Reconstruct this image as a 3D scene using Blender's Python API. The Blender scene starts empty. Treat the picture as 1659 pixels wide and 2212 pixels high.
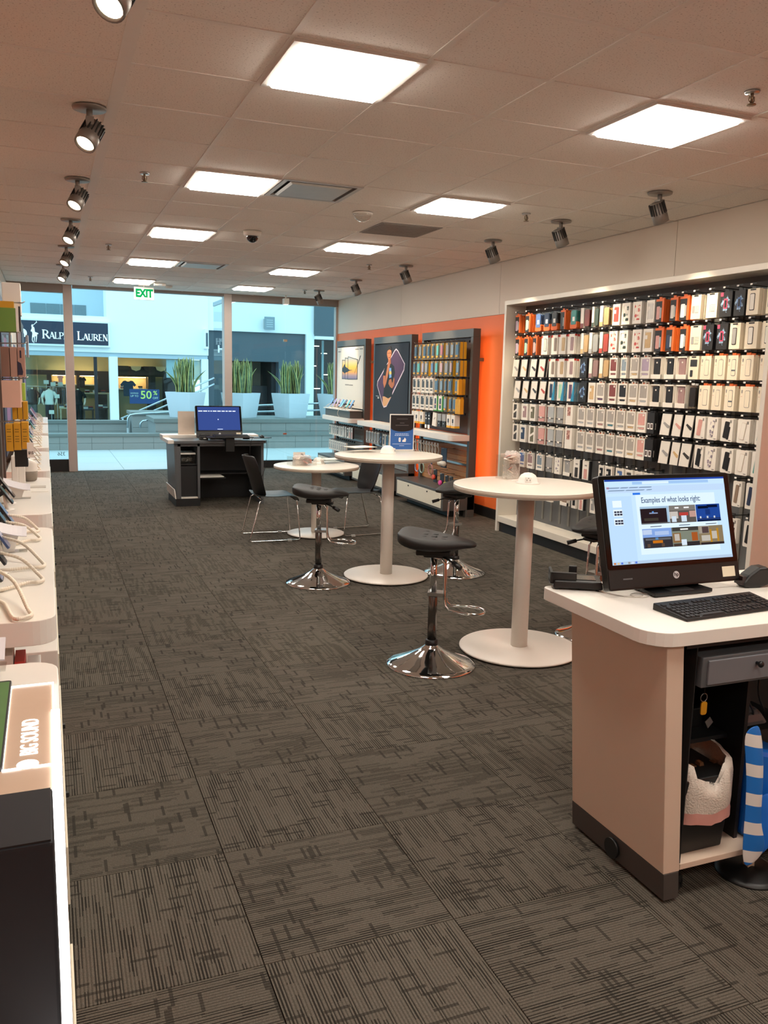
import bpy, bmesh, math, random
from mathutils import Matrix, Vector
random.seed(11)
SC = bpy.context.scene
COL = SC.collection
PI = math.pi

# ------------------------------------------------------------------ camera
cam_d = bpy.data.cameras.new('camera')
cam = bpy.data.objects.new('camera', cam_d); COL.objects.link(cam)
right = Vector((0.92910234, -0.36914212, 0.02242644))
down = Vector((-0.038098, -0.15585554, -0.98704488))
fwd = Vector((0.36785512, 0.9162113, -0.15886932))
m = Matrix.Identity(4)
for i in range(3):
    m[i][0] = right[i]; m[i][1] = -down[i]; m[i][2] = -fwd[i]
m[2][3] = 1.685
cam.matrix_world = m
cam_d.sensor_fit = 'VERTICAL'; cam_d.sensor_height = 36.0
cam_d.lens = 1813.74 / 2212 * 36.0
cam_d.clip_start = 0.02; cam_d.clip_end = 200
SC.camera = cam

# ------------------------------------------------------------------ world, light levels, exposure
PANEL_RADIANCE = 20.0        # ceiling panels
PANEL_TINT = (1.0, 0.925, 0.82)
SPOT_POWER = 46.0           # accent spot heads
SPOT_TINT = (1.0, 0.82, 0.58)
wd = bpy.data.worlds.new('world'); SC.world = wd; wd.use_nodes = True
bg = wd.node_tree.nodes['Background']
bg.inputs[0].default_value = (0.47, 0.83, 1.0, 1); bg.inputs[1].default_value = 1.55   # open sky over the mall court
SC.view_settings.view_transform = 'Standard'; SC.view_settings.look = 'None'
SC.view_settings.gamma = 1.0; SC.view_settings.use_curve_mapping = False
SC.view_settings.exposure = 0.72
SC.cycles.transparent_max_bounces = 24

# ------------------------------------------------------------------ materials
def lin(h):
    h = h.lstrip('#')
    o = []
    for i in (0, 2, 4):
        c = int(h[i:i+2], 16) / 255
        o.append(c / 12.92 if c <= .04045 else ((c + .055) / 1.055) ** 2.4)
    return o + [1.0]
_m = {}
def mat(name, col='#888888', rough=.5, metal=0.0, var=.07, scale=14, bump=0.0, emit=0.0, col2=None, spots=0, coat=0.0):
    if name in _m: return _m[name]
    mt = bpy.data.materials.new(name); mt.use_nodes = True
    nt = mt.node_tree; b = nt.nodes['Principled BSDF']
    c = lin(col) if isinstance(col, str) else list(col) + [1]
    tc = nt.nodes.new('ShaderNodeTexCoord')
    nz = nt.nodes.new('ShaderNodeTexNoise'); nz.inputs['Scale'].default_value = scale; nz.inputs['Detail'].default_value = 3
    nt.links.new(tc.outputs['Object'], nz.inputs['Vector'])
    mx = nt.nodes.new('ShaderNodeMix'); mx.data_type = 'RGBA'
    if col2:
        if spots:
            vo = nt.nodes.new('ShaderNodeTexVoronoi'); vo.inputs['Scale'].default_value = spots
            nt.links.new(tc.outputs['Object'], vo.inputs['Vector'])
            src = vo.outputs['Distance']
        else: src = nz.outputs['Fac']
        rp = nt.nodes.new('ShaderNodeValToRGB')
        rp.color_ramp.elements[0].position = .42; rp.color_ramp.elements[1].position = .58
        rp.color_ramp.elements[0].color = c; rp.color_ramp.elements[1].color = lin(col2)
        nt.links.new(src, rp.inputs[0]); outc = rp.outputs[0]
    else:
        mx.inputs[6].default_value = [min(1, x * (1 - var)) for x in c[:3]] + [1]
        mx.inputs[7].default_value = [min(1, x * (1 + var)) for x in c[:3]] + [1]
        nt.links.new(nz.outputs['Fac'], mx.inputs[0]); outc = mx.outputs[2]
    nt.links.new(outc, b.inputs['Base Color'])
    b.inputs['Roughness'].default_value = rough; b.inputs['Metallic'].default_value = metal
    b.inputs['Coat Weight'].default_value = coat
    if bump:
        bp = nt.nodes.new('ShaderNodeBump'); bp.inputs['Strength'].default_value = bump; bp.inputs['Distance'].default_value = .004
        n2 = nt.nodes.new('ShaderNodeTexNoise'); n2.inputs['Scale'].default_value = scale * 12
        nt.links.new(tc.outputs['Object'], n2.inputs['Vector'])
        nt.links.new(n2.outputs['Fac'], bp.inputs['Height']); nt.links.new(bp.outputs[0], b.inputs['Normal'])
    if emit:
        nt.links.new(outc, b.inputs['Emission Color']); b.inputs['Emission Strength'].default_value = emit
    _m[name] = mt; return mt
def emitmat(name, rgb, strength):
    if name in _m: return _m[name]
    mt = bpy.data.materials.new(name); mt.use_nodes = True; nt = mt.node_tree
    nt.nodes.remove(nt.nodes['Principled BSDF'])
    e = nt.nodes.new('ShaderNodeEmission'); e.inputs[0].default_value = list(rgb) + [1]; e.inputs[1].default_value = strength
    nt.links.new(e.outputs[0], nt.nodes['Material Output'].inputs[0]); _m[name] = mt; return mt
def glassmat(name, tint=(.93, .97, .97), refl=.5, rough=.02):
    if name in _m: return _m[name]
    mt = bpy.data.materials.new(name); mt.use_nodes = True; nt = mt.node_tree
    nt.nodes.remove(nt.nodes['Principled BSDF'])
    tr = nt.nodes.new('ShaderNodeBsdfTransparent'); tr.inputs[0].default_value = list(tint) + [1]
    gl = nt.nodes.new('ShaderNodeBsdfGlossy'); gl.inputs['Roughness'].default_value = rough
    fr = nt.nodes.new('ShaderNodeFresnel'); fr.inputs[0].default_value = 1.45
    ge = nt.nodes.new('ShaderNodeNewGeometry'); io = nt.nodes.new('ShaderNodeMath'); io.operation = 'MULTIPLY_ADD'; io.inputs[1].default_value = 1/1.45 - 1.45; io.inputs[2].default_value = 1.45
    nt.links.new(ge.outputs['Backfacing'], io.inputs[0]); nt.links.new(io.outputs[0], fr.inputs[0])   # thin sheet: same reflectance on both sides
    mu = nt.nodes.new('ShaderNodeMath'); mu.operation = 'MULTIPLY'; mu.inputs[1].default_value = refl
    mx = nt.nodes.new('ShaderNodeMixShader')
    nt.links.new(fr.outputs[0], mu.inputs[0]); nt.links.new(mu.outputs[0], mx.inputs[0])
    nt.links.new(tr.outputs[0], mx.inputs[1]); nt.links.new(gl.outputs[0], mx.inputs[2])
    nt.links.new(mx.outputs[0], nt.nodes['Material Output'].inputs[0]); _m[name] = mt; return mt

WHITE = mat('white laminate', '#e9e4dc', .38, var=.02, scale=5)
WHITE2 = mat('white paint', '#dedad2', .6, var=.02, scale=3)
CARD = mat('white card', '#ece8e0', .55, var=.02)
GREY = mat('grey laminate', '#55585b', .4, var=.04)
SLATE = mat('brushed slate metal', '#56534f', .42, .12, var=.08, scale=30)
DGREY = mat('dark grey panel', '#3a3b3c', .55, var=.05)
BLACK = mat('black plastic', '#111213', .42, var=.1, scale=30)
BLACK2 = mat('black laminate', '#17181a', .5, var=.08)
CHROME = mat('chrome', '#d8d8d8', .06, 1.0, var=.01)
STEEL = mat('satin steel', '#b9bcbd', .28, 1.0, var=.03)
ORANGE = mat('orange wall paint', '#e8743a', .55, var=.03, scale=2)
GLASS = glassmat('storefront glass')
ACRYL = glassmat('clear acrylic', (.97, .97, .96), .9, .04)
TAGW = mat('white tag', '#f0ece6', .5)

# ------------------------------------------------------------------ mesh builder
class MB:
    def __init__(s): s.v = []; s.f = []; s.mi = []; s.sm = []; s.mats = []; s.cur = 0
    def use(s, mt):
        if mt not in s.mats: s.mats.append(mt)
        s.cur = s.mats.index(mt); return s
    def add(s, vs, fs, smooth=False, M=None):
        o = len(s.v)
        s.v += [tuple(M @ Vector(p)) if M else tuple(p) for p in vs]
        for f in fs: s.f.append([i + o for i in f]); s.mi.append(s.cur); s.sm.append(smooth)
        return s
    def box(s, x0, x1, y0, y1, z0, z1, M=None):
        vs = [(x, y, z) for x in (x0, x1) for y in (y0, y1) for z in (z0, z1)]
        return s.add(vs, [(0,1,3,2),(4,6,7,5),(0,4,5,1),(2,3,7,6),(0,2,6,4),(1,5,7,3)], False, M)
    def frus(s, b, t, z0, z1, M=None):
        # b,t = (x0,x1,y0,y1)
        vs = [(b[0],b[2],z0),(b[1],b[2],z0),(b[1],b[3],z0),(b[0],b[3],z0),(t[0],t[2],z1),(t[1],t[2],z1),(t[1],t[3],z1),(t[0],t[3],z1)]
        return s.add(vs, [(3,2,1,0),(4,5,6,7),(0,1,5,4),(1,2,6,5),(2,3,7,6),(3,0,4,7)], False, M)
    def prism(s, poly, a0, a1, axis='z', M=None, smooth=False):
        # poly in the plane perpendicular to axis: z->(x,y), y->(x,z), x->(y,z)
        n = len(poly)
        def P(p, a): return (p[0], p[1], a) if axis == 'z' else ((p[0], a, p[1]) if axis == 'y' else (a, p[0], p[1]))
        vs = [P(p, a0) for p in poly] + [P(p, a1) for p in poly]
        fs = [list(range(n))[::-1], list(range(n, 2*n))]
        s.add(vs, fs, False, M); o = len(s.v) - 2*n
        for i in range(n):
            j = (i+1) % n
            s.f.append([o+i, o+j, o+n+j, o+n+i]); s.mi.append(s.cur); s.sm.append(smooth)
        return s
    def lathe(s, prof, c=(0,0,0), n=24, M=None, smooth=True):
        vs = []
        for r, z in prof:
            for k in range(n):
                a = 2*PI*k/n; vs.append((c[0]+r*math.cos(a), c[1]+r*math.sin(a), c[2]+z))
        fs = []
        for i in range(len(prof)-1):
            for k in range(n):
                k2 = (k+1) % n; fs.append((i*n+k, i*n+k2, (i+1)*n+k2, (i+1)*n+k))
        s.add(vs, fs, smooth, M); o = len(s.v)-len(vs)
        for i, rev in ((0, True), (len(prof)-1, False)):
            if prof[i][0] > 1e-5:
                l = [o+i*n+k for k in range(n)]
                s.f.append(l[::-1] if rev else l); s.mi.append(s.cur); s.sm.append(False)
        return s
    def tube(s, pts, r, n=8, closed=False, M=None):
        pts = [Vector(p) for p in pts]; N = len(pts); rings = []
        up = Vector((0, 0, 1)); prev = None
        for i, p in enumerate(pts):
            a = pts[(i-1) % N] if (i or closed) else p; b = pts[(i+1) % N] if (i < N-1 or closed) else p
            t = (b-a)
            t = t.normalized() if t.length > 1e-9 else Vector((0,0,1))
            if prev is None: x = t.orthogonal().normalized()
            else:
                x = prev - t*prev.dot(t)
                x = x.normalized() if x.length > 1e-6 else t.orthogonal().normalized()
            prev = x; y = t.cross(x); rr = r[i] if isinstance(r, (list, tuple)) else r
            rings.append([p + rr*(math.cos(2*PI*k/n)*x + math.sin(2*PI*k/n)*y) for k in range(n)])
        vs = [q for R in rings for q in R]; fs = []
        for i in range(N if closed else N-1):
            j = (i+1) % N
            for k in range(n): fs.append((i*n+k, i*n+(k+1) % n, j*n+(k+1) % n, j*n+k))
        if not closed: fs += [list(range(n))[::-1], [(N-1)*n+k for k in range(n)]]
        return s.add(vs, fs, True, M)
    def cyl(s, p0, p1, r, n=16, r1=None, M=None):
        return s.tube([p0, p1], [r, r if r1 is None else r1], n, M=M)
    def quad(s, a, b, c, d): return s.add([a, b, c, d], [(0,1,2,3)])
    def ball(s, c, r, n=12, sx=1, sy=1, sz=1, z0=-1.0, M=None):
        prof = []
        for i in range(n//2+1):
            a = -PI/2 + PI*i/(n//2)
            if math.sin(a) < z0 - 1e-6: continue
            prof.append((max(1e-6, r*math.cos(a)), r*math.sin(a)*sz))
        MM = Matrix.Translation(c) @ Matrix.Diagonal((sx, sy, 1, 1))
        return s.lathe(prof, (0,0,0), n, (M @ MM) if M else MM)
    def mesh(s, name, bevel=0, seg=2):
        me = bpy.data.meshes.new(name); me.from_pydata(s.v, [], s.f)
        for mt in s.mats: me.materials.append(mt)
        for p, a, b in zip(me.polygons, s.mi, s.sm): p.material_index = a; p.use_smooth = b
        bm = bmesh.new(); bm.from_mesh(me)
        bmesh.ops.recalc_face_normals(bm, faces=bm.faces)
        if bevel:
            bmesh.ops.remove_doubles(bm, verts=bm.verts, dist=1e-6)
            es = [e for e in bm.edges if len(e.link_faces) == 2 and e.calc_face_angle(0) > .6]
            bmesh.ops.bevel(bm, geom=es, offset=bevel, segments=seg, affect='EDGES', profile=.5, clamp_overlap=True)
        bm.to_mesh(me); bm.free(); me.update(); return me
    def build(s, name, parent=None, bevel=0, seg=2, world=True):
        """vertices are in world space (world=True: parent offset is taken off) or in the parent's space"""
        if parent is not None:
            if world:
                off = chain(parent); s.v = [(x-off[0], y-off[1], z-off[2]) for x, y, z in s.v]
            o = bpy.data.objects.new(name, s.mesh(name, bevel, seg)); COL.objects.link(o); o.parent = parent; return o
        xs = [p[0] for p in s.v]; ys = [p[1] for p in s.v]; zs = [p[2] for p in s.v]
        c = ((min(xs)+max(xs))/2, (min(ys)+max(ys))/2, min(zs)) if world else (0, 0, 0)
        s.v = [(x-c[0], y-c[1], z-c[2]) for x, y, z in s.v]
        o = bpy.data.objects.new(name, s.mesh(name, bevel, seg)); COL.objects.link(o); o.location = c; return o
def chain(o):
    v = Vector((0, 0, 0))
    while o: v = v + o.location; o = o.parent
    return v
def tag(o, label, cat, group=None):
    o['label'] = label; o['category'] = cat
    if group: o['group'] = group
    return o
def struct(o, label=None, cat=None):
    o['kind'] = 'structure'
    if label: o['label'] = label
    if cat: o['category'] = cat
    return o
def thing(name, loc, label, cat, group=None, rz=0):
    o = bpy.data.objects.new(name, None); COL.objects.link(o); o.location = loc; o.rotation_euler = (0, 0, rz)
    o.empty_display_size = .05
    return tag(o, label, cat, group)
def dup(o, parent=None, loc=None, rz=None, label=None, group=None):
    c = o.copy(); COL.objects.link(c); c.parent = parent
    if loc is not None: c.location = loc
    if rz is not None: c.rotation_euler = (0, 0, rz)
    if label: c['label'] = label
    if group: c['group'] = group
    for ch in list(o.children): dup(ch, c)
    return c
def inst(name, me, parent, loc=(0,0,0), rot=(0,0,0), scale=(1,1,1)):
    o = bpy.data.objects.new(name, me); COL.objects.link(o); o.parent = parent
    o.location = loc; o.rotation_euler = rot; o.scale = scale; return o
def rrect(x0, x1, z0, z1, r, n=4):
    p = []
    for cx, cz, a0 in ((x1-r, z1-r, 0), (x0+r, z1-r, 90), (x0+r, z0+r, 180), (x1-r, z0+r, 270)):
        for k in range(n+1):
            a = math.radians(a0 + 90*k/n); p.append((cx+r*math.cos(a), cz+r*math.sin(a)))
    return p
def text_mesh(txt, size, depth=.002, bold=0.0, align='CENTER', space=1.0):
    cu = bpy.data.curves.new('lettering', 'FONT'); cu.body = txt; cu.size = size; cu.extrude = depth/2; cu.offset = bold
    cu.align_x = align; cu.align_y = 'CENTER'; cu.resolution_u = 3; cu.space_character = space
    o = bpy.data.objects.new('lettering', cu); COL.objects.link(o)
    dg = bpy.context.evaluated_depsgraph_get(); dg.update()
    me = bpy.data.meshes.new_from_object(o.evaluated_get(dg))
    bpy.data.objects.remove(o); bpy.data.curves.remove(cu); return me
def text(name, txt, size, M, mt, parent, depth=.002, bold=0.0, align='CENTER', sx=1.0, space=1.0):
    """lettering as a mesh part; M maps text plane (x right, y up, z out) to world"""
    me = text_mesh(txt, size, depth, bold, align, space)
    off = chain(parent) if parent else Vector((0,0,0))
    me.transform(Matrix.Translation(-off) @ M @ Matrix.Diagonal((sx, 1, 1, 1)))
    me.materials.clear(); me.materials.append(mt)
    o = bpy.data.objects.new(name, me); COL.objects.link(o); o.parent = parent; return o
def face(loc, xdir, ydir):
    x = Vector(xdir).normalized(); y = Vector(ydir).normalized(); z = x.cross(y)
    M = Matrix.Identity(4)
    for i in range(3): M[i][0] = x[i]; M[i][1] = y[i]; M[i][2] = z[i]; M[i][3] = loc[i]
    return M
ORD = 'first second third fourth fifth sixth seventh eighth ninth tenth eleventh twelfth thirteenth fourteenth fifteenth sixteenth seventeenth eighteenth nineteenth twentieth twenty-first twenty-second twenty-third twenty-fourth'.split()

# ------------------------------------------------------------------ carpet
def carpet_material():
    mt = bpy.data.materials.new('striped carpet tile'); mt.use_nodes = True; nt = mt.node_tree; N = nt.nodes; L = nt.links
    b = N['Principled BSDF']; b.inputs['Roughness'].default_value = .95; b.inputs['Specular IOR Level'].default_value = .1
    tc = N.new('ShaderNodeTexCoord'); oi = N.new('ShaderNodeObjectInfo')
    sp = N.new('ShaderNodeSeparateXYZ'); L.new(tc.outputs['Object'], sp.inputs[0])
    def math_(op, a, b_=None, c=None):
        n = N.new('ShaderNodeMath'); n.operation = op
        for i, q in enumerate((a, b_, c)):
            if q is None: continue
            if isinstance(q, (int, float)): n.inputs[i].default_value = q
            else: L.new(q, n.inputs[i])
        return n.outputs[0]
    def wn(a, b_, c):
        cb = N.new('ShaderNodeCombineXYZ')
        for i, q in enumerate((a, b_, c)):
            if isinstance(q, (int, float)): cb.inputs[i].default_value = q
            else: L.new(q, cb.inputs[i])
        w = N.new('ShaderNodeTexWhiteNoise'); w.noise_dimensions = '3D'; L.new(cb.outputs[0], w.inputs[0]); return w.outputs[0]
    X, Y = sp.outputs[0], sp.outputs[1]
    rnd = math_('MULTIPLY', oi.outputs['Random'], 37.0)
    # wobble so that dashes do not look ruled
    ribs = .0102
    xi = math_('FLOOR', math_('DIVIDE', X, ribs)); xf = math_('FRACT', math_('DIVIDE', X, ribs))
    rib = math_('ABSOLUTE', math_('SUBTRACT', xf, .5))                       # 0 mid rib .. .5 groove
    groove = math_('GREATER_THAN', rib, .24)
    h1 = wn(xi, 3.3, rnd)
    seg = math_('FLOOR', math_('ADD', math_('DIVIDE', Y, .19), math_('MULTIPLY', h1, 9.0)))
    h2 = wn(xi, seg, rnd)
    patch = wn(math_('FLOOR', math_('DIVIDE', X, .122)), math_('FLOOR', math_('DIVIDE', Y, .1017)), math_('ADD', rnd, 5.0))
    dash = math_('MULTIPLY', math_('GREATER_THAN', h2, math_('SUBTRACT', .80, math_('MULTIPLY', patch, .42))), groove)
    # short heavy cross bars
    yi = math_('FLOOR', math_('DIVIDE', Y, .0105))
    s2 = math_('FLOOR', math_('ADD', math_('DIVIDE', X, .075), math_('MULTIPLY', wn(yi, 8.1, rnd), 7.0)))
    bar = math_('GREATER_THAN', wn(yi, s2, math_('ADD', rnd, 2.0)), .935)
    nz = N.new('ShaderNodeTexNoise'); nz.inputs['Scale'].default_value = 420; nz.inputs['Detail'].default_value = 2
    L.new(tc.outputs['Object'], nz.inputs['Vector'])
    dark = math_('MAXIMUM', dash, math_('MULTIPLY', bar, .75))
    tone = math_('ADD', math_('MULTIPLY', oi.outputs['Random'], .16), .92)
    ribtone = math_('SUBTRACT', 1.0, math_('MULTIPLY', rib, 1.0))
    sh = math_('MULTIPLY', math_('MULTIPLY', tone, ribtone), math_('ADD', .40, math_('MULTIPLY', nz.outputs['Fac'], 1.2)))
    sh = math_('MULTIPLY', sh, math_('SUBTRACT', 1.0, math_('MULTIPLY', dark, .68)))
    cm = N.new('ShaderNodeMix'); cm.data_type = 'RGBA'; cm.blend_type = 'MULTIPLY'; cm.inputs[0].default_value = 1
    cm.inputs[6].default_value = (.132, .117, .095, 1); L.new(sh, cm.inputs[7]); L.new(cm.outputs[2], b.inputs['Base Color'])
    bp = N.new('ShaderNodeBump'); bp.inputs['Strength'].default_value = .55; bp.inputs['Distance'].default_value = .003
    L.new(math_('SUBTRACT', math_('MULTIPLY', nz.outputs['Fac'], .6), math_('ADD', rib, dark)), bp.inputs['Height']); L.new(bp.outputs[0], b.inputs['Normal'])
    return mt
floor = struct(MB().use(mat('floor underlay', '#2c2825', .9)).box(-.56, 5.04, -2.5, 15.0, -.12, -.006).build('floor'), 'dark striped carpet tile floor of the store', 'floor')
T = .61
cm_ = carpet_material()
tile = MB().use(cm_); e = T/2 - .0006
tile.frus((-e, e, -e, e), (-e+.0015, e-.0015, -e+.0015, e-.0015), 0, .006)
tile_me = tile.mesh('carpet_tile')
def ct(i, j, x0, y0):
    o = inst('carpet_tile', tile_me, floor, Vector((x0+T/2, y0+T/2, -.006)) - floor.location, (0, 0, PI/2 * ((i+j+1) % 2) + PI*((i*7+j*3) % 2)))
    return o
for i in range(-1, 8):
    for j in range(-4, 22):
        x0 = .522 + T*i; y0 = 2.148 + T*j
        if y0 + T > 15.0: continue
        ct(i, j, x0, y0)

# ------------------------------------------------------------------ ceiling
CZ = 3.042
ceiling = struct(MB().use(mat('plenum board', '#b8b0a8', .9)).box(-.56, 5.04, -2.5, 15.0, CZ+.03, CZ+.12).build('ceiling'), 'suspended ceiling of white acoustic tiles', 'ceiling')
ctile = mat('acoustic ceiling tile', '#e2dbd2', .95, var=.0, scale=10)
def acoustic():
    nt = ctile.node_tree; b = nt.nodes['Principled BSDF']; tc = nt.nodes.new('ShaderNodeTexCoord')
    nz = nt.nodes.new('ShaderNodeTexNoise'); nz.inputs['Scale'].default_value = 115; nz.inputs['Detail'].default_value = 2
    nt.links.new(tc.outputs['Object'], nz.inputs['Vector'])
    rp = nt.nodes.new('ShaderNodeValToRGB'); e_ = rp.color_ramp.elements
    e_[0].position = .30; e_[0].color = lin('#b3a99f'); e_[1].position = .40; e_[1].color = lin('#e6dfd6')
    nt.links.new(nz.outputs['Fac'], rp.inputs[0]); nt.links.new(rp.outputs[0], b.inputs['Base Color'])
acoustic()
TEE = mat('ceiling grid tee', '#e0d9d0', .6, var=.02)
gx = [-.54, -.233, .377, .987, 1.597, 2.207, 2.817, 3.427, 4.037, 4.647, 5.02]
gy = [1.736 + T*k for k in range(22)] + [15.0]
LIGHTS = [(i, k) for k in range(5) for i in (0, 1)]
occupied = set()
for i, k in LIGHTS: occupied.add((3 if i == 0 else 6, 3 + 4*k))
occupied |= {(4, 7), (4, 15), (6, 9)}
tcache = {}
for a in range(10):
    for b in range(len(gy)-1):
        if (a, b) in occupied: continue
        w = gx[a+1]-gx[a]; d = gy[b+1]-gy[b]
        key = (round(w, 3), round(d, 3))
        if key not in tcache:
            q = MB().use(ctile); g = .0125
            q.frus((-w/2+g, w/2-g, -d/2+g, d/2-g), (-w/2+.002, w/2-.002, -d/2+.002, d/2-.002), 0, .014)
            tcache[key] = q.mesh('ceiling_tile')
        inst('ceiling_tile', tcache[key], ceiling, Vector(((gx[a]+gx[a+1])/2, (gy[b]+gy[b+1])/2, CZ+.004)) - ceiling.location)
for x in gx[1:-1]:
    hw = .03 if abs(x-.377) < .01 else .012
    MB().use(TEE).box(x-hw, x+hw, -2.4, 15.0, CZ, CZ+.02).build('grid_tee', ceiling)
for y in gy[:-1]:
    MB().use(TEE).box(-.54, 5.02, y-.012, y+.012, CZ+.0008, CZ+.02).build('cross_tee', ceiling)
MB().use(ctile).box(-.54, 5.02, -2.4, 1.724, CZ+.003, CZ+.018).build('rear_tile_field', ceiling)

# ------------------------------------------------------------------ walls
wall_right = struct(MB().use(WHITE2).box(5.02, 5.14, -2.5, 15.0, 0, CZ+.05).build('wall_right'), 'right store wall, white above an orange band', 'wall')
PAINT = mat('warm white wall panel', '#d6c9b9', .55, var=.015, scale=2)
for y0, y1 in ((-2.4, 3.0), (3.004, 5.958), (5.964, 8.96), (8.964, 11.96), (11.964, 14.99)):
    MB().use(PAINT).box(5.008, 5.02, y0, y1, 2.444, CZ).build('wall_panel', wall_right)
for y0, y1 in ((-2.4, 1.2), (1.204, 4.47), (8.23, 11.2), (11.204, 14.99)):
    MB().use(ORANGE).box(5.006, 5.02, y0, y1, .125, 2.44).build('orange_panel', wall_right)
struct(MB().use(BLACK2).box(4.995, 5.02, 8.23, 14.98, 0, .12).build('baseboard_right'), 'black baseboard under the orange wall', 'baseboard')
wall_left = struct(MB().use(WHITE2).box(-.66, -.54, -2.5, 15.0, 0, CZ+.05).build('wall_left'), 'left store wall, white above an orange band', 'wall')
for y0, y1 in ((-2.4, 3.0), (3.004, 7.0), (7.004, 11.0), (11.004, 14.99)):
    MB().use(ORANGE).box(-.54, -.527, y0, y1, .125, 2.44).build('orange_panel', wall_left)
    MB().use(PAINT).box(-.54, -.53, y0, y1, 2.444, CZ).build('wall_panel', wall_left)
struct(MB().use(PAINT).box(-.66, 5.14, -2.62, -2.5, 0, CZ+.05).build('wall_back'), 'plain rear wall behind the photographer', 'wall')
# ------------------------------------------------------------------ ceiling lights, spots, vents, small ceiling devices
DIFF = emitmat('lit panel diffuser', PANEL_TINT, PANEL_RADIANCE)
FRM = mat('panel light frame', '#cfc8c0', .5)
lp = thing('ceiling_light', (1.292, 3.871, CZ-.012), '', 'ceiling light', 'square light panels in the ceiling')
fr = MB().use(FRM); o_, i_ = .298, .273
for q in ((-o_, o_, -o_, -i_), (-o_, o_, i_, o_), (-o_, -i_, -i_, i_), (i_, o_, -i_, i_)): fr.box(q[0], q[1], q[2], q[3], 0, .03)
fr.build('frame', lp, world=False)
MB().use(DIFF).frus((-i_+.02, i_-.02, -i_+.02, i_-.02), (-i_, i_, -i_, i_), -.016, .012).build('diffuser', lp, world=False)  # lens dropped, slanted sides added so their glow brightens the ceiling tiles
first = True
for i, k in LIGHTS + [(0, -1), (1, -1), (0, -2), (1, -2)]:
    lab = '%s of the five lit square panels in the %s ceiling row, counting from the front' % (ORD[k], 'left' if i == 0 else 'right')
    loc = (1.292 + 1.83*i, 3.871 + 2.44*k, CZ-.012)
    if k < 0: lab = 'lit square ceiling panel behind the photographer, %s column, %s from the front' % ('left' if i == 0 else 'right', ORD[-k-1])
    if first: lp.location = loc; lp['label'] = lab; first = False
    else: dup(lp, None, loc, 0, lab)

SPM = mat('spot head grey metal', '#8f8a84', .45, .6)
SPD = mat('spot cooling fins', '#3d3b39', .5, .4)
LENS = emitmat('spot lens', SPOT_TINT, 9.0)
def spot(x, y, aim, label, power=1.0):
    t = thing('spotlight', (x, y, CZ), label, 'spotlight', 'accent spotlights on the ceiling')
    MB().use(SPM).lathe([(.001, -.012), (.085, -.012), (.088, -.004), (.088, 0)], n=24).build('ceiling_plate', t, world=False)
    MB().use(SPM).cyl((0, 0, -.012), (0, 0, -.06), .016).box(-.02, .02, -.03, .03, -.10, -.05).build('arm', t, world=False)
    d = (Vector(aim) - Vector((x, y, CZ-.13))).normalized()
    M = Vector((0, 0, -.135)); rot = d.to_track_quat('Z', 'Y').to_matrix().to_4x4()
    MM = Matrix.Translation(M) @ rot
    h = MB().use(SPM); h.lathe([(.03, -.075), (.046, -.07), (.05, .0), (.056, .02), (.056, .075), (.048, .078), (.046, .062)], n=20, M=MM)
    head = h.build('head', t, world=False)
    f = MB().use(SPD)
    for k in range(16):
        a = 2*PI*k/16
        f.box(.046, .057, -.003, .003, -.068, .012, M=MM @ Matrix.Rotation(a, 4, 'Z'))
    f.build('cooling_fins', head, world=False)
    MB().use(LENS).lathe([(.0001, .064), (.046, .064)], n=20, M=MM).build('lens', head, world=False)
    ld = bpy.data.lights.new('spot_lamp', 'SPOT'); ld.energy = SPOT_POWER*power; ld.color = SPOT_TINT
    ld.spot_size = math.radians(58); ld.spot_blend = .6; ld.shadow_soft_size = .04
    lo = bpy.data.objects.new('spot_lamp', ld); COL.objects.link(lo); lo.parent = t
    lo.matrix_local = Matrix.Translation(M + d*.085) @ d.to_track_quat('-Z', 'Y').to_matrix().to_4x4()
    return t
for k, y in enumerate((3.11, 4.924, 6.735, 8.532, 10.34, 12.156)):
    spot(.264, y, (-.20, y-.55, 2.0), '%s grey spotlight in the left ceiling row, counting from the front' % ORD[k], .55)
for k, y in enumerate((5.18, 6.45, 7.65, 9.844, 11.661, 13.438)):
    spot(4.172, y, (4.78, y+.1, 1.75), '%s grey spotlight in the right ceiling row, counting from the front' % ORD[k])

ALU = mat('vent aluminium', '#bdb8b2', .42, .35)
DKV = mat('vent throat', '#2b2a29', .8)
def vent(x, y, label):
    t = thing('air_diffuser', (x, y, CZ-.006), label, 'air vent', 'ceiling air diffusers')
    f = MB().use(ALU); o, i = .298, .262
    for q in ((-o, o, -o, -i), (-o, o, i, o), (-o, -i, -i, i), (i, o, -i, i)): f.box(q[0], q[1], q[2], q[3], 0, .02)
    f.build('frame', t, world=False)
    MB().use(DKV).box(-i, i, -i, i, .022, .026).build('throat', t, world=False)
    MB().use(ALU).frus((-.215, .215, -.215, .215), (-.235, .235, -.235, .235), -.008, .004).build('plaque', t, bevel=.003, world=False)
vent(1.902, 6.311, 'large square metal air diffuser beside the second left light panel')
vent(1.902, 11.19, 'far square metal air diffuser beside the fourth left light panel')
GRL = mat('return grille', '#98918b', .7, var=.1, scale=60)
t = thing('return_grille', (3.122, 7.53, CZ-.005), 'flat grey return air grille between right row light panels', 'air vent')
MB().use(GRL).box(-.297, .297, -.297, .297, 0, .008).build('frame', t, world=False)
for k in range(14): MB().use(GRL).box(-.275, .275, -.27+.0415*k, -.25+.0415*k, -.005, 0).build('louvre', t, world=False)
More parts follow.
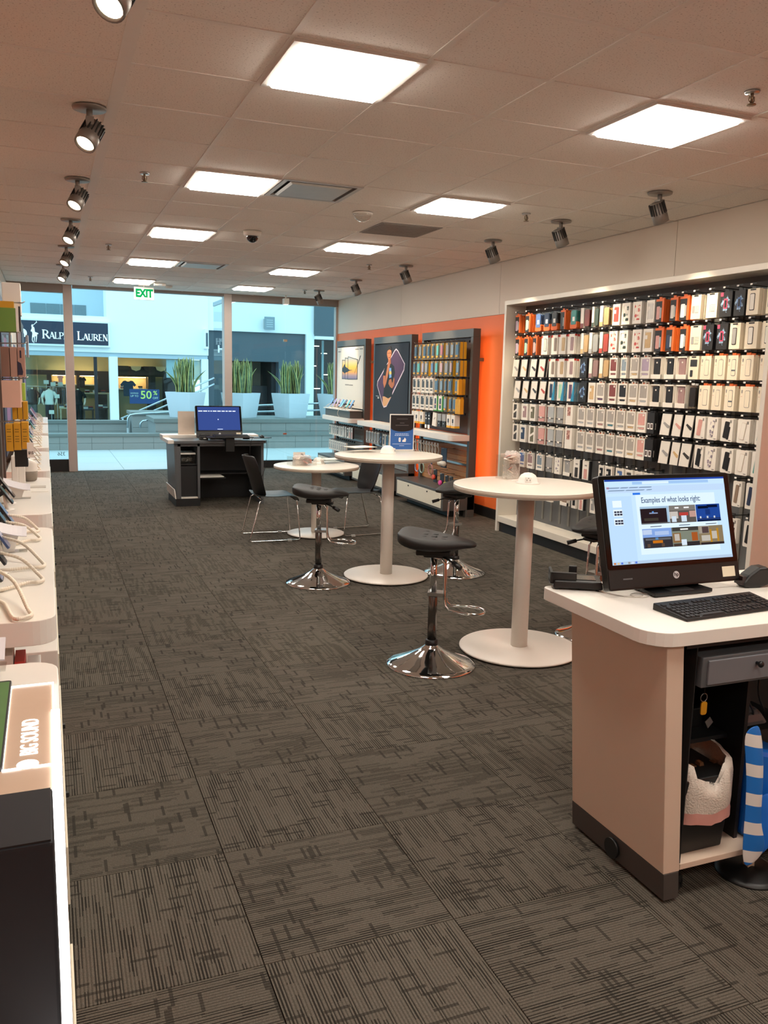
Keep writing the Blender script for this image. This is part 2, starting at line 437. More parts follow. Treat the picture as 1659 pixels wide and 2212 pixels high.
# dome camera, clear dome, sprinklers, detectors
t = thing('dome_camera', (1.904, 8.32, CZ), 'white dome security camera with black lens under the ceiling', 'camera')
MB().use(WHITE2).lathe([(.001, -.045), (.075, -.045), (.085, -.03), (.088, 0)], n=24).build('housing', t, world=False)
MB().use(mat('smoked dome', '#15151a', .08)).ball((0, 0, -.045), .06, 16, z0=-1, M=Matrix.Identity(4)).build('dome', t, world=False)
t = thing('motion_sensor', (2.526, 6.93, CZ), 'clear plastic dome sensor beside the metal air diffuser', 'sensor')
MB().use(WHITE2).lathe([(.001, -.012), (.085, -.012), (.088, 0)], n=24).build('base', t, world=False)
MB().use(glassmat('frosted dome', (.9, .88, .85), 1.6, .12)).ball((0, 0, -.012), .075, 16, sz=.8).build('dome', t, world=False)
BRASS = mat('sprinkler metal', '#8a7a66', .35, .9)
def sprinkler(x, y, label):
    t = thing('fire_sprinkler', (x, y, CZ), label, 'sprinkler', 'ceiling fire sprinklers')
    MB().use(STEEL).lathe([(.001, -.008), (.032, -.008), (.036, 0)], n=18).build('escutcheon', t, world=False)
    b = MB().use(BRASS).cyl((0, 0, 0), (0, 0, -.05), .008)
    b.tube([(-.014, 0, -.02), (-.016, 0, -.04), (0, 0, -.056)], .003, 6).tube([(.014, 0, -.02), (.016, 0, -.04), (0, 0, -.056)], .003, 6)
    b.build('body', t, world=False)
    MB().use(BRASS).lathe([(.001, -.06), (.022, -.06), (.022, -.056), (.001, -.056)], n=14).build('deflector', t, world=False)
for x, y, l in ((.688, 6.313, 'near fire sprinkler left of the second left light panel'), (3.743, 6.313, 'fire sprinkler beyond the second right light panel'), (.686, 9.946, 'fire sprinkler left of the fourth left light panel'),
                (3.745, 10.0, 'fire sprinkler near the far right spotlights'), (3.124, 3.273, 'fire sprinkler above the nearest right light panel'), (.662, 13.47, 'fire sprinkler near the left door post'), (3.95, 13.5, 'fire sprinkler near the last right spotlight')):
    sprinkler(x, y, l)
t = thing('smoke_detector', (1.88, 14.15, CZ), 'small white smoke detector near the exit sign', 'detector')
MB().use(WHITE2).lathe([(.001, -.04), (.04, -.04), (.055, -.022), (.06, 0)], n=20).build('body', t, world=False)
MB().use(DGREY).lathe([(.05, -.026), (.0575, -.014)], n=20).build('vent_ring', t, world=False)
t = thing('emergency_light', (1.70, 13.8, CZ), 'small white emergency light fitting near the exit sign', 'emergency light')
MB().use(WHITE2).box(-.09, .09, -.03, .03, -.04, 0).build('body', t, .006, world=False)
MB().use(mat('lamp glass', '#e8f0f4', .1)).box(-.03, .03, -.034, -.03, -.034, -.008).build('lens', t, world=False)
t = thing('bullet_camera', (3.93, 14.6, CZ), 'white box camera hanging by the right storefront glass', 'camera')
MB().use(WHITE2).cyl((0, 0, 0), (0, 0, -.05), .012).build('stem', t, world=False)
MB().use(WHITE2).box(-.045, .045, -.07, .07, -.15, -.05).build('housing', t, .008, world=False)
MB().use(emitmat('glowing camera lens', (1, .95, .85), 1.5)).box(-.035, .035, -.05, .05, -.153, -.15).build('lens', t, world=False)  # lens plate under the camera given a glow of its own
# exit sign
t = thing('exit_sign', (1.5, 14.2, CZ), 'white exit sign with green letters hanging before the doorway', 'sign')
MB().use(WHITE2).box(-.09, .09, -.03, .03, -.02, 0).cyl((0, 0, -.02), (0, 0, -.04), .012).build('mount', t, world=False)
MB().use(mat('exit sign face', '#dfe8df', .4)).box(-.155, .155, -.022, .022, -.235, -.035).build('housing', t, .008, world=False)
text('lettering', 'EXIT', .165, face(Vector(t.location)+Vector((0, -.024, -.137)), (1, 0, 0), (0, 0, 1)), emitmat('exit green', (.005, .36, .09), .8), t, .003, .009, sx=.78)

# ------------------------------------------------------------------ storefront
ALM = mat('painted mullion', '#b9ada6', .45, .2, var=.04)
HEAD = mat('storefront header', '#8f8680', .5, .2)
struct(MB().use(HEAD).box(.45, 2.92, 14.94, 15.10, 3.0, CZ+.04).build('trim_1'), 'header over the open doorway', 'trim')
struct(MB().use(HEAD).box(3.05, 5.02, 14.94, 15.08, 2.925, CZ+.04).build('trim_2'), 'header over the right storefront glass', 'trim')
struct(MB().use(HEAD).box(-.54, .30, 14.94, 15.08, 2.915, CZ+.04).build('trim_3'), 'header over the left storefront glass', 'trim')
t = struct(MB().use(ALM).box(.302, .44, 14.93, 15.14, 0, CZ).build('trim_4', bevel=.004), 'left mullion post of the doorway', 'post')
t = struct(MB().use(ALM).box(2.918, 3.052, 14.93, 15.14, 0, CZ).build('trim_5', bevel=.004), 'right mullion post of the doorway', 'post')
struct(MB().use(BLACK2).box(-.54, .30, 14.97, 15.06, 0, .20).build('baseboard_left_glass'), 'black kick plate under the left glass', 'kick plate')
struct(MB().use(BLACK2).box(3.052, 5.02, 14.97, 15.06, 0, .13).build('baseboard_right_glass'), 'black kick plate under the right glass', 'kick plate')
w1 = struct(MB().use(GLASS).box(-.54, .30, 15.0, 15.012, .20, 2.92).build('window_1'), 'left storefront glass pane', 'window')
text('number', '356', .085, face((.19, 15.015, .29), (-1, 0, 0), (0, 0, 1)), mat('door number grey', '#4a5a60', .5), w1, .001)
w2 = struct(MB().use(GLASS).box(3.052, 4.028, 15.0, 15.012, .13, 2.93).build('window_2'), 'right storefront glass pane next to the post', 'window')
w3 = struct(MB().use(GLASS).box(4.036, 5.01, 15.0, 15.012, .13, 2.93).build('window_3'), 'right storefront glass pane next to the orange wall', 'window')
MB().use(mat('patch fitting', '#c7b9a0', .3, .6)).box(4.0, 4.065, 14.985, 15.03, 2.27, 2.31).build('patch_fitting', w2)
MB().use(mat('patch fitting red', '#b0624a', .4)).box(4.0, 4.06, 14.985, 15.03, .60, .63).build('patch_fitting', w2)
struct(MB().use(ALM).box(4.97, 5.02, 14.95, 15.07, 0, CZ).build('trim_6'), 'dark end channel of the right glass', 'trim')
d1 = struct(MB().use(GLASS).box(2.925, 2.937, 15.15, 16.0, .03, 2.95).build('door_1'), 'frameless glass door standing open outwards', 'door')
MB().use(STEEL).box(2.918, 2.944, 15.15, 16.0, .0, .1).build('bottom_rail', d1)
MB().use(STEEL).box(2.918, 2.944, 15.15, 16.0, 2.9, 2.97).build('top_rail', d1)
struct(MB().use(STEEL).box(.44, 2.92, 14.99, 15.09, -.003, .004).build('trim_7'), 'metal threshold of the doorway', 'trim')
# ------------------------------------------------------------------ mall court outside
PAV = mat('mall paving', '#b9bdbb', .45, var=.03, scale=3)
STONE = mat('wall tile', '#8d8d88', .6, var=.05, scale=4)
CAPM = mat('stone coping', '#70746f', .55, var=.04)
COURT = mat('court render', '#e6ebeb', .7, var=.015, scale=1)
mf = MB().use(mat('mall paving joint', '#8a8e8d', .8)).box(-8, 16, 15.0, 28.0, -.14, -.004).build('mall_floor')
tag(struct(mf), 'pale stone paving of the mall court outside the door', 'paving')
pm = MB().use(PAV).frus((-.597, .597, -.597, .597), (-.595, .595, -.595, .595), 0, .008).mesh('paving_slab')
for i in range(9):
    for j in range(4): inst('paving_slab', pm, mf, Vector((-1.8+1.2*i, 15.68+1.2*j, -.007)) - mf.location)
def tiled_wall(name, label, x0, x1, y0, y1, z0, z1, cap, tw, rows, over=.03):
    t = thing(name, ((x0+x1)/2, (y0+y1)/2, z0), label, 'wall')
    MB().use(mat('tile grout', '#7d7f7c', .9)).box(x0+.01, x1-.01, y0+.012, y1, z0, z1).build('core', t)
    n = max(1, round((x1-x0)/tw)); w = (x1-x0)/n; h = (z1-z0)/rows
    me = MB().use(STONE).box(-w/2+.003, w/2-.003, 0, .014, .003, h-.003).mesh('wall_tile')
    for i in range(n):
        for r in range(rows): inst('wall_tile', me, t, Vector((x0+w*(i+.5), y0, z0+h*r)) - t.location)
    MB().use(CAPM).box(x0-over, x1+over, y0-over, y1+over, z1, cap).build('coping', t, .006)
    return t
tiled_wall('planter_wall', 'long low tiled wall with stone coping across the court', -3.0, 10.5, 19.0, 19.25, 0, .283, .345, .64, 2)
tiled_wall('raised_planter', 'raised tiled planter ledge carrying the pale plant pots', 2.22, 10.0, 19.32, 20.9, 0, .56, .655, .62, 3)
tiled_wall('planter_wall', 'tiled retaining wall behind the low court wall, left side', -3.0, 1.85, 22.2, 22.5, 0, .37, .45, .8, 2)
tiled_wall('stair_block', 'tiled stair block behind the bent handrails', 1.95, 3.6, 21.8, 23.0, 0, .60, .68, .8, 2)
RAILM = mat('handrail steel', '#b8c4c8', .25, .9)
def rail(label, paths, r=.024):
    t = thing('handrail', paths[0][0], label, 'handrail', 'steel handrails in the court')
    for p in paths: MB().use(RAILM).tube(p, r, 8).build('rail_tube', t)
rail('tall bent steel handrail in front of the stair block', [[(1.76, 20.95, .345), (1.78, 20.95, .58), (1.83, 20.95, .65), (1.95, 20.95, .675), (3.0, 20.95, .74)]])
rail('short bent steel handrail beside the raised planter', [[(2.05, 20.95, .345), (2.07, 20.95, .46), (2.12, 20.95, .51), (2.25, 20.95, .525), (2.6, 20.95, .53)]])
rail('sloping steel stair rails rising behind the first plant pot', [[(1.85, 24, .40), (3.2, 24, 1.01), (4.4, 24, 1.55)], [(2.05, 24, .33), (3.3, 24, .87), (4.4, 24, 1.38)], [(1.9, 24, 0), (1.9, 24, .42)], [(3.2, 24, 0), (3.2, 24, 1.0)]])
rail('level steel handrails behind the two right plant pots', [[(3.9, 21.3, .83), (5.2, 21.3, .90), (7.1, 21.3, .98), (7.25, 21.3, .93), (7.28, 21.3, .66)], [(3.9, 21.3, .70), (5.2, 21.3, .735), (7.2, 21.3, .80)], [(4.6, 21.3, 0), (4.6, 21.3, .86)]])
# plant pots with sword-leaf plants
POT = mat('pale blue grey pot', '#c3ccd2', .45, var=.02, scale=3)
LEAFG = mat('sword leaf green', '#33492b', .45, col2='#5c7045', scale=9)
LEAFY = mat('sword leaf yellow margin', '#b9b46a', .5)
SOIL = mat('potting soil', '#33271d', .95)
def leaf_mesh(w, h, bend, tw):
    b = MB(); n = 6; L = []; R = []; ML = []; MR = []
    for i in range(n+1):
        u = i/n; ww = w*(.55+.9*u-1.45*u**3) if u < 1 else .001
        a = tw*u; cx = bend*u*u*h; z = h*u*(1-.12*abs(bend)*u)
        ca, sa = math.cos(a), math.sin(a)
        for l, k in ((L, -1), (ML, -.72), (MR, .72), (R, 1)): l.append((cx+ww*k*ca*.5, ww*k*sa*.5 + (.006 if abs(k) < .9 else 0), z))
    for (P, Q, m_) in ((L, ML, LEAFY), (ML, MR, LEAFG), (MR, R, LEAFY)):
        b.use(m_); o = len(b.v); b.v += P + Q
        for i in range(n): b.f.append([o+i, o+n+1+i, o+n+2+i, o+i+1]); b.mi.append(b.cur); b.sm.append(True)
    me = b.mesh('leaf'); return me
leafs = [leaf_mesh(.088, .74, .03, .5), leaf_mesh(.08, .66, .14, -.6), leaf_mesh(.09, .55, .30, .3), leaf_mesh(.07, .76, -.06, .9), leaf_mesh(.08, .6, .55, .2)]
rl = random.Random(5)
def pot(cx, cy, label, plabel, rot, n):
    z0 = .655
    p = thing('plant_pot', (cx, cy, z0), label, 'plant pot', 'pale square plant pots on the ledge', rot)
    b = MB().use(POT); h = .57; r0, r1 = .335*.78, .425*.78
    b.frus((-r0, r0, -r0, r0), (-r1, r1, -r1, r1), 0, h); b.frus((-r1+.03, r1-.03, -r1+.03, r1-.03), (-r1+.03, r1-.03, -r1+.03, r1-.03), h-.002, h+.002)
    b.build('pot_body', p, .006, world=False)
    rm = MB().use(POT)
    for q in ((-r1, r1, -r1, -r1+.03), (-r1, r1, r1-.03, r1), (-r1, -r1+.03, -r1+.03, r1-.03), (r1-.03, r1, -r1+.03, r1-.03)): rm.box(q[0], q[1], q[2], q[3], h, h+.012)
    rm.build('rim', p, world=False)
    t = thing('snake_plant', (cx, cy, z0+h+.002), plabel, 'plant', 'sword-leaf plants in the court pots')
    MB().use(SOIL).box(-.2, .2, -.2, .2, 0, .008).build('soil', t, world=False)
    for k in range(n):
        a = rl.uniform(0, 2*PI); r = .225*math.sqrt(rl.random()); v = rl.choice((0, 0, 0, 0, 1, 3, 3, 3))
        if k == n-1: v = 4; r = .18; a = 0.2
        if k == n-2: v = 4; r = .18; a = PI*.95
        o = inst('leaf', leafs[v], t, (r*math.cos(a), r*math.sin(a), .0), (rl.uniform(-.12, .12), rl.uniform(-.05, .05), a + rl.uniform(-.5, .5) if v in (2, 4) else rl.uniform(0, 6.3)))
        s_ = rl.uniform(.85, 1.1); o.scale = (s_*1.15, s_*1.15, s_)
pot(2.99, 19.95, 'leftmost pale pot on the court ledge, left of the computer', 'sword-leaf plant in the leftmost court pot', PI/4+.05, 58)
pot(4.28, 19.95, 'pale pot just right of the doorway post', 'dense sword-leaf plant just right of the doorway post', PI/4-.1, 64)
pot(5.50, 19.95, 'pale pot behind the glass joint, third from left', 'sword-leaf plant behind the glass joint', PI/4-.35, 58)
pot(6.66, 19.95, 'rightmost pale pot half hidden by the tablet poster fixture', 'sword-leaf plant half hidden by the tablet poster fixture', PI/4-.3, 44)

# ------------------------------------------------------------------ buildings across the court
FY = 28.0
def fx_(px): return -.65 + (px-44)*.01325
def fz_(py): return 3.109 - (py-693)*.0137
BEIGE = mat('shop beige wall', '#b9ae84', .7, var=.04)
DWOOD = mat('dark shop wood', '#2a1d16', .5, var=.1)
NAVY = mat('navy sign panel', '#16233a', .35, var=.03)
WSIGN = mat('sign white', '#f2f6f6', .4, emit=.15)
SHOPGL = glassmat('shop window glass', (.9, .95, .94), .5)
PALEBL = mat('recess render', '#a9bcc4', .7, var=.02)
sb = thing('shop_building', (1.5, 28.5, 0), 'white clothing shop building across the court', 'building')
B = lambda n, mt, *a, bev=0: MB().use(mt).box(*a).build(n, sb, bev)
B('upper_wall', COURT, 1.82, 4.95, FY, FY+1.8, 2.24, 6.0)
B('soffit_band', PALEBL, -3.5, 4.93, FY+.05, FY+.3, 2.10, 2.24)
B('fascia', COURT, -3.5, 1.82, FY, FY+.3, 2.24, 3.335)
B('recess_wall', PALEBL, -3.5, 1.82, FY+1.4, FY+1.6, 3.2, 6.0)
B('recess_floor', COURT, -3.5, 1.82, FY+.3, FY+1.4, 3.2, 3.3)
for x0, x1 in ((-.36, .07), (.09, .47), (.49, .86), (.88, 1.22)):
    k = (FY+1.4)/FY
    w = MB().use(mat('blind glass', '#5d7076', .25, var=.2, scale=40)).box(x0*k, x1*k, FY+1.38, FY+1.4, 3.36, 1.685+(3.645-1.685)*k).build('upper_window', sb)
for x0, x1 in ((1.85, 2.11), (4.72, 4.94)): B('column', COURT, x0, x1, FY-.02, FY+.35, 0, 2.12, bev=.01)
B('post', BLACK2, 1.40, 1.50, FY+.1, FY+.2, 0, 2.12)
B('shop_window', SHOPGL, -3.0, 1.85, FY+.14, FY+.15, .05, 2.1)
B('shop_window', SHOPGL, 2.11, 4.72, FY+.14, FY+.15, .05, 2.1)
B('shop_floor', mat('shop floor', '#4b4038', .6), -3.5, 4.95, FY+.3, FY+4.2, -.05, .0)
B('shop_ceiling', BEIGE, -3.5, 4.95, FY+.3, FY+4.2, 2.28, 2.35)
B('back_wall', BEIGE, -3.5, 4.95, FY+3.6, FY+3.8, 0, 2.3)
B('beam', DWOOD, -3.5, 4.95, FY+3.0, FY+3.15, 1.5, 1.66)
for x0, x1 in ((.02, .16), (.98, 1.06), (1.66, 2.3), (3.35, 3.6), (3.9, 4.9)): B('pilaster', DWOOD, x0, x1, FY+3.0, FY+3.5, 0, 1.5)
B('dark_valance', DWOOD, 2.2, 4.9, FY+2.6, FY+2.7, 1.55, 1.85)
for k in range(6):
    MB().use(BEIGE if k % 2 else DWOOD).prism([(2.3+.42*k, 1.86), (2.66+.42*k, 1.86), (2.62+.42*k, 1.74), (2.48+.42*k, 1.69), (2.34+.42*k, 1.74)], FY+2.5, FY+2.56, 'y').build('swag', sb)
NICHE = mat('lit niche lining', '#e8c58c', .6)
for k, (x0, x1, z0, z1) in enumerate(((.18, .96, 1.2, 1.5), (1.08, 1.64, 1.2, 1.5), (2.34, 3.33, 1.08, 1.48))):
    n_ = B('niche_back', NICHE, x0, x1, FY+3.5, FY+3.58, z0, z1)
    MB().use(mat('niche shelf', '#d9c9a8', .6)).box(x0, x1, FY+3.05, FY+3.5, z0-.04, z0).build('niche_shelf', sb)
    MB().use(emitmat('niche strip lamp', (1, .72, .38), 34)).box(x0+.03, x1-.03, FY+3.28, FY+3.31, z1-.02, z1-.012).build('niche_lamp', sb)
for x in (-1.2, .6, 1.75, 2.7, 3.9):
    MB().use(emitmat('shop ceiling lamp', (1, .85, .58), 26)).box(x-.12, x+.12, FY+1.6, FY+1.84, 2.262, 2.272).build('shop_ceiling_lamp', sb)
# shop sign
sg = thing('shop_sign', (0, FY-.1, 2.39), 'navy clothing shop sign with white lettering and a horse rider emblem', 'sign')
MB().use(COURT).box(-3.2, 1.895, FY-.16, FY, 2.39, 3.175).build('sign_box', sg, .01)
MB().use(NAVY).box(-3.1, 1.835, FY-.175, FY-.155, 2.45, 3.12).build('sign_panel', sg)
def serif(word, x, z, h, hs, mt, name, parent, y):
    """roman capitals with thick and thin strokes: first letter of height h, the rest of height hs"""
    G = {'R': ([('v', .16, 0, 1, .2), ('h', .1, .5, .94, .07), ('h', .1, .5, .5, .07), ('arc', .5, .72, .22, .15), ('d', .42, .5, .86, 0, .19)], .9),
         'A': ([('d', .42, 1, .08, 0, .07), ('d', .42, 1, .8, 0, .19), ('h', .2, .66, .33, .06)], .86),
         'L': ([('v', .18, 0, 1, .19), ('h', .1, .68, .035, .07), ('v', .68, 0, .24, .06)], .76),
         'P': ([('v', .18, 0, 1, .19), ('h', .1, .5, .96, .07), ('h', .1, .5, .48, .07), ('arc', .5, .72, .24, .16)], .78),
         'H': ([('v', .16, 0, 1, .19), ('v', .72, 0, 1, .19), ('h', .16, .72, .5, .07)], .92),
         'U': ([('v', .18, .2, 1, .19), ('v', .72, .2, 1, .08), ('d', .18, .24, .34, .04, .16), ('h', .32, .58, .04, .09), ('d', .72, .24, .58, .04, .09)], .9),
         'E': ([('v', .18, 0, 1, .19), ('h', .1, .62, .965, .07), ('h', .18, .52, .5, .07), ('h', .1, .66, .035, .07)], .74),
         'N': ([('v', .14, 0, 1, .08), ('v', .76, 0, 1, .08), ('d', .14, 1, .76, 0, .2)], .92)}
    b = MB().use(mt); xs0 = x
    for i, c in enumerate(word):
        H = h if i == 0 else hs; st, adv = G[c]; sq_ = .86
        st = [tuple([s_[0]] + [(v*sq_ if j in ({'v': (1,), 'h': (1, 2), 'd': (1, 3), 'arc': (1,)}[s_[0]]) else v) for j, v in enumerate(s_) if j]) for s_ in st]
        for s_ in st:
            if s_[0] == 'v':
                w_ = s_[4]*.8; b.box(x+(s_[1]-w_/2)*H, x+(s_[1]+w_/2)*H, y-.012, y, z+s_[2]*H, z+s_[3]*H)
                for e_ in (s_[2], s_[3]):
                    if e_ in (0, 1): b.box(x+(s_[1]-w_/2-.07)*H, x+(s_[1]+w_/2+.07)*H, y-.012, y, z+e_*H-(.05*H if e_ else 0), z+e_*H+(0 if e_ else .05*H))
            elif s_[0] == 'h': b.box(x+s_[1]*H, x+s_[2]*H, y-.012, y, z+(s_[3]-s_[4]/2)*H, z+(s_[3]+s_[4]/2)*H)
            elif s_[0] == 'd':
                x0, z0, x1, z1, w_ = s_[1:]; w_ = w_/2*1.1
                b.prism([(x+(x0-w_)*H, z+z0*H), (x+(x0+w_)*H, z+z0*H), (x+(x1+w_)*H, z+z1*H), (x+(x1-w_)*H, z+z1*H)], y-.012, y, 'y')
            else:
                cx, cz, r, w_ = s_[1:]; n = 8
                po = [(x+(cx+r*math.cos(a)*1.05)*H, z+(cz+r*math.sin(a)*1.05)*H) for a in [-PI/2+PI*k/n for k in range(n+1)]]
                pi_ = [(x+(cx+(r-w_)*math.cos(a))*H, z+(cz+(r-.05)*math.sin(a))*H) for a in [-PI/2+PI*k/n for k in range(n+1)]]
                for k in range(n): b.prism([po[k], po[k+1], pi_[k+1], pi_[k]], y-.012, y, 'y')
        x += adv*H*.84
    b.build(name, parent); return x
xe = serif('RALPH', -.06, 2.60, .265, .20, WSIGN, 'lettering', sg, FY-.175)
serif('LAUREN', .93, 2.585, .265, .20, WSIGN, 'lettering', sg, FY-.175)
MB().use(WSIGN).prism([(-.62+.14*math.cos(a), 2.74+.135*math.sin(a)) for a in [2*PI*k/20 for k in range(20)]], FY-.187, FY-.175, 'y').build('lettering', sg)
# horse rider emblem
def em(poly): return [(-.375 + u*.215, 2.47 + v*.60) for u, v in poly]
eb = MB().use(WSIGN)
eb.prism(em([(.05, .62), (.0, .56), (.06, .52), (.14, .55), (.2, .45), (.16, .3), (.3, .26), (.55, .3), (.78, .34), (.85, .44), (.72, .5), (.55, .52), (.5, .7), (.44, .76), (.3, .79), (.16, .74), (.12, .66)]), FY-.187, FY-.175, 'y')     # horse body and rider torso
eb.prism(em([(.16, .74), (.3, .79), (.33, .86), (.25, .9), (.14, .86), (.1, .8)]), FY-.187, FY-.175, 'y')
eb.prism(em([(.7, .5), (.95, .47), (.98, .42), (.84, .42), (.78, .34)]), FY-.187, FY-.175, 'y')
for leg in ([(.16, .34), (.28, .3), (.2, .14), (.26, .03), (.2, .0), (.1, .12)], [(.36, .32), (.5, .3), (.5, .16), (.38, -.02), (.3, -.02), (.4, .16)], [(.66, .36), (.8, .36), (.76, .2), (.66, .02), (.58, .02), (.64, .2)]):
    eb.prism(em(leg), FY-.187, FY-.175, 'y')
eb.prism(em([(.28, .84), (.34, .83), (.8, .99), (.78, 1.02)]), FY-.187, FY-.175, 'y')
eb.prism(em([(.74, 1.06), (.80, .96), (.86, .99), (.79, 1.07)]), FY-.187, FY-.175, 'y')
eb.build('rider_emblem', sg)
# sale poster in the shop window
sp_ = thing('sale_poster', (2.91, FY+.1, .66), 'navy fifty percent off poster in the shop window', 'poster')
MB().use(mat('sale navy', '#123a6a', .5)).box(2.45, 3.38, FY+.1, FY+.112, .66, 1.12).build('sheet', sp_)
LIME = mat('sale lime', '#b7d66a', .5); PALE = mat('sale pale', '#a9d0c0', .5)
fm = lambda x, z: face((x, FY+.097, z), (1, 0, 0), (0, 0, 1))
text('lettering', '50', .36, fm(2.96, .93), LIME, sp_, .003, .004)
text('lettering', '%', .19, fm(3.25, 1.0), LIME, sp_, .003, .002)
text('lettering', 'OFF', .10, fm(3.25, .84), PALE, sp_, .003)
text('lettering', 'SAVINGS', .062, fm(2.60, .99), PALE, sp_, .003)
text('lettering', 'UP TO', .085, fm(2.60, .90), PALE, sp_, .003)
# window posters
tag(MB().use(mat('pale poster', '#b9c2c2', .6, col2='#d8cdb8', scale=3)).box(4.22, 4.7, FY+.16, FY+.172, 1.45, 2.08).build('window_poster'), 'pale portrait poster in the right end of the clothing shop window', 'poster')
tag(MB().use(mat('pale blue poster', '#9fb6bd', .6)).box(3.62, 3.98, FY+.16, FY+.172, 1.5, 2.08).build('window_poster'), 'pale blue poster hanging beside the portrait poster', 'poster')
# clothes in the shop
def tee(cx, cz, w, h, y, label, mt):
    s_ = .5*w
    po = [(-.16*w, h*.5), (-.3*w, h*.48), (-s_, h*.22), (-.38*w, h*.1), (-.31*w, h*.2), (-.3*w, -h*.5), (.3*w, -h*.5), (.31*w, h*.2), (.38*w, h*.1), (s_, h*.22), (.3*w, h*.48), (.16*w, h*.5), (.06*w, h*.44), (-.06*w, h*.44)]
    t = thing('hanging_shirt', (cx, y, cz-h/2), label, 'shirt')
    MB().use(mt).prism([(cx+a, cz+b_) for a, b_ in po], y-.03, y+.03, 'y').build('shirt_body', t, .012)
    MB().use(STEEL).tube([(cx-.2*w, y, cz+h*.46), (cx, y, cz+h*.53), (cx+.2*w, y, cz+h*.46)], .006, 6).tube([(cx, y, cz+h*.53), (cx+.02, y, cz+h*.6), (cx, y, cz+h*.64)], .005, 6).build('hanger', t)
tee(1.12, 1.28, .27, .34, FY+2.2, 'black shirt hanging before a lit niche of the clothing shop', mat('black cloth', '#14161a', .9))
tee(.45, 1.36, .22, .24, FY+2.9, 'small pink shirt hanging in the first lit niche', mat('pink cloth', '#d79a92', .9))
tee(2.47, 1.13, .5, .50, FY+.7, 'dark blue shirt hanging behind the shop window poster', mat('blue cloth', '#1f2f3e', .9))
gar = [mat('garment %d' % i, c, .95, var=.2, scale=8) for i, c in enumerate(('#3a4046', '#6d737a', '#222629', '#8f8b83', '#4a5562', '#2c2f38'))]
rk = thing('clothes_rack', (.05, FY+1.2, 0), 'steel rack of hanging clothes in the shop', 'clothes rack')
MB().use(STEEL).tube([(-.6, FY+1.2, 0), (-.6, FY+1.2, 1.14), (.75, FY+1.2, 1.14), (.75, FY+1.2, 0)], .015, 6).build('frame', rk)
rg = random.Random(3)
gm = [MB().use(g).prism([(-.03, .5), (.03, .5), (.2, .42), (.17, -.02), (-.17, 0), (-.2, .42)], -.018, .018, 'x').mesh('garment') for g in gar]
for k in range(22):
    gi = rg.randrange(6)
    o = inst('hanging_garment', gm[gi], None, (-.55+.06*k, FY+1.2, .61+rg.uniform(-.03, .03)), (0, 0, rg.uniform(-.06, .06)))
    tag(o, '%s garment, %s from the left on the steel clothes rack' % (('charcoal', 'grey', 'black', 'beige', 'slate blue', 'navy')[gi], ORD[k]), 'garment', 'garments on the shop rack')
# mannequins
def mannequin(cx, y, label, top, low, z0=.06):
    t = thing('mannequin', (cx, y, z0), label, 'mannequin')
    MB().use(top).lathe([(.03, 1.0), (.05, .99), (.12, .93), (.125, .8), (.10, .66), (.125, .56), (.12, .52)], (0, 0, 0), 14, Matrix.Diagonal((1.15, .75, 1, 1))).build('shirt', t, .0, world=False)
    a = MB().use(top)
    for s_ in (-1, 1): a.tube([(s_*.12, 0, .92), (s_*.19, -.02, .82), (s_*.21, -.03, .74)], [.05, .045, .05], 8)
    a.build('sleeves', t, world=False)
    f = MB().use(mat('mannequin skin', '#cfc3ae', .5))
    for s_ in (-1, 1): f.tube([(s_*.21, -.03, .76), (s_*.2, -.06, .62), (s_*.17, -.1, .52)], [.03, .028, .02], 8)
    f.cyl((0, 0, .98), (0, 0, 1.03), .03)
    f.build('forearms', t, world=False)
    l = MB().use(low)
    for s_ in (-1, 1): l.tube([(s_*.05, 0, .56), (s_*.07, -.01, .3), (s_*.075, 0, .0)], [.08, .06, .045], 8)
    l.build('trousers', t, world=False)
mannequin(.07, FY+.75, 'mannequin in a white short-sleeved shirt and dark trousers', mat('white shirt cloth', '#d9dbd2', .9), mat('dark denim', '#1c222a', .9))
mannequin(.93, FY+.8, 'mannequin in a black coat beside the left doorway post', mat('black coat', '#0e1013', .9), mat('black trousers', '#121316', .9))
mannequin(-.42, FY+.9, 'mannequin in brown cloth at the left end of the shop window', mat('brown cloth', '#3f2f2a', .9), mat('grey trousers', '#5b5a55', .9))
def table(x0, x1, y0, y1, h, label, mt):
    t = thing('shop_table', ((x0+x1)/2, (y0+y1)/2, 0), label, 'table')
    MB().use(mt).box(x0, x1, y0, y1, h-.04, h).build('table_top', t)
    for x in (x0+.02, x1-.06):
        for y in (y0+.02, y1-.06): MB().use(mt).box(x, x+.04, y, y+.04, 0, h-.04).build('leg', t)
    return t
table(.35, .82, FY+.6, FY+1.0, .50, 'pale display table between the shop mannequins', mat('pale wood', '#a99b7c', .6))
table(1.1, 1.95, FY+1.5, FY+2.0, .95, 'pale counter table in the middle of the clothing shop', mat('pale wood', '#a99b7c', .6))
table(1.05, 1.4, FY+.6, FY+1.0, .45, 'low dark table of folded clothes beside the black post', DWOOD)
table(1.52, 1.83, FY+.6, FY+1.0, .5, 'low dark table of folded clothes by the white column', DWOOD)
fold = [mat('folded %d' % i, c, .9) for i, c in enumerate(('#d5d3c8', '#6b6f74', '#303438', '#7a2b2b', '#9aa3a8'))]
k = 0
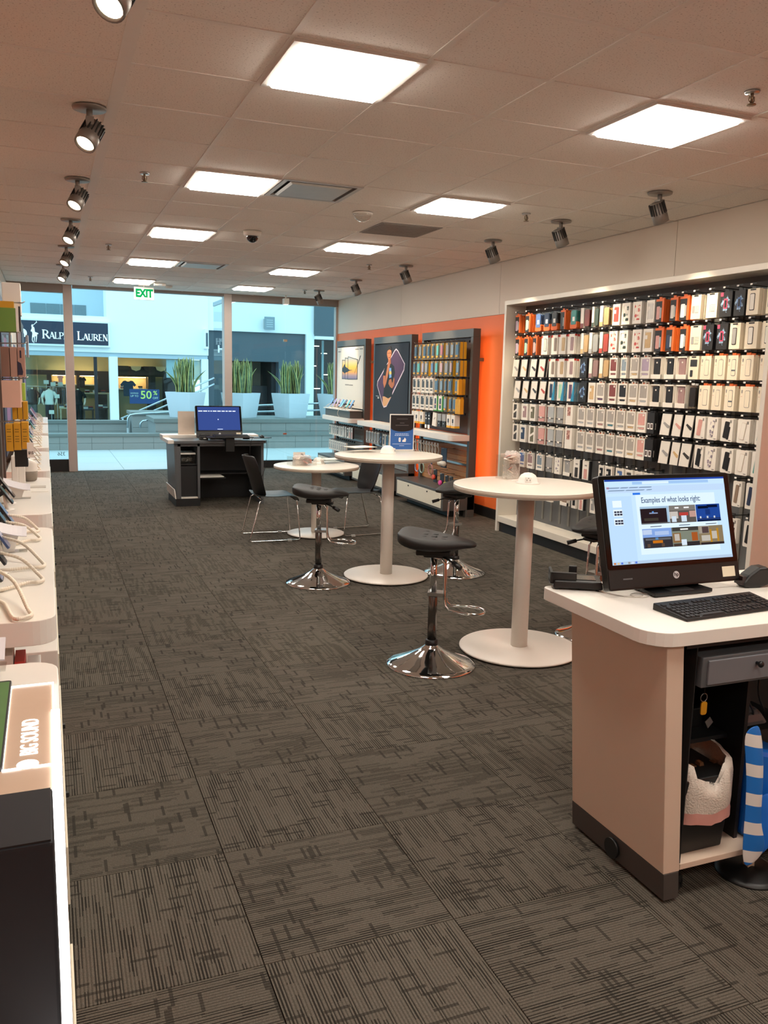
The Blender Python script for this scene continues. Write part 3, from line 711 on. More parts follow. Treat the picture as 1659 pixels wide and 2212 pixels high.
for x, y, z in ((.42, FY+.78, .50), (.6, FY+.78, .50), (1.15, FY+.8, .45), (1.3, FY+.8, .45), (1.6, FY+.8, .5), (1.74, FY+.8, .5), (1.25, FY+1.75, .95), (1.5, FY+1.75, .95), (1.75, FY+1.75, .95), (2.5, FY+3.25, 1.08), (3.1, FY+3.25, 1.08), (.3, FY+3.3, 1.2), (.7, FY+3.3, 1.2)):
    for q in range(3):
        tag(MB().use(fold[(k*2+q) % 5]).box(x-.07, x+.07, y-.1, y+.1, z+.03*q, z+.03*q+.027).build('folded_garment', bevel=.008), 'folded %s garment, %s up in shop stack number %s counting from the left front' % (('white', 'grey', 'black', 'red', 'pale blue')[(k*2+q) % 5], ORD[q], ORD[k]), 'garment', 'folded clothes stacks in the shop'); 
    k += 1
for x, z, y, where in ((.0, 1.28, FY+1.1, 'highest, above the left of the clothes rack'), (.2, 1.22, FY+1.1, 'above the middle of the clothes rack'), (.42, 1.22, FY+1.25, 'above the right of the clothes rack'), (.3, .85, FY+.65, 'right of the white shirt mannequin'), (.12, .36, FY+.5, 'low in front of the white shirt mannequin')):
    tag(MB().use(mat('shop card', '#cfd0c4', .6)).box(x-.075, x+.075, y, y+.01, z-.06, z+.06).cyl((x, y+.005, 0), (x, y+.005, z-.05), .006, 6).build('price_stand'), 'small white price card ' + where, 'price card', 'price cards in the shop')
db = thing('dark_shop_building', (6.6, 28.5, 0), 'white building with a dark slate shop front across the court', 'building')
SLT = mat('dark slate front', '#46545c', .5, var=.05, scale=2)
D_ = lambda n, mt, *a, bev=0: MB().use(mt).box(*a).build(n, db, bev)
D_('upper_wall', COURT, 4.95, 8.55, FY+.1, FY+1.8, 3.06, 6.0)
D_('front_header', SLT, 4.96, 8.27, FY+.2, FY+.6, 2.1, 3.06)
D_('front_pier', SLT, 4.96, 5.55, FY+.2, FY+.6, 0, 2.1)
D_('front_pier', SLT, 7.35, 8.27, FY+.2, FY+.6, 0, 2.1)
D_('inner_wall', mat('olive wall', '#6d6e60', .8), 5.3, 8.2, FY+2.2, FY+2.3, 0, 2.2)
D_('inner_counter', BLACK2, 5.5, 7.3, FY+1.2, FY+1.5, 0, 1.28)
D_('inner_jamb', BLACK2, 7.2, 7.36, FY+.6, FY+2.2, 0, 2.1)
D_('inner_ceiling', BLACK2, 5.3, 8.2, FY+.6, FY+2.3, 2.1, 2.2)
D_('column', COURT, 8.27, 8.55, FY+.05, FY+.6, 0, 3.06)
D_('side_wall', SLT, 8.55, 13.5, FY-.05, FY+1.0, 3.0, 6.0)
D_('side_ledge', COURT, 8.55, 13.5, FY-.08, FY+.2, 2.9, 3.0)
D_('side_interior', mat('dark interior', '#22211f', .8), 8.55, 13.5, FY+1.4, FY+1.5, 0, 3.0)
D_('side_glass', SHOPGL, 8.55, 13.5, FY+.2, FY+.21, 0, 2.9)
for z, x in ((2.7, 8.9), (2.45, 9.2), (2.0, 8.8), (1.7, 9.25), (1.2, 8.95)): D_('side_lamp', emitmat('side shop lamp', (1, .9, .75), 2.5), x, x+.22, FY+1.3, FY+1.32, z, z+.03)
for x in (8.68, 9.1): D_('side_upright', PALEBL, x, x+.07, FY+.9, FY+.95, 0, 2.9)
text('lettering', 'H', .33, face((5.40, FY+.19, 2.46), (1, 0, 0), (0, 0, 1)), WSIGN, db, .01, .01)
bs = thing('blade_sign', (6.95, FY-.1, 3.1), 'grey square blade sign projecting from the white wall', 'sign')
MB().use(mat('blade grey', '#7f8f96', .5)).box(6.78, 7.12, FY-.16, FY-.1, 3.14, 3.56).build('panel', bs)
MB().use(STEEL).box(6.80, 6.83, FY-.1, FY+.1, 3.2, 3.5).build('bracket', bs)
for k in range(4): MB().use(mat('blade text', '#a9b6bb', .5)).box(6.84, 7.06, FY-.163, FY-.16, 3.44-.07*k, 3.465-.07*k).build('text_line', bs)
bs = thing('blade_sign', (4.86, FY-.15, 2.45), 'narrow white and slate blade sign at the wall corner', 'sign')
MB().use(COURT).box(4.79, 4.91, FY-.3, FY+.002, 2.45, 3.07).build('panel', bs)
MB().use(SLT).box(4.82, 4.885, FY-.305, FY-.3, 2.52, 2.95).build('insert', bs)
# ------------------------------------------------------------------ phone case packages
PAL = dict(lil='#b7a3b5', mint='#a5cfae', blue='#4f6ea3', navy='#26344f', dark='#3a3734', teal='#3f8d86', tl='#54b3a2', blk='#17181a', mar='#7a3b38', grn='#3f4f48', gold='#c9a878', red='#b5493d',
           clr='#cfcac2', pink='#d29a90', wht='#e8e6e2', gry='#9c9a97', cream='#d8cfc0', tau='#8c7765', mau='#9c7c7a', slv='#a8abac', bgr='#7f8d98', pur='#5e3f5c', pnk2='#a87a74', tl2='#3f7d8a', olv='#6b6347', slate='#5b6166', two='#8d8a86', line='#e3ddd2', scr='#2a2c30', mount='#77736e')
def cm(c):
    if c == 'leaf': return mat('case leaf', '#26382c', .5, col2='#e6e2d6', spots=28)
    if c == 'rose': return mat('case rose', '#c4473f', .5, col2='#e9dccb', spots=34)
    if c == 'flor': return mat('case floral', '#8a7f8c', .5, col2='#e9e2d6', spots=38)
    if c == 'redf': return mat('case red floral', '#a8584a', .5, col2='#dcc9b4', spots=40)
    return mat('case ' + c, PAL[c], .42, var=.12, scale=30)
NAMES = dict(lil='lilac', mint='mint', blue='blue', navy='navy', dark='charcoal', teal='teal', tl='turquoise', blk='black', mar='maroon', grn='dark green', gold='gold', red='red', clr='clear', pink='pink', wht='white', gry='grey', cream='cream', tau='taupe', mau='mauve', slv='silver', bgr='blue-grey', pur='purple', pnk2='dusky pink', tl2='sea blue', olv='olive', slate='slate', two='two-tone', line='outlined', scr='dark-screen', mount='mounted', leaf='dark leafy', rose='rose floral', flor='floral')
DESC = {'or': 'black and orange card with %s case', 'tray': 'clear tray with orange foot and %s case', 'strip': 'white strip and clear sleeve, %s case', 'win': 'white window box with %s case', 'plain': 'white carton with %s phone picture',
        'dark': 'black carton with %s splash picture', 'redc': 'white carton with red corner, %s phone', 'book': 'slanted white tray card, %s phone', 'clam': 'white-edged clear clamshell, %s case', 'open': 'white open-front box with %s case', 'outl': 'cream carton, orange hanger, %s phone',
        'blue': 'white carton with blue side, %s case', 'shell': 'clear shell pack with %s case', 'diag': 'white box with split window, %s case', 'clip': 'clear pack with dark clip, %s case', 'pict': 'tall white box with %s picture', 'photo': 'black card with %s photo squares', 'spec': 'white card with %s slim case', 'slim': 'slim white box, black side, %s case'}
CLEARP = glassmat('clear package plastic', (.95, .95, .93), .9, .16)
OR_ = mat('package orange', '#e0692a', .5); BLKC = mat('package black card', '#1b1a1b', .5); REDC = mat('package red', '#c23a30', .5)
BLUC = mat('package blue', '#1f86ad', .5); CARDW = mat('package white', '#e6dfd4', .5, var=.02); CARDC = mat('package cream', '#e9dcc4', .5, var=.02); PRN = mat('package print grey', '#8d8780', .6)
PINKC = mat('package hot pink', '#d8486a', .5); YEL = mat('package yellow', '#e2a51f', .5); GRN_ = mat('package green', '#4f9a45', .5)
W_, H_, TH = .10, .18, .026
_pk = {}
def pkg(kind, col):
    key = (kind, col)
    if key in _pk: return _pk[key]
    c = cm(col); P = []; w, h, t = W_/2, H_, TH
    def part(name, b, bev=0): P.append((name, b.mesh(name, bev, 1)))
    def frame(mt, x0, x1, z0, z1, th=t):
        b = MB().use(mt); b.box(-w, w, .004, th, 0, h)
        b.box(-w, x0, 0, .004, 0, h).box(x1, w, 0, .004, 0, h).box(x0, x1, 0, .004, 0, z0).box(x0, x1, 0, .004, z1, h); return b
    rr = lambda x0, x1, z0, z1, r, mt, y0=-.003, y1=0: MB().use(mt).prism(rrect(x0, x1, z0, z1, r, 3), y0, y1, 'y')
    tab = lambda mt: MB().use(mt).box(-.018, .018, .004, .007, h, h+.016)
    if kind == 'or':
        part('card', MB().use(BLKC).box(-w, w*.55, 0, .012, 0, h*.9).use(OR_).box(-w, w, 0, .016, h*.9, h).box(w*.55, w, 0, t, 0, h*.9))
        part('case_sample', rr(-w*.72, w*.1, .02, h*.68, .007, c)); part('phone_picture', rr(w*.12, w*.48, .03, h*.62, .004, mat('case slv', PAL['slv'])))
        part('hang_tab', tab(OR_))
    elif kind == 'tray':
        part('tray', MB().use(CLEARP).prism(rrect(-w, w, h*.3, h, .018, 4), 0, t, 'y'))
        part('foot', MB().use(OR_).prism(rrect(-w, w, 0, h*.36, .016, 4), -.001, t, 'y')); part('case_sample', rr(-w*.72, w*.72, h*.2, h*.93, .012, c, -.004, .012)); part('price_sticker', MB().use(TAGW).box(-.012, .02, -.006, -.004, h*.38, h*.6))
    elif kind == 'strip':
        part('strip', MB().use(CARDW).box(-w, -w*.3, 0, t, 0, h).use(c).box(-w, -w*.3, -.0008, 0, 0, h*.22)); part('sleeve', MB().use(CLEARP).prism(rrect(-w*.3, w, 0, h, .012, 3), 0, t, 'y')); part('case_sample', rr(-w*.2, w*.85, .012, h*.9, .012, c, .004, .014))
    elif kind == 'win':
        part('box', frame(CARDW, -w*.66, w*.66, .025, h-.022), .0); part('case_sample', rr(-w*.6, w*.6, .03, h-.028, .009, c, .0012, .004)); part('label', MB().use(CARDW).box(-w*.62, -w*.1, 0, .0012, h*.55, h*.72)); part('hang_tab', tab(BLACK))
    elif kind == 'plain':
        part('box', MB().use(CARDC).box(-w, w, 0, t+.008, 0, h), .001)
        if col in ('two', 'line', 'mount', 'scr'):
            part('phone_picture', rr(-w*.45, w*.35, .03, h*.82, .008, mat('case dark', PAL['dark'])) if col != 'scr' else MB().use(c).box(-w*.7, w*.7, -.001, 0, h*.55, h*.85))
            if col != 'scr': part('picture_inner', rr(-w*.38, w*.28, .036, h*.79, .006, mat('case line', PAL['line']) if col != 'mount' else mat('case gry', PAL['gry']), -.0042, -.003))
            else: part('phone_picture', rr(-w*.6, -w*.1, .02, h*.4, .006, c))
        else:
            part('phone_picture', rr(-w*.7, -w*.25, .045, h*.55, .005, c)); b = MB().use(PRN)
            for q in range(4): b.box(-w*.1, w*.7, -.001, 0, h*.52-.012*q, h*.535-.012*q)
            b.box(-w*.1, w*.6, -.0012, 0, h*.25, h*.28); part('print', b)
        part('brand_band', MB().use(BLACK).box(-w*.5, w*.4, -.001, 0, h*.93, h*.985)); part('hang_tab', tab(BLACK))
    elif kind == 'dark':
        part('box', MB().use(BLKC).box(-w, w, 0, t, 0, h), .001); acc = PINKC if col == 'pink' else mat('case blue', PAL['blue'])
        part('splash', MB().use(mat('splash', '#8fb0cf', .5, col2='#31343c', spots=45)).prism([(w*.8*math.cos(a)*(1+.15*((k % 2)*2-1)), h*.5+h*.3*math.sin(a)*(1+.15*((k % 2)*2-1))) for k, a in enumerate([2*PI*i/14 for i in range(14)])], -.0015, 0, 'y'))
        part('phone_picture', rr(-w*.3, w*.32, h*.32, h*.72, .008, acc, -.004, -.0015)); part('picture_inner', rr(-w*.16, w*.18, h*.36, h*.66, .006, BLKC, -.005, -.004))
        if col == 'pink': part('corner_badge', MB().use(PINKC).box(-w*.95, -w*.5, -.001, 0, h*.82, h*.97))
        part('hang_tab', tab(BLACK))
    elif kind == 'redc':
        part('box', MB().use(CARDW).box(-w, w, 0, t, 0, h).use(REDC).box(-w, -w*.65, -.001, 0, h*.88, h).box(w*.5, w*1.001, .001, t, h*.9, h*1.001)); part('phone_picture', rr(-w*.1, w*.75, .03, h*.85, .009, c)); part('picture_inner', rr(0, w*.65, .038, h*.81, .007, mat('case clr', PAL['clr']) if col == 'two' else mat('case %s lite' % col, PAL[col], .3), -.0038, -.003)); part('hang_tab', tab(BLACK))
    elif kind == 'book':
        sh = .012
        po = [(-w-sh, 0), (w-sh, 0), (w+sh, h), (-w+sh, h)]
        part('card', MB().use(CARDW).prism([(a*.92, b_) for a, b_ in po], 0, .006, 'y')); part('tray', MB().use(BLKC).prism(po, .006, t, 'y')); part('tray_rim', MB().use(CARDW).prism(po, t, t+.003, 'y'))
        part('phone_picture', MB().use(c).prism([(-w*.45, h*.55), (-w*.2, h*.62), (w*.85, h*.45), (w*.8, h*.34), (w*.5, h*.33)], -.002, 0, 'y')); part('hang_tab', tab(BLACK))
    elif kind == 'clam':
        b = frame(CARDW, -w*.8, w*.8, .016, h*.93); b.box(-w*.8, w*.8, -.001, .004, h*.26, h*.34); part('shell', b)
        part('case_sample', MB().use(c if col not in ('slv', 'gold', 'pnk2', 'tl2', 'pur', 'clr') else mat('clear case grey', '#a7a097', .3)).prism(rrect(-w*.74, w*.74, h*.36, h*.91, .008, 3), .0015, .004, 'y'))
        part('lower_window', MB().use(c).prism(rrect(-w*.6, w*.6, .03, h*.24, .004, 3), .001, .004, 'y')); part('camera_dot', MB().use(CARDW).lathe([(.0001, .0), (.009, .0), (.009, .002)], n=10, M=Matrix.Translation((w*.42, .0015, h*.84)) @ Matrix.Rotation(PI/2, 4, 'X')))
        part('hang_tab', MB().use(CARDW).box(-.02, -.012, 0, .005, h, h+.02).box(.012, .02, 0, .005, h, h+.02).box(-.02, .02, 0, .005, h+.015, h+.022).use(OR_).box(-.008, .01, .001, .004, h, h+.008))
    elif kind == 'open':
        b = MB().use(CARDW); b.box(-w, w, .02, t+.012, 0, h).box(-w, w, 0, .02, h*.94, h).box(-w, w, -.001, .02, 0, h*.2).box(-w, -w*.94, 0, .02, 0, h).box(w*.94, w, 0, .02, 0, h); part('box', b); part('case_sample', rr(-w*.66, w*.6, h*.2, h*.9, .009, c, .008, .018)); part('camera_dot', MB().use(CARDW).lathe([(.0001, .0), (.007, .0), (.007, .002)], n=10, M=Matrix.Translation((0, .008, h*.74)) @ Matrix.Rotation(PI/2, 4, 'X'))); part('hang_tab', tab(BLACK))
    elif kind == 'outl':
        part('box', MB().use(CARDC).box(-w, w, 0, t+.01, 0, h), .001); part('phone_outline', rr(-w*.2, w*.62, .03, h*.84, .009, PRN if col != 'slate' else c, -.001, 0)); part('picture_inner', rr(-w*.15, w*.57, .034, h*.82, .007, CARDC, -.0016, -.001))
        if col == 'slate': part('picture_band', MB().use(c).box(-w*.15, w*.57, -.0022, -.0016, h*.36, h*.42))
        part('print', MB().use(PRN).prism([(-w*.8, h*.86), (-w*.6, h*.86), (-w*.6, h*.76), (-w*.7, h*.71), (-w*.8, h*.76)], -.001, 0, 'y').use(REDC).box(-w*.85, -w*.6, -.001, 0, h*.6, h*.61)); part('hang_tab', MB().use(OR_).box(-.012, .022, .002, .008, h, h+.018).box(w*.6, w, .001, .01, h*.92, h+.004))
    elif kind == 'blue':
        part('box', frame(CARDW, -w*.6, w*.3, .02, h*.9)); part('side_wedge', MB().use(BLUC).prism([(w*.1, 0), (w, 0), (w, h), (w*.7, h), (w*.45, h*.45)], -.003, t+.002, 'y')); part('case_sample', rr(-w*.55, w*.25, .024, h*.87, .008, c, .001, .004)); part('hang_tab', tab(BLACK))
    elif kind == 'shell':
        part('shell', MB().use(CLEARP).prism(rrect(-w, w, 0, h, .014, 3), 0, t, 'y')); part('case_sample', rr(-w*.7, w*.7, .015, h*.9, .012, c, .004, .016)); part('hang_tab', tab(TAGW))
    elif kind == 'diag':
        part('box', MB().use(CARDW).box(-w, w, 0, t, 0, h), .001); part('window', MB().use(c).prism([(-w*.5, h*.5), (w*.6, h*.66), (w*.6, h*.92), (-w*.5, h*.92)], -.001, 0, 'y')); part('window', MB().use(c).prism([(-w*.5, h*.1), (w*.6, h*.1), (w*.6, h*.52), (-w*.5, h*.36)], -.001, 0, 'y')); part('hang_tab', tab(BLACK))
    elif kind == 'clip':
        b = MB().use(CARDW).box(-w, w, .003, t, h*.93, h).box(-w, w, .012, t, 0, h); part('tray', b); part('case_sample', rr(-w*.86, w*.9, .008, h*.92, .008, c, .002, .012)); part('clip', MB().use(BLKC).box(-w, w, -.003, .003, h*.26, h*.29).use(CARDW).box(-w*.3, w*.3, -.004, -.001, h*.22, h*.32)); part('hang_tab', tab(CARDW))
    elif kind == 'pict':
        part('box', MB().use(CARDW).box(-w, w, 0, t+.01, 0, h*1.1), .001); part('picture', MB().use(mat('pict %s' % col, '#8a4b44', .5, col2='#c9a08f', scale=60)).box(-w*.5, w*.4, -.001, 0, h*.5, h*.98)); part('hang_tab', MB().use(BLACK).box(-.018, .018, .004, .007, h*1.1, h*1.1+.012))
    elif kind == 'photo':
        part('card', MB().use(BLKC).box(-w, w, 0, .012, 0, h)); b = MB().use(TAGW)
        for q in (-.55, .3): b.box(w*q-.013, w*q+.02, -.001, 0, h*.2, h*.5)
        part('photo', b); part('photo_print', MB().use(mat('photo dark', '#4a3a35', .5)).box(-w*.68, -w*.3, -.002, -.001, h*.26, h*.46).box(w*.2, w*.6, -.002, -.001, h*.26, h*.46)); part('hang_tab', tab(BLACK))
    elif kind == 'spec':
        part('card', MB().use(CARDW).prism(rrect(-w, w, 0, h, .008, 2), 0, t+.006, 'y'))
        M = Matrix.Translation((-.004, 0, h*.5)) @ Matrix.Rotation(.13, 4, 'Y')
        cc = c if col != 'clr' else mat('clear outline', '#cdbfae', .5)
        part('case_sample', MB().use(cc).prism(rrect(-w*.38, w*.38, -h*.36, h*.36, .008, 3), -.003, 0, 'y', M=M)); 
        if col in ('clr', 'flor'): part('case_inner', MB().use(CARDW if col == 'clr' else cm('flor')).prism(rrect(-w*.33, w*.33, -h*.34, h*.34, .007, 3), -.004, -.003, 'y', M=M))
        if col == 'blk': part('case_second', MB().use(c).prism(rrect(w*.25, w*.62, -h*.4, h*.16, .006, 3), -.002, 0, 'y', M=M))
        part('print', MB().use(PRN).box(w*.45, w*.75, -.001, 0, h*.8, h*.92).box(w*.4, w*.8, -.001, 0, h*.04, h*.08)); part('hang_tab', tab(BLACK))
    elif kind == 'slim':
        part('box', MB().use(CARDW).box(-w, w*.7, 0, t, 0, h*1.1).use(BLKC).box(w*.7, w, .001, t, 0, h*1.1)); part('case_sample', rr(-w*.5, w*.3, .01, h*.62, .004, c)); part('print', MB().use(PRN).box(-w*.4, w*.2, -.001, 0, h*.78, h*.86)); part('hang_tab', tab(CARDW))
    _pk[key] = P; return P
def place_pkg(kind, col, loc, rz, w, h, label, group, tilt=0.0, name='phone_case_package', cat='phone case package'):
    P = pkg(kind, col)
    o = inst(name, P[0][1], None, loc, (0, 0, rz), (w/W_, 1, h/H_))
    o.rotation_euler = (tilt, 0, rz)
    tag(o, label, cat, group)
    for n, me in P[1:]: inst(n, me, o)
    return o
# ------------------------------------------------------------------ the large accessory wall
disp = thing('accessory_wall', (4.77, 6.35, 0), 'wide white-framed dark pegboard wall full of phone case packages', 'display wall')
FRW = mat('display frame', '#ded6c9', .42, .1, var=.02)
b = MB().use(FRW); b.box(4.65, 5.006, 4.505, 8.205, 2.478, 2.525); b.build('top_frame', disp, .003)
MB().use(FRW).box(4.65, 5.006, 8.165, 8.205, 0, 2.478).build('side_frame', disp, .003)
MB().use(FRW).box(4.65, 5.006, 4.505, 4.545, 0, 2.478).build('side_frame', disp, .003)
MB().use(FRW).box(4.655, 5.0, 4.545, 8.165, .11, .178).build('bottom_shelf', disp, .002)
MB().use(BLACK2).box(4.68, 5.0, 4.545, 8.165, 0, .11).build('plinth', disp)
PB = mat('pegboard slate', '#5a5b5b', .55, var=.06, scale=3)
for y0, y1 in ((4.545, 5.96), (5.963, 6.95), (6.953, 8.165)): MB().use(PB).box(4.895, 5.0, y0, y1, .178, 2.478).build('back_board', disp)
STRIPM = mat('slot strip', '#6d6a63', .5)
for k in range(22):
    y = 8.02 - .162*k
    MB().use(STRIPM).box(4.889, 4.895, y-.09, y-.055, .22, 2.2).build('slot_strip', disp)
HOLD = mat('dark tag holder', '#1f1e1e', .5)
peg_me = MB().use(BLACK).box(-.012, .012, .155, .16, -.02, .012).tube([(0, .158, 0), (0, -.02, .004), (0, -.03, .012)], .0035, 6).use(HOLD).box(-.028, .028, -.006, -.002, .012, .022).use(TAGW).box(-.006, .014, -.031, -.029, .004, .016).mesh('peg_hook')
RAW = """2.37 0.185 8.058,0.096,or,lil|7.851,0.095,or,mint|7.644,0.135,tray,blue|7.483,0.132,tray,navy|7.345,0.128,tray,dark|7.196,0.083,or,blk|7.012,0.133,tray,teal|6.828,0.167,strip,mar|6.67,0.11,strip,grn|6.529,0.166,strip,gold|6.355,0.122,win,red|6.22,0.13,win,leaf|6.069,0.134,win,rose|5.895,0.117,win,clr|5.779,0.097,or,pink|5.608,0.089,or,clr|5.486,0.105,or,wht|5.357,0.122,plain,gry|5.187,0.132,plain,cream|5.042,0.137,dark,pink|4.908,0.119,dark,blue|4.782,0.129,plain,two|4.605,0.118,plain,gry
2.135 0.19 8.038,0.093,or,lil|7.858,0.088,or,mint|7.69,0.08,or,pink|7.506,0.133,redc,two|7.322,0.122,redc,tau|7.184,0.139,redc,gold|7.034,0.136,redc,mau|6.815,0.125,strip,gold|6.672,0.152,strip,slv|6.513,0.147,strip,red|6.379,0.15,win,rose|6.231,0.143,win,leaf|6.049,0.139,win,rose|5.904,0.15,win,gold|5.762,0.116,or,pink|5.631,0.094,or,navy|5.468,0.091,or,wht|5.337,0.144,plain,gry|5.201,0.128,dark,pink|5.055,0.127,dark,pink|4.926,0.121,plain,mount|4.769,0.133,plain,line|4.615,0.122,plain,line
1.9 0.18 8.061,0.147,book,gry|7.889,0.145,book,gold|7.703,0.137,book,dark|7.539,0.142,book,red|7.347,0.125,redc,tau|7.19,0.14,redc,gold|7.025,0.148,redc,mau|6.81,0.127,dark,blue|6.649,0.152,strip,mau|6.487,0.157,strip,gold|6.35,0.124,clam,mar|6.201,0.096,clam,bgr|6.054,0.126,clam,gold|5.913,0.146,clam,lil|5.772,0.136,open,blk|5.61,0.134,open,blk|5.467,0.141,open,mau|5.33,0.125,plain,scr|5.198,0.129,outl,cream|5.052,0.134,outl,cream|4.921,0.116,outl,slate|4.782,0.141,outl,cream|4.613,0.116,outl,cream
1.675 0.185 8.007,0.162,book,gry|7.839,0.146,book,gold|7.669,0.154,book,dark|7.504,0.149,book,red|7.334,0.165,blue,navy|7.171,0.15,blue,mint|6.994,0.167,blue,pur|6.8,0.155,dark,blue|6.654,0.121,win,gold|6.52,0.137,clam,pur|6.342,0.144,clam,mar|6.197,0.141,clam,blk|6.052,0.136,clam,gold|5.914,0.134,clam,slv|5.763,0.152,open,blk|5.598,0.137,open,blk|5.455,0.132,open,mau|5.323,0.107,shell,blk|5.191,0.134,outl,cream|5.057,0.115,outl,cream|4.926,0.115,outl,slate|4.765,0.14,outl,cream|4.611,0.107,outl,cream
1.437 0.175 8.029,0.124,diag,dark|7.831,0.154,win,mau|7.671,0.132,win,olv|7.499,0.147,clip,pink|7.33,0.166,clip,slv|7.161,0.16,clip,gry|6.999,0.163,pict,pink|6.798,0.139,clam,slv|6.654,0.148,clam,slv|6.494,0.155,clam,pnk2|6.344,0.145,clam,tl2|6.199,0.145,clam,slv|6.057,0.135,clam,gold|5.914,0.141,clam,pink|5.791,0.092,photo,wht|5.604,0.147,book,gry|5.465,0.12,book,pink|5.338,0.12,book,dark|5.206,0.124,spec,pink|5.073,0.127,spec,flor|4.924,0.152,spec,blk|4.759,0.145,spec,clr|4.598,0.107,spec,teal
1.212 0.185 8.008,0.125,diag,dark|7.849,0.145,win,navy|7.666,0.14,diag,olv|7.491,0.151,clip,pink|7.317,0.148,clip,slv|7.159,0.155,clip,gry|6.992,0.178,pict,pink|6.789,0.137,clam,slv|6.638,0.154,clam,slv|6.479,0.153,clam,pnk2|6.329,0.148,clam,tl2|6.181,0.148,clam,slv|6.04,0.133,clam,gold|5.904,0.129,clam,pink|5.795,0.117,photo,wht|5.598,0.138,book,gry|5.468,0.115,book,gold|5.348,0.144,book,dark|5.197,0.109,spec,blk|5.069,0.137,spec,flor|4.9,0.139,spec,blk|4.75,0.151,spec,clr|4.591,0.119,spec,teal
0.925 0.165 7.843,0.139,clam,blue|7.676,0.148,clam,mau|7.492,0.181,clam,bgr|7.314,0.162,clip,gry|7.158,0.114,win,flor|6.99,0.186,open,gry|6.816,0.139,slim,dark|6.667,0.148,slim,pink|6.431,0.089,win,blk|6.321,0.124,win,blk|6.16,0.129,win,blue|6.029,0.116,win,dark|5.901,0.112,win,gry|5.777,0.109,win,dark
0.98 0.19 4.769,0.096,spec,tau|4.64,0.101,spec,navy
0.7 0.19 4.787,0.107,spec,blk|4.626,0.106,spec,blk
0.62 0.16 7.497,0.091,win,mau|7.284,0.239,win,gry|7.011,0.239,open,tau|6.837,0.084,win,blk|6.712,0.099,slim,pink|6.531,0.093,win,gry"""
rowname = ['top row', 'second row', 'third row', 'fourth row', 'fifth row', 'sixth row', 'seventh row', 'lower right row', 'lowest right row', 'bottom row']
XF = 4.735
def w_of(w, kind): return max(.07, min(w*.86, .118)) if kind not in ('or', 'strip', 'photo') else (min(w*1.0, .105) if kind != 'strip' else min(w*.9, .14))
count = 0; third = MB()
for ri, ln in enumerate(RAW.strip().split('\n')):
    zt, h, rest = ln.split(' ', 2); zt = float(zt); h = float(h)
    for ci, it in enumerate(rest.split('|')):
        y, w, kind, col = it.split(','); y = float(y); w = w_of(float(w), kind)
        if y - w/2 < 4.552: y = 4.553 + w/2
        d = DESC[kind] % NAMES[col]
        lab = '%s, %s, %s from the left' % (d, rowname[ri], ORD[ci])
        tilt = 0
        place_pkg(kind, col, (XF, y, zt-h), -PI/2, w, h, lab, 'packages on the accessory wall')
        inst('peg_hook', peg_me, disp, Vector((XF, y, zt+.018)) - disp.location, (0, 0, -PI/2))
        count += 1
        th = {'plain': .034, 'outl': .036, 'open': .038, 'pict': .036, 'spec': .032}.get(kind, .029) + .004
        if count <= 138 or ri < 6:
            place_pkg(kind, col, (XF+th, y-.004 if ci % 2 else y+.003, zt-h-.002), -PI/2, w*.99, h*.99, 'package behind the %s, %s, %s from left' % (d.split(' with ')[0].split(',')[0], rowname[ri], ORD[ci]), 'packages behind the front ones on the accessory wall')
            third.use({'or': OR_, 'dark': BLKC, 'photo': BLKC, 'book': BLKC, 'tray': CLEARP, 'strip': CLEARP, 'shell': CLEARP, 'blue': BLUC}.get(kind, CARDW))
            if kind not in ('tray', 'strip', 'shell'): third.box(XF+2*th, XF+2*th+.026, y-w*.48, y+w*.48, zt-h, zt-.002)
so = third.build('package_stock'); so['kind'] = 'stuff'
tag(so, 'further packages hanging deep behind the first two on each peg', 'packages')
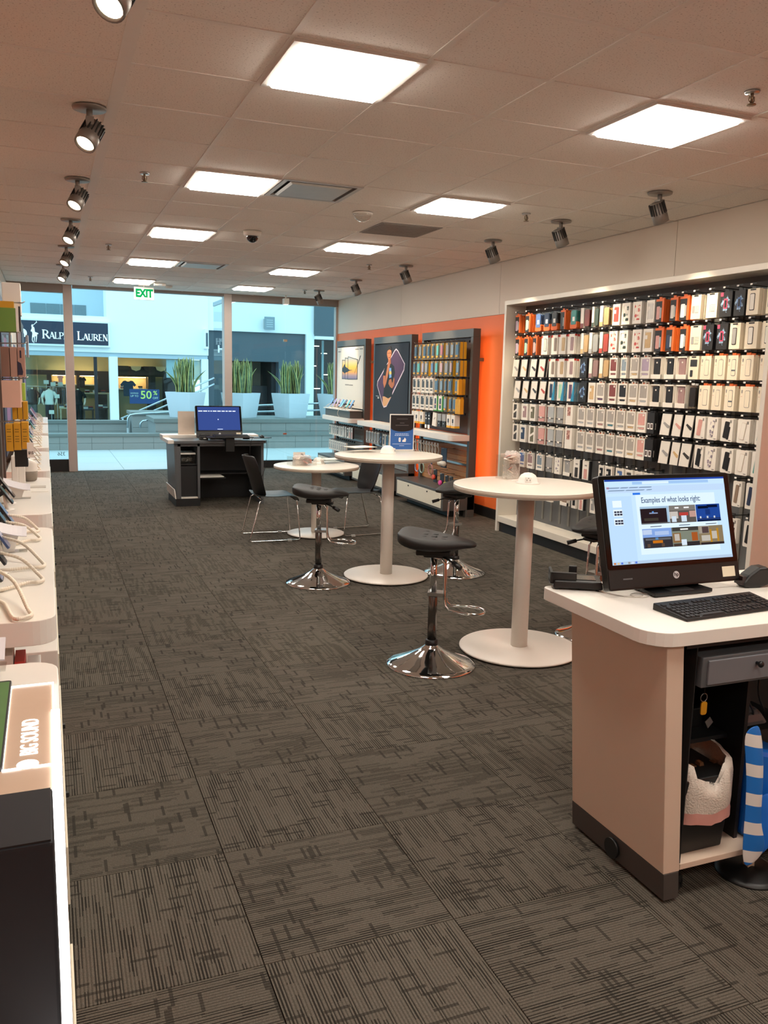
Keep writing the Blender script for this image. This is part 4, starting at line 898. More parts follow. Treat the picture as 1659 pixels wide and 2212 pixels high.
# ------------------------------------------------------------------ slate merchandise fixtures along both walls
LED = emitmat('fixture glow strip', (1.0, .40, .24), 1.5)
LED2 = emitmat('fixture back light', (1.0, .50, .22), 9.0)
SLAT = mat('slat board', '#8d8c87', .5)
WOODP = mat('warm laminate board', '#b8804a', .5, var=.12, scale=6)
PANELW = mat('white drawer front', '#e4dcc8', .4, var=.02)
def fixture(side, y0, y1, label, kind, lowboard=SLAT, drawers=1):
    fx = (lambda u: 4.75-u) if side == 'R' else (lambda u: -.27+u)
    t = thing('display_fixture', (fx(0), (y0+y1)/2, 0), label, 'display fixture')
    def bx(name, mt, u0, u1, a0, a1, z0, z1, bev=0, parent=None):
        xs = sorted((fx(u0), fx(u1))); return MB().use(mt).box(xs[0], xs[1], a0, a1, z0, z1).build(name, parent or t, bev)
    for a in (y0, y1-.06): bx('side_post', SLATE, -.10, 0, a, a+.06, 0, 2.18, .003)
    bx('header', SLATE, -.10, 0, y0, y1, 2.18, 2.28, .003)
    if kind != 'pegs': bx('back_panel', SLATE, -.10, -.06, y0+.06, y1-.06, 1.007, 2.18)
    else: bx('back_panel', mat('walnut board', '#5b4034', .5, var=.15, scale=5), -.10, -.06, y0+.06, y1-.06, 1.007, 2.18)
    # counter slab with rounded front corners
    r = .06; u1 = .27; n = 5; po = [(0, y0), (0, y1)]
    for k in range(n+1):
        a = PI/2 - PI/2*k/n; po.append((u1-r+r*math.cos(a), y1-r+r*math.sin(a)))
    for k in range(n+1):
        a = -PI/2*k/n; po.append((u1-r+r*math.cos(a), y0+r+r*math.sin(a)))
    MB().use(WHITE).prism([(fx(u), y) for u, y in po], .937, 1.007, 'z').build('counter', t, .002)
    # lower board of slats
    n = 9; h = .59/n
    for k in range(n): bx('slat', lowboard, -.06, -.035, y0+.06, y1-.06, .345+h*k, .345+h*(k+1)-.006)
    bx('hang_rail', STEEL, -.035, -.02, y0+.06, y1-.06, .86, .885)
    bx('hang_rail', STEEL, -.035, -.02, y0+.06, y1-.06, .62, .645)
    ub = .33 if side == 'R' else .272
    body = bx('base_cabinet', SLATE if side == 'R' else WHITE, -.10, ub, y0+.0, y1, .085, .335, .004)
    w = (y1-y0)/drawers
    for k in range(drawers):
        d = bx('drawer_front', PANELW, ub, ub+.006, y0+w*k+.05, y0+w*(k+1)-.05, .115, .30, .002)
        for q in (.3, .7): bx('knob', BLACK, ub+.006, ub+.016, y0+w*(k+q)-.008, y0+w*(k+q)+.008, .262, .278, parent=d)
    bx('plinth', BLACK2, -.08, .2, y0+.1, y1-.1, 0, .085)
    for a in (y0+.005, y1-.065): bx('foot', SLATE, -.10, .02, a, a+.06, 0, .085)
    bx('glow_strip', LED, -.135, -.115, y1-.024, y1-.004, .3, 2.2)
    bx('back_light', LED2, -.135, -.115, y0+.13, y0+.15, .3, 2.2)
    for a in (y0+.2, y1-.2): bx('wall_bracket', SLATE, -.25 if side == 'R' else -.25, -.10, a-.02, a+.02, 1.9, 1.94)
    return t, fx, bx
F3, fx, bx = fixture('R', 9.10, 10.59, 'grey fixture of yellow accessory packs beside the accessory wall', 'pegs', WOODP)
F2, _, bx2 = fixture('R', 10.94, 12.41, 'grey fixture framing the dark purple portrait poster', 'poster')
F1, _, bx1 = fixture('R', 12.78, 14.22, 'grey fixture framing the white tablet poster', 'poster')
XP = 4.75
# poster on F2
po2 = thing('poster', (XP-.01, 11.675, 1.01), 'dark navy poster of a person holding a phone before a purple diamond', 'poster')
PY0, PY1, PZ0, PZ1 = 11.01, 12.345, 1.01, 2.165
def S2(pts): return [(PY1 - s_*(PY1-PY0), PZ1 - t_*(PZ1-PZ0)) for s_, t_ in pts]
MB().use(mat('poster navy', '#141b28', .7, var=.05)).box(XP-.008, XP+.03, PY0, PY1, PZ0, PZ1).build('sheet', po2)
layers = [('print_diamond', '#d8c9d4', [(.645, .06), (.70, .085), (.90, .25), (.885, .33), (.40, .80), (.32, .815), (.28, .78), (.095, .53), (.11, .47), (.60, .085)]),
          ('print_diamond', '#4a2f4f', [(.65, .075), (.70, .10), (.885, .255), (.87, .32), (.39, .785), (.32, .80), (.29, .77), (.11, .53), (.125, .48), (.61, .095)]),
          ('print_trousers', '#d3a070', [(.28, .67), (.54, .66), (.40, .785), (.32, .80), (.29, .77)]),
          ('print_shirt', '#101214', [(.30, .33), (.36, .27), (.44, .24), (.52, .245), (.60, .28), (.63, .36), (.60, .42), (.585, .5), (.56, .66), (.45, .69), (.30, .66), (.33, .5), (.33, .42), (.28, .40)]),
          ('print_arm', '#b9714a', [(.29, .40), (.35, .40), (.34, .5), (.37, .38), (.42, .25), (.46, .215), (.5, .22), (.47, .3), (.42, .42), (.38, .5), (.33, .56), (.29, .50)]),
          ('print_arm', '#a8643f', [(.60, .42), (.63, .44), (.62, .52), (.56, .56), (.50, .54), (.45, .5), (.47, .45), (.53, .44), (.56, .49), (.58, .48)]),
          ('print_neck', '#a8643f', [(.43, .19), (.5, .19), (.51, .25), (.43, .25)]),
          ('print_face', '#c07a50', [(.40, .075), (.45, .06), (.51, .07), (.52, .12), (.50, .18), (.46, .205), (.42, .18), (.39, .13)]),
          ('print_hair', '#1d1512', [(.39, .10), (.395, .05), (.44, .022), (.50, .03), (.525, .07), (.51, .08), (.46, .068), (.41, .082)]),
          ('print_eyes', '#3a2218', [(.415, .112), (.445, .108), (.445, .117), (.415, .119)]), ('print_eyes', '#3a2218', [(.47, .108), (.50, .110), (.50, .118), (.47, .117)]),
          ('print_mouth', '#7d3a2c', [(.44, .165), (.48, .163), (.475, .174), (.445, .174)]),
          ('print_phone', '#6fa0d8', [(.47, .30), (.53, .30), (.54, .42), (.48, .43)]), ('print_phone', '#e8c46a', [(.475, .345), (.533, .34), (.538, .38), (.478, .385)]),
          ('print_caption', '#9aa0a6', [(.08, .665), (.17, .668), (.17, .676), (.08, .673)]), ('print_caption', '#e8e8e8', [(.14, .685), (.17, .685), (.17, .70), (.14, .70)])]
for k, (n_, c_, pts) in enumerate(layers):
    MB().use(mat('poster ' + c_, c_, .65)).prism(S2(pts), XP-.008-.0006*(k+1), XP-.008, 'x').build(n_, po2)
# poster on F1
po1 = thing('poster', (XP-.01, 13.5, 1.16), 'white poster showing three tablets with a sunset and a pen', 'poster')
PY0, PY1, PZ0, PZ1 = 12.85, 14.155, 1.16, 2.165
MB().use(mat('poster white', '#dfd8cc', .5, var=.02)).box(XP-.008, XP+.03, PY0, PY1, PZ0, PZ1).build('sheet', po1)
def sunset():
    mt = mat('sunset print', '#888888', .4); nt = mt.node_tree; tc = nt.nodes.new('ShaderNodeTexCoord'); sp = nt.nodes.new('ShaderNodeSeparateXYZ')
    mr = nt.nodes.new('ShaderNodeMapRange'); mr.inputs[1].default_value = .45; mr.inputs[2].default_value = .86
    rp = nt.nodes.new('ShaderNodeValToRGB'); e = rp.color_ramp.elements
    e[0].color = lin('#4f5a8f'); e[1].color = lin('#7fa6c8'); e[1].position = 1
    for p, c_ in ((.2, '#a08a98'), (.35, '#f2a63a'), (.55, '#f7c23e'), (.72, '#e3c78c')): el = e.new(p); el.color = lin(c_)
    nt.links.new(tc.outputs['Object'], sp.inputs[0]); nt.links.new(sp.outputs[2], mr.inputs[0]); nt.links.new(mr.outputs[0], rp.inputs[0]); nt.links.new(rp.outputs[0], nt.nodes['Principled BSDF'].inputs['Base Color']); return mt
SUN = sunset(); INK = mat('print ink', '#22252b', .4)
for k, (a, b_, t0, t1, t2) in enumerate(((.20, .42, .205, .215, .525), (.315, .56, .17, .185, .527), (.43, .80, .152, .205, .53))):
    MB().use(INK).prism(S2([(a, t0), (b_, t1), (b_, t2), (a, t2+.005)]), XP-.010-.001*k, XP-.008, 'x').build('print_tablet', po1)
    MB().use(SUN).prism(S2([(a+.018, t0+.012), (b_-.012, t1+.01), (b_-.012, t2-.008), (a+.018, t2-.006)]), XP-.0105-.001*k, XP-.008, 'x').build('print_screen', po1)
MB().use(INK).prism(S2([(.21, .36), (.27, .31), (.30, .28), (.34, .32), (.43, .35), (.50, .375), (.63, .38), (.50, .39), (.42, .41), (.30, .43), (.22, .40)]), XP-.0135, XP-.008, 'x').build('print_rock', po1)
MB().use(INK).prism(S2([(.90, .148), (.912, .150), (.705, .425), (.695, .428)]), XP-.014, XP-.008, 'x').build('print_pen', po1)
for a, b_, t_ in ((.33, .48, .615), (.49, .63, .617), (.03, .14, .06), (.70, .83, .035), (.86, .98, .033)): MB().use(PRN).prism(S2([(a, t_), (b_, t_), (b_, t_+.017), (a, t_+.017)]), XP-.0095, XP-.008, 'x').build('print_caption', po1)

# yellow accessory packs and their pegs on F3
def add_kind(kind, col, parts): _pk[(kind, col)] = parts
w, h, t_ = W_/2, H_, TH
for col in ('navy', 'gry', 'blk', 'tl', 'red', 'tau', 'lil', 'blue', 'pink', 'bgr'):
    c = cm(col); rr = lambda x0, x1, z0, z1, r, mt, y0=-.003, y1=0: MB().use(mt).prism(rrect(x0, x1, z0, z1, r, 3), y0, y1, 'y')
    add_kind('yel', col, [('card', MB().use(mat('pack grey card', '#6d6350', .5)).box(-w, w, .006, .012, 0, h).use(YEL).box(w*.8, w, .012, .05, 0, h).mesh('card')), ('blister', MB().use(CLEARP).box(-w*.85, w*.85, -.006, .006, .02, h*.93).mesh('blister')),
        ('case_sample', rr(-w*.5, w*.5, h*.26, h*.86, .008, c, -.003, .006).mesh('case_sample')), ('badge', MB().use(YEL).lathe([(.0001, 0), (.012, 0), (.012, .002)], n=10, M=Matrix.Translation((0, -.0065, h*.9)) @ Matrix.Rotation(PI/2, 4, 'X')).box(-w*.5, w*.5, -.008, -.006, .02, .04).mesh('badge'))])
add_kind('green', 'G', [('box', MB().use(CARDW).box(-w, w*.6, 0, .03, 0, h).use(GRN_).box(w*.6, w, 0, .032, 0, h).box(-w, w*.6, -.001, 0, 0, .014).mesh('box')), ('picture', MB().use(cm('navy')).prism(rrect(-w*.5, w*.3, .03, h*.85, .01), -.002, 0, 'y').use(cm('pink')).box(-w*.6, w*.4, -.003, -.002, h*.4, h*.48).mesh('picture')), ('hang_tab', MB().use(CARDW).box(-.015, .015, .002, .005, h, h+.016).mesh('hang_tab'))])
add_kind('ybox', 'Y', [('box', MB().use(CARDW).box(-w, w, 0, .07, .03, h).use(YEL).box(-w, w, 0, .07, 0, .03).mesh('box')), ('picture', MB().use(cm('blk')).prism(rrect(-w*.4, w*.3, .07, h*.7, .01), -.002, 0, 'y').box(-w*.1, w*.05, -.0015, 0, .04, .07).mesh('picture')), ('hang_tab', MB().use(YEL).box(-.015, .015, .002, .005, h, h+.016).mesh('hang_tab'))])
add_kind('bbox', 'B', [('box', MB().use(BLKC).box(-w, w, 0, .05, 0, h).mesh('box')), ('picture', MB().use(cm('wht')).box(-w*.5, w*.5, -.001, 0, h*.45, h*.55).box(-w*.4, w*.3, -.001, 0, h*.7, h*.8).mesh('picture')), ('price_card', MB().use(TAGW).box(-w*.8, w*.8, -.004, -.002, -.05, 0).mesh('price_card'))])
add_kind('kbox', 'K', [('box', MB().use(cm('gry')).box(-w, w, 0, .05, h*.45, h).use(BLKC).box(-w, w, -.002, .06, 0, h*.45).mesh('box')), ('badge', MB().use(TAGW).lathe([(.0001, 0), (.008, 0), (.008, .002)], n=10, M=Matrix.Translation((0, -.003, h*.25)) @ Matrix.Rotation(PI/2, 4, 'X')).mesh('badge'))])
add_kind('pbox', 'P', [('box', MB().use(CARDW).prism([(-w-.01, .0), (w-.01, -.01), (w+.012, h), (-w+.012, h+.01)], 0, .02, 'y').mesh('box')), ('picture', MB().use(cm('tau')).prism([(-w*.2, h*.55), (w*.5, h*.7), (w*.55, h*.62), (-w*.1, h*.48)], -.001, 0, 'y').mesh('picture'))])
RAW3 = """2.12 0.2 10.488,0.122,navy|10.35,0.109,gry|10.208,0.134,navy|10.079,0.114,blk|9.944,0.116,blk|9.812,0.115,tl|9.693,0.117,red|9.525,0.123,tau|9.393,0.124,gry|9.258,0.135,navy
1.9 0.19 10.528,0.124,blk|10.392,0.136,tl|10.254,0.097,lil|10.14,0.122,gry|9.96,0.112,blue|9.834,0.12,tl|9.691,0.127,pink|9.537,0.143,tau|9.415,0.093,pink|9.227,0.108,bgr
1.68 0.19 10.513,0.124,W|10.379,0.121,W|10.227,0.118,W|10.098,0.12,W|9.97,0.123,W|9.812,0.15,navy|9.669,0.117,bgr|9.546,0.09,navy|9.422,0.135,navy|9.241,0.1,navy
1.46 0.19 10.532,0.125,W|10.397,0.122,W|10.238,0.151,W|10.087,0.11,W|9.957,0.136,W|9.823,0.125,G|9.678,0.144,G|9.543,0.111,gry|9.395,0.109,navy|9.282,0.11,navy
1.24 0.16 10.546,0.114,Y|10.409,0.13,Y|10.254,0.13,Y|10.1,0.074,B|10.009,0.09,B|9.846,0.13,P|9.699,0.113,K|9.566,0.112,K|9.434,0.115,Y|9.308,0.115,Y"""
peg3 = MB().use(STEEL).tube([(0, .16, 0), (0, -.02, .004), (0, -.03, .014)], .003, 6).use(BLACK).box(-.01, .01, .155, .17, -.015, .012).mesh('peg_hook')
r3 = ['top', 'second', 'third', 'fourth', 'fifth']
for ri, ln in enumerate(RAW3.strip().split('\n')):
    zt, h3, rest = ln.split(' ', 2); zt = float(zt); h3 = float(h3)
    for ci, it in enumerate(rest.split('|')):
        y, w3, c = it.split(','); y = min(float(y), 10.575-float(w3)/2*.9); w3 = float(w3)*.86
        kind, col, d = {'W': ('clam', 'dark', 'white cable pack'), 'G': ('green', 'G', 'white and green pack'), 'Y': ('ybox', 'Y', 'white box with yellow foot'), 'B': ('bbox', 'B', 'narrow black box'), 'P': ('pbox', 'P', 'slanted white box'), 'K': ('kbox', 'K', 'grey and black box')}.get(c, ('yel', c, 'yellow-badged pack, %s case' % NAMES.get(c, c)))
        o = place_pkg(kind, col, (4.62, y, zt-h3), -PI/2, w3, h3, '%s, %s row of the yellow accessory fixture, %s from left' % (d, r3[ri], ORD[ci]), 'packs on the yellow accessory fixture', name='accessory_pack', cat='accessory pack')
        if kind in ('yel', 'clam', 'green'):
            place_pkg(kind, col, (4.665 if kind == 'yel' else 4.655, y-.006, zt-h3), -PI/2, w3, h3, 'pack hanging behind the %s row front pack, %s from left, yellow fixture' % (r3[ri], ORD[ci]), 'packs behind the front ones on the yellow accessory fixture', name='accessory_pack', cat='accessory pack')
        inst('peg_hook', peg3, F3, Vector((4.62, y, zt+.014)) - F3.location, (0, 0, -PI/2))
for k, y in enumerate((9.262, 9.195)):
    pass
for ri, ys in ((3, (9.20, 9.155, 9.11)), (2, (9.165,))):
    for q, y in enumerate(ys):
        tag(MB().use(YEL).box(4.60, 4.65, y-.02, y+.018, (1.24 if ri == 3 else 1.47)+.02, (1.24 if ri == 3 else 1.47)+.20).build('yellow_box'), 'narrow yellow box at the right end of the %s row, %s from the right' % (r3[ri], ORD[len(ys)-1-q]), 'box', 'narrow yellow boxes on the accessory fixture')
# cable coils, ring packs below the F3 counter
def coil(y, z, r, mt, label, name='cable_coil', card=None, x=4.63):
    t = thing(name, (x, y, z-r), label, 'cable coil' if name == 'cable_coil' else 'accessory pack', 'coils and packs under the accessory counter')
    pts = []
    for k in range(40):
        a = 2*PI*k/20; pts.append((x - .012*k/40, y + r*math.sin(a), z + r*math.cos(a)))
    MB().use(mt).tube(pts, .006, 6).build('coil', t)
    MB().use(card or TAGW).box(x+.004, x+.008, y-.02, y+.02, z+r*.6, z+r+.03).build('card', t)
    MB().use(STEEL).tube([(4.78, y, z+r+.03), (x-.02, y, z+r+.034), (x-.03, y, z+r+.045)], .003, 6).build('hook', t)
WCAB = mat('white cable', '#d6d1c6', .45)
for k in range(9): coil(10.45-.088*k, .77, .062, WCAB, '%s white cable coil from the left under the accessory counter' % ORD[k])
CC = [('#8fa6c4', 'pale blue'), ('#a9c4b4', 'pale green'), ('#c58a84', 'dusty red')]
for k, (c_, n_) in enumerate(CC): coil((10.35, 10.2, 9.92)[k], .50, .07, mat('ring ' + n_, c_, .4), '%s ring pack hanging below the cable coils' % n_, 'ring_pack', mat('ring card', '#26304a', .5))
def lowpack(y, z, w, h, card, acc, label, balls=False, x=4.62):
    t = thing('accessory_pack', (x, y, z-h), label, 'accessory pack', 'coils and packs under the accessory counter')
    MB().use(card).box(x, x+.006, y-w/2, y+w/2, z-h, z).build('card', t)
    if balls:
        for q in (-.28, .08, .42): MB().use(acc).ball((x-.03, y-w*q, z-h*.78), .036, 12).build('ball', t)
    else: MB().use(acc).lathe([(.022, -.018), (.032, -.012), (.032, .012), (.022, .018), (.018, 0)], n=14, M=Matrix.Translation((x-.022, y, z-h*.6)) @ Matrix.Rotation(PI/2, 4, 'Y')).build('product', t)
    MB().use(STEEL).tube([(4.78, y, z-.01), (x-.03, y, z-.006)], .003, 6).build('hook', t)
lowpack(9.53, .82, .16, .25, mat('navy card', '#20263c', .5), mat('white ball', '#ddd8cc', .5), 'navy pack holding three white balls near the counter end', True)
lowpack(9.72, .53, .10, .17, BLKC, mat('bright red', '#e0543f', .5), 'black pack with a bright red band', x=4.6)
lowpack(9.52, .50, .11, .20, BLKC, mat('hot pink', '#f04fa0', .5), 'black pack with a hot pink band', x=4.6)
lowpack(9.38, .49, .09, .19, BLKC, mat('yellow green', '#a8b43a', .5), 'black pack with a yellow-green band', x=4.6)
lowpack(9.26, .49, .09, .19, BLKC, mat('olive band', '#6b7030', .5), 'black pack with an olive band near the fixture end', x=4.6)
# packs hanging under the F1 and F2 counters
cols = ['teal', 'clr', 'gry', 'gry', 'dark', 'clr', 'gry', 'wht', 'wht', 'blk', 'pink', 'pink']
for row, (zt, h3) in enumerate(((.84, .17), (.58, .17))):
    for k in range(12):
        y = 14.10 - .105*k; c = cols[k] if row == 0 else 'gry'
        if row == 1 and k > 8: continue
        place_pkg('win' if c not in ('pink', 'wht') else 'slim', c, (4.60, y, zt-h3), -PI/2, .085, h3, '%s hanging pack from the left, %s row under the tablet poster counter' % (ORD[k], 'upper' if row == 0 else 'lower'), 'packs under the tablet poster counter', name='hanging_pack', cat='hanging pack')
        inst('peg_hook', peg3, F1, Vector((4.60, y, zt+.012)) - F1.location, (0, 0, -PI/2))
for k, c in enumerate(('gry', 'gry', 'gry', 'gry', 'gry', 'blk', 'navy', 'navy', 'blue', 'blue')):
    y = 12.25 - .118*k
    place_pkg('clip' if k < 5 else ('dark' if k == 5 else ('blue' if k > 6 else 'win')), 'gry' if k < 5 else ('blue' if k == 5 else 'navy'), (4.60, y, .67), -PI/2, .095, .18, '%s hanging pack from the left under the portrait poster counter' % ORD[k], 'packs under the portrait poster counter', name='hanging_pack', cat='hanging pack')
    inst('peg_hook', peg3, F2, Vector((4.60, y, .862)) - F2.location, (0, 0, -PI/2))
# riser and demo phones on F1
rs = thing('display_riser', (4.62, 13.6, 1.007), 'grey riser with a white top under the tablet poster', 'riser')
MB().use(SLATE).box(4.53, 4.74, 12.86, 14.15, 1.007, 1.125).build('riser_body', rs, .003)
MB().use(WHITE).box(4.50, 4.74, 12.84, 14.17, 1.125, 1.14).build('riser_top', rs, .002)
PHB = mat('phone black glass', '#121318', .12)
def demo_phone(x, y, z, label, body, screen, dirx=-1, tilt=.6, tether=None, group='demo phones on display'):
    t = thing('demo_phone', (x, y, z), label, 'phone', group)
    M = Matrix.Translation((0, 0, .0)) @ Matrix.Rotation(-dirx*tilt, 4, 'Y')
    MB().use(WHITE).lathe([(.001, 0), (.035, 0), (.035, .004), (.012, .008)], n=16).cyl((0, 0, .006), (-dirx*.01, 0, .085), .008, 10).build('stand', t, world=False)
    MM = Matrix.Translation((0, 0, .075)) @ Matrix.Rotation(-dirx*tilt, 4, 'Y')
    p = MB().use(body).prism(rrect(-.036, .036, -.05, .095, .009, 3), -.004, .004, 'x', M=MM).build('phone_body', t, world=False)
    MB().use(screen).prism(rrect(-.033, .033, -.046, .091, .007, 3), dirx*.0046, dirx*.004, 'x', M=MM).build('screen', p, world=False)
    MB().use(BLACK).box(-.012, .012, -.03, .03, 0, .02, M=MM @ Matrix.Translation((-dirx*.016, 0, .01))).build('clamp', p, world=False)
    if tether:
        MB().use(mat('tether cable', '#ddd0bd', .5)).tube(tether, .0045, 6).build('tether', t, world=False)
    return t
def bez(a, b, c, d, n=14):
    a, b, c, d = map(Vector, (a, b, c, d))
    return [tuple((1-s)**3*a + 3*(1-s)**2*s*b + 3*(1-s)*s*s*c + s**3*d) for s in [k/n for k in range(n+1)]]
scr = [mat('screen %d' % i, c_, .15, emit=.35) for i, c_ in enumerate(('#5f7fa8', '#8a6fa0', '#9a7a88', '#6a8fb5', '#4a4f6a', '#5fb0b5'))]
bodies = [mat('phone body %s' % n_, c_, .3) for n_, c_ in (('blue', '#3d4f7a'), ('white', '#d5d5d8'), ('pink', '#b08aa0'), ('violet', '#7a6a9a'), ('black', '#1d1e22'), ('teal', '#4f8f98'))]
for k in range(7):
    demo_phone(4.60, 14.05-.175*k, 1.14, '%s demo phone from the left on the riser under the tablet poster' % ORD[k], bodies[k % 6], scr[k % 6], -1, .55, bez((.02, 0, .08), (-.03, .0, .06), (-.09, .02, .03), (-.10, .0, .0)))
demo_phone(4.40+.15, 13.3, 1.14, 'larger demo phone on a white post in front of the riser row', bodies[2], scr[5], -1, .6, bez((.02, 0, .08), (-.05, .0, .02), (-.12, .02, -.08), (-.05, .0, -.12)))
bx1('lower_shelf_top', WHITE, .0, .36, 12.80, 14.30, 1.0075, 1.012) if False else None
# ------------------------------------------------------------------ left wall fixtures
LF = []
names = ['nearest', 'second', 'third', 'fourth', 'fifth', 'sixth', 'seventh']
for k in range(7):
    y0 = .57 + 1.83*k
    LF.append(fixture('L', y0, y0+1.48, '%s white counter fixture along the left wall' % names[k], 'pegs' if k == 2 else 'poster'))
    if k != 2:
        p_ = thing('poster', (-.262, y0+.74, 1.1), 'wall poster above the %s left counter' % names[k], 'poster')
        MB().use(mat('left poster %d' % (k % 3), ('#2d3a55', '#cfc9be', '#7a4a3a')[k % 3], .5)).box(-.30, -.262, y0+.07, y0+1.41, 1.1, 2.165).build('sheet', p_)
        MB().use(mat('left poster print %d' % (k % 3), ('#8f6a9a', '#4a5f8a', '#d0a070')[k % 3], .5)).prism(rrect(y0+.4, y0+1.0, 1.3, 1.9, .05), -.262, -.2612, 'x').build('print', p_)
# nearest counter: edge-lit sheet with lettering
GLOW = emitmat('edge light white', (1, .97, .95), 5.0)
es = thing('edge_lit_sheet', (-.06, 1.6, 1.007), 'clear edge-lit sheet with white lettering on the nearest left counter', 'sign')
MB().use(mat('sheet peach', '#cdae95', .35)).box(-.135, -.010, .75, 1.885, 1.007, 1.0105).build('sheet', es)
for a in ((-.013, -.010, 1.475, 1.885), (-.095, -.010, 1.882, 1.885), (-.095, -.010, 1.472, 1.476), (-.096, -.094, 1.476, 1.882)): MB().use(GLOW).box(a[0], a[1], a[2], a[3], 1.0105, 1.0125).build('lit_edge', es)
MB().use(GLOW).box(-.016, .0, .58, 1.72, 1.0105, 1.014).build('lit_strip', es)
LW = emitmat('lit lettering', (1, .98, .95), 1.6)
text('lettering', 'BIG SOUND', .043, face((-.052, 1.608, 1.0112), (0, 1, 0), (-1, 0, 0)), LW, es, .001, .0002, sx=.72)
MB().use(LW).lathe([(.011, 0), (.018, 0), (.018, .001), (.011, .001)], (-.055, 1.487, 1.0108), 20).build('round_mark', es)
text('caption', 'demo', .010, face((-.016, 1.85, 1.0112), (0, 1, 0), (-1, 0, 0)), PRN, es, .0005) if False else None
bs_ = thing('speaker_box', (-.14, .82, 1.012), 'tall black speaker box on the nearest left counter', 'speaker')
MB().use(mat('blue black fabric', '#0b0c14', .7, var=.1, scale=80)).box(-.255, -.0102, .783, .895, 1.0145, 1.25).build('cabinet', bs_, .003)
MB().use(mat('speaker top', '#1e1d1e', .6)).box(-.253, -.0122, .786, .892, 1.25, 1.2515).build('top_plate', bs_)
gt = thing('tablet', (-.17, 1.68, 1.0105), 'tablet with a green playing field picture lying on the lit counter', 'tablet')
MB().use(BLACK).prism(rrect(-.25, -.094, 1.47, 1.91, .008), 1.0106, 1.018, 'z').build('tablet_body', gt, .001)
MB().use(mat('green field', '#4f7a3a', .4, var=.2, scale=14)).box(-.245, -.098, 1.485, 1.9, 1.018, 1.0185).build('screen', gt)
def sign_card(x, y, z, label, w=.13, d=.07, lift=.06, col=None):
    t = thing('curved_sign_card', (x, y, z), label, 'price card', 'curved price cards on the left counters')
    n = 8; top = []; 
    b = MB().use(col or mat('card lilac white', '#d6d3da', .5))
    for k in range(n+1):
        u = k/n; px = -w/2 + w*u; pz = lift + .035*(1-u)**1.6
        top.append((px, pz))
    P = [(px, -d/2, pz-.012) for px, pz in top] + [(px, d/2, pz+.012) for px, pz in top]
    Q = [(a, b_, c-.003) for a, b_, c in P]
    m1 = n+1; b.v += P + Q; o = 2*m1
    for k in range(n):
        b.f += [[k, k+1, m1+k+1, m1+k], [o+m1+k, o+m1+k+1, o+k+1, o+k], [k, o+k, o+k+1, k+1], [m1+k, m1+k+1, o+m1+k+1, o+m1+k]]; b.mi += [b.cur]*4; b.sm += [False]*4
    b.f += [[0, m1, o+m1, o], [n, o+n, o+m1+n, m1+n]]; b.mi += [b.cur]*2; b.sm += [False]*2
    b.build('card', t, world=False)
    MB().use(WHITE).prism([(-w*.35, 0), (w*.15, 0), (w*.3, lift-.004), (-w*.3, lift+.012)], -.012, .012, 'y').build('holder', t, world=False)
    MB().use(ACRYL).box(-w*.4, w*.5, -.03, .03, 0, .003).build('foot', t, world=False)
sign_card(-.165, 4.80, 1.007, 'curved price card on the third left counter in front of the round speaker')
sign_card(-.155, 3.38, 1.007, 'curved price card in the middle of the second left counter', lift=.075)
sign_card(-.19, 2.02, 1.012, 'curved price card at the far end of the nearest left counter', w=.16, d=.09, lift=.045)
# demo phones with looping cables on the second and third left counters
def catmull(P, n=8):
    P = [Vector(p) for p in P]; P = [P[0]*2-P[1]] + P + [P[-1]*2-P[-2]]; out = []
    for i in range(1, len(P)-2):
        for k in range(n):
            u = k/n; p0, p1, p2, p3 = P[i-1:i+3]
            out.append(tuple(.5*((2*p1) + (p2-p0)*u + (2*p0-5*p1+4*p2-p3)*u*u + (3*p1-p0-3*p2+p3)*u**3)))
    return out + [tuple(P[-2])]
def tether(p0, tip, p1, z=.006):
    t_ = Vector(tip); a = Vector(p0); b_ = Vector(p1)
    return catmull([a, a.lerp(t_, .45) + Vector((.012, .03, .012)), t_ + Vector((-.010, .055, .006)), t_ + Vector((.0, .014, 0)), t_ + Vector((-.014, -.012, 0)), t_ + Vector((-.045, -.010, 0)), b_.lerp(t_, .25), b_])
def cable_on(phone, pts):
    b = MB().use(mat('tether cable', '#ddd0bd', .5)); b.tube(pts, .0055, 8); c = b.build('tether', phone)
    s_ = MB().use(mat('tether coil', '#e9e0d0', .4))
    for i in range(len(pts)-1):
        p, q = Vector(pts[i]), Vector(pts[i+1]); L = (q-p).length
        for k in range(max(1, int(L/.0085))):
            c_ = p.lerp(q, (k+.5)/max(1, int(L/.0085))); s_.ball(tuple(c_), .0066, 6)
    s_.build('coil_wrap', c)
spec = [(2.78, (-.062, 2.425, 1.016), (-.16, 2.62, 1.016)), (3.02, (-.034, 2.83, 1.016), (-.17, 2.74, 1.016)), (3.30, (-.03, 3.05, 1.016), (-.17, 3.02, 1.016)), (3.62, (-.046, 3.55, 1.016), (-.17, 3.45, 1.016)), (3.80, (-.053, 3.735, 1.016), (-.17, 3.66, 1.016))]
for k, (y, tip, back) in enumerate(spec):
    ph = demo_phone(-.175, y, 1.007, '%s demo phone from the front on the second left counter' % ORD[k], bodies[4] if k != 2 else bodies[0], PHB if k % 2 else scr[4], 1, .55, None, 'demo phones on the left counters')
    cable_on(ph, tether((-.175, y, 1.08), tip, back))
for k, y in enumerate((4.40, 4.62)):
    demo_phone(-.20, y, 1.007, '%s demo phone from the front on the third left counter' % ORD[k], bodies[4], PHB, 1, .6, None, 'demo phones on the left counters')
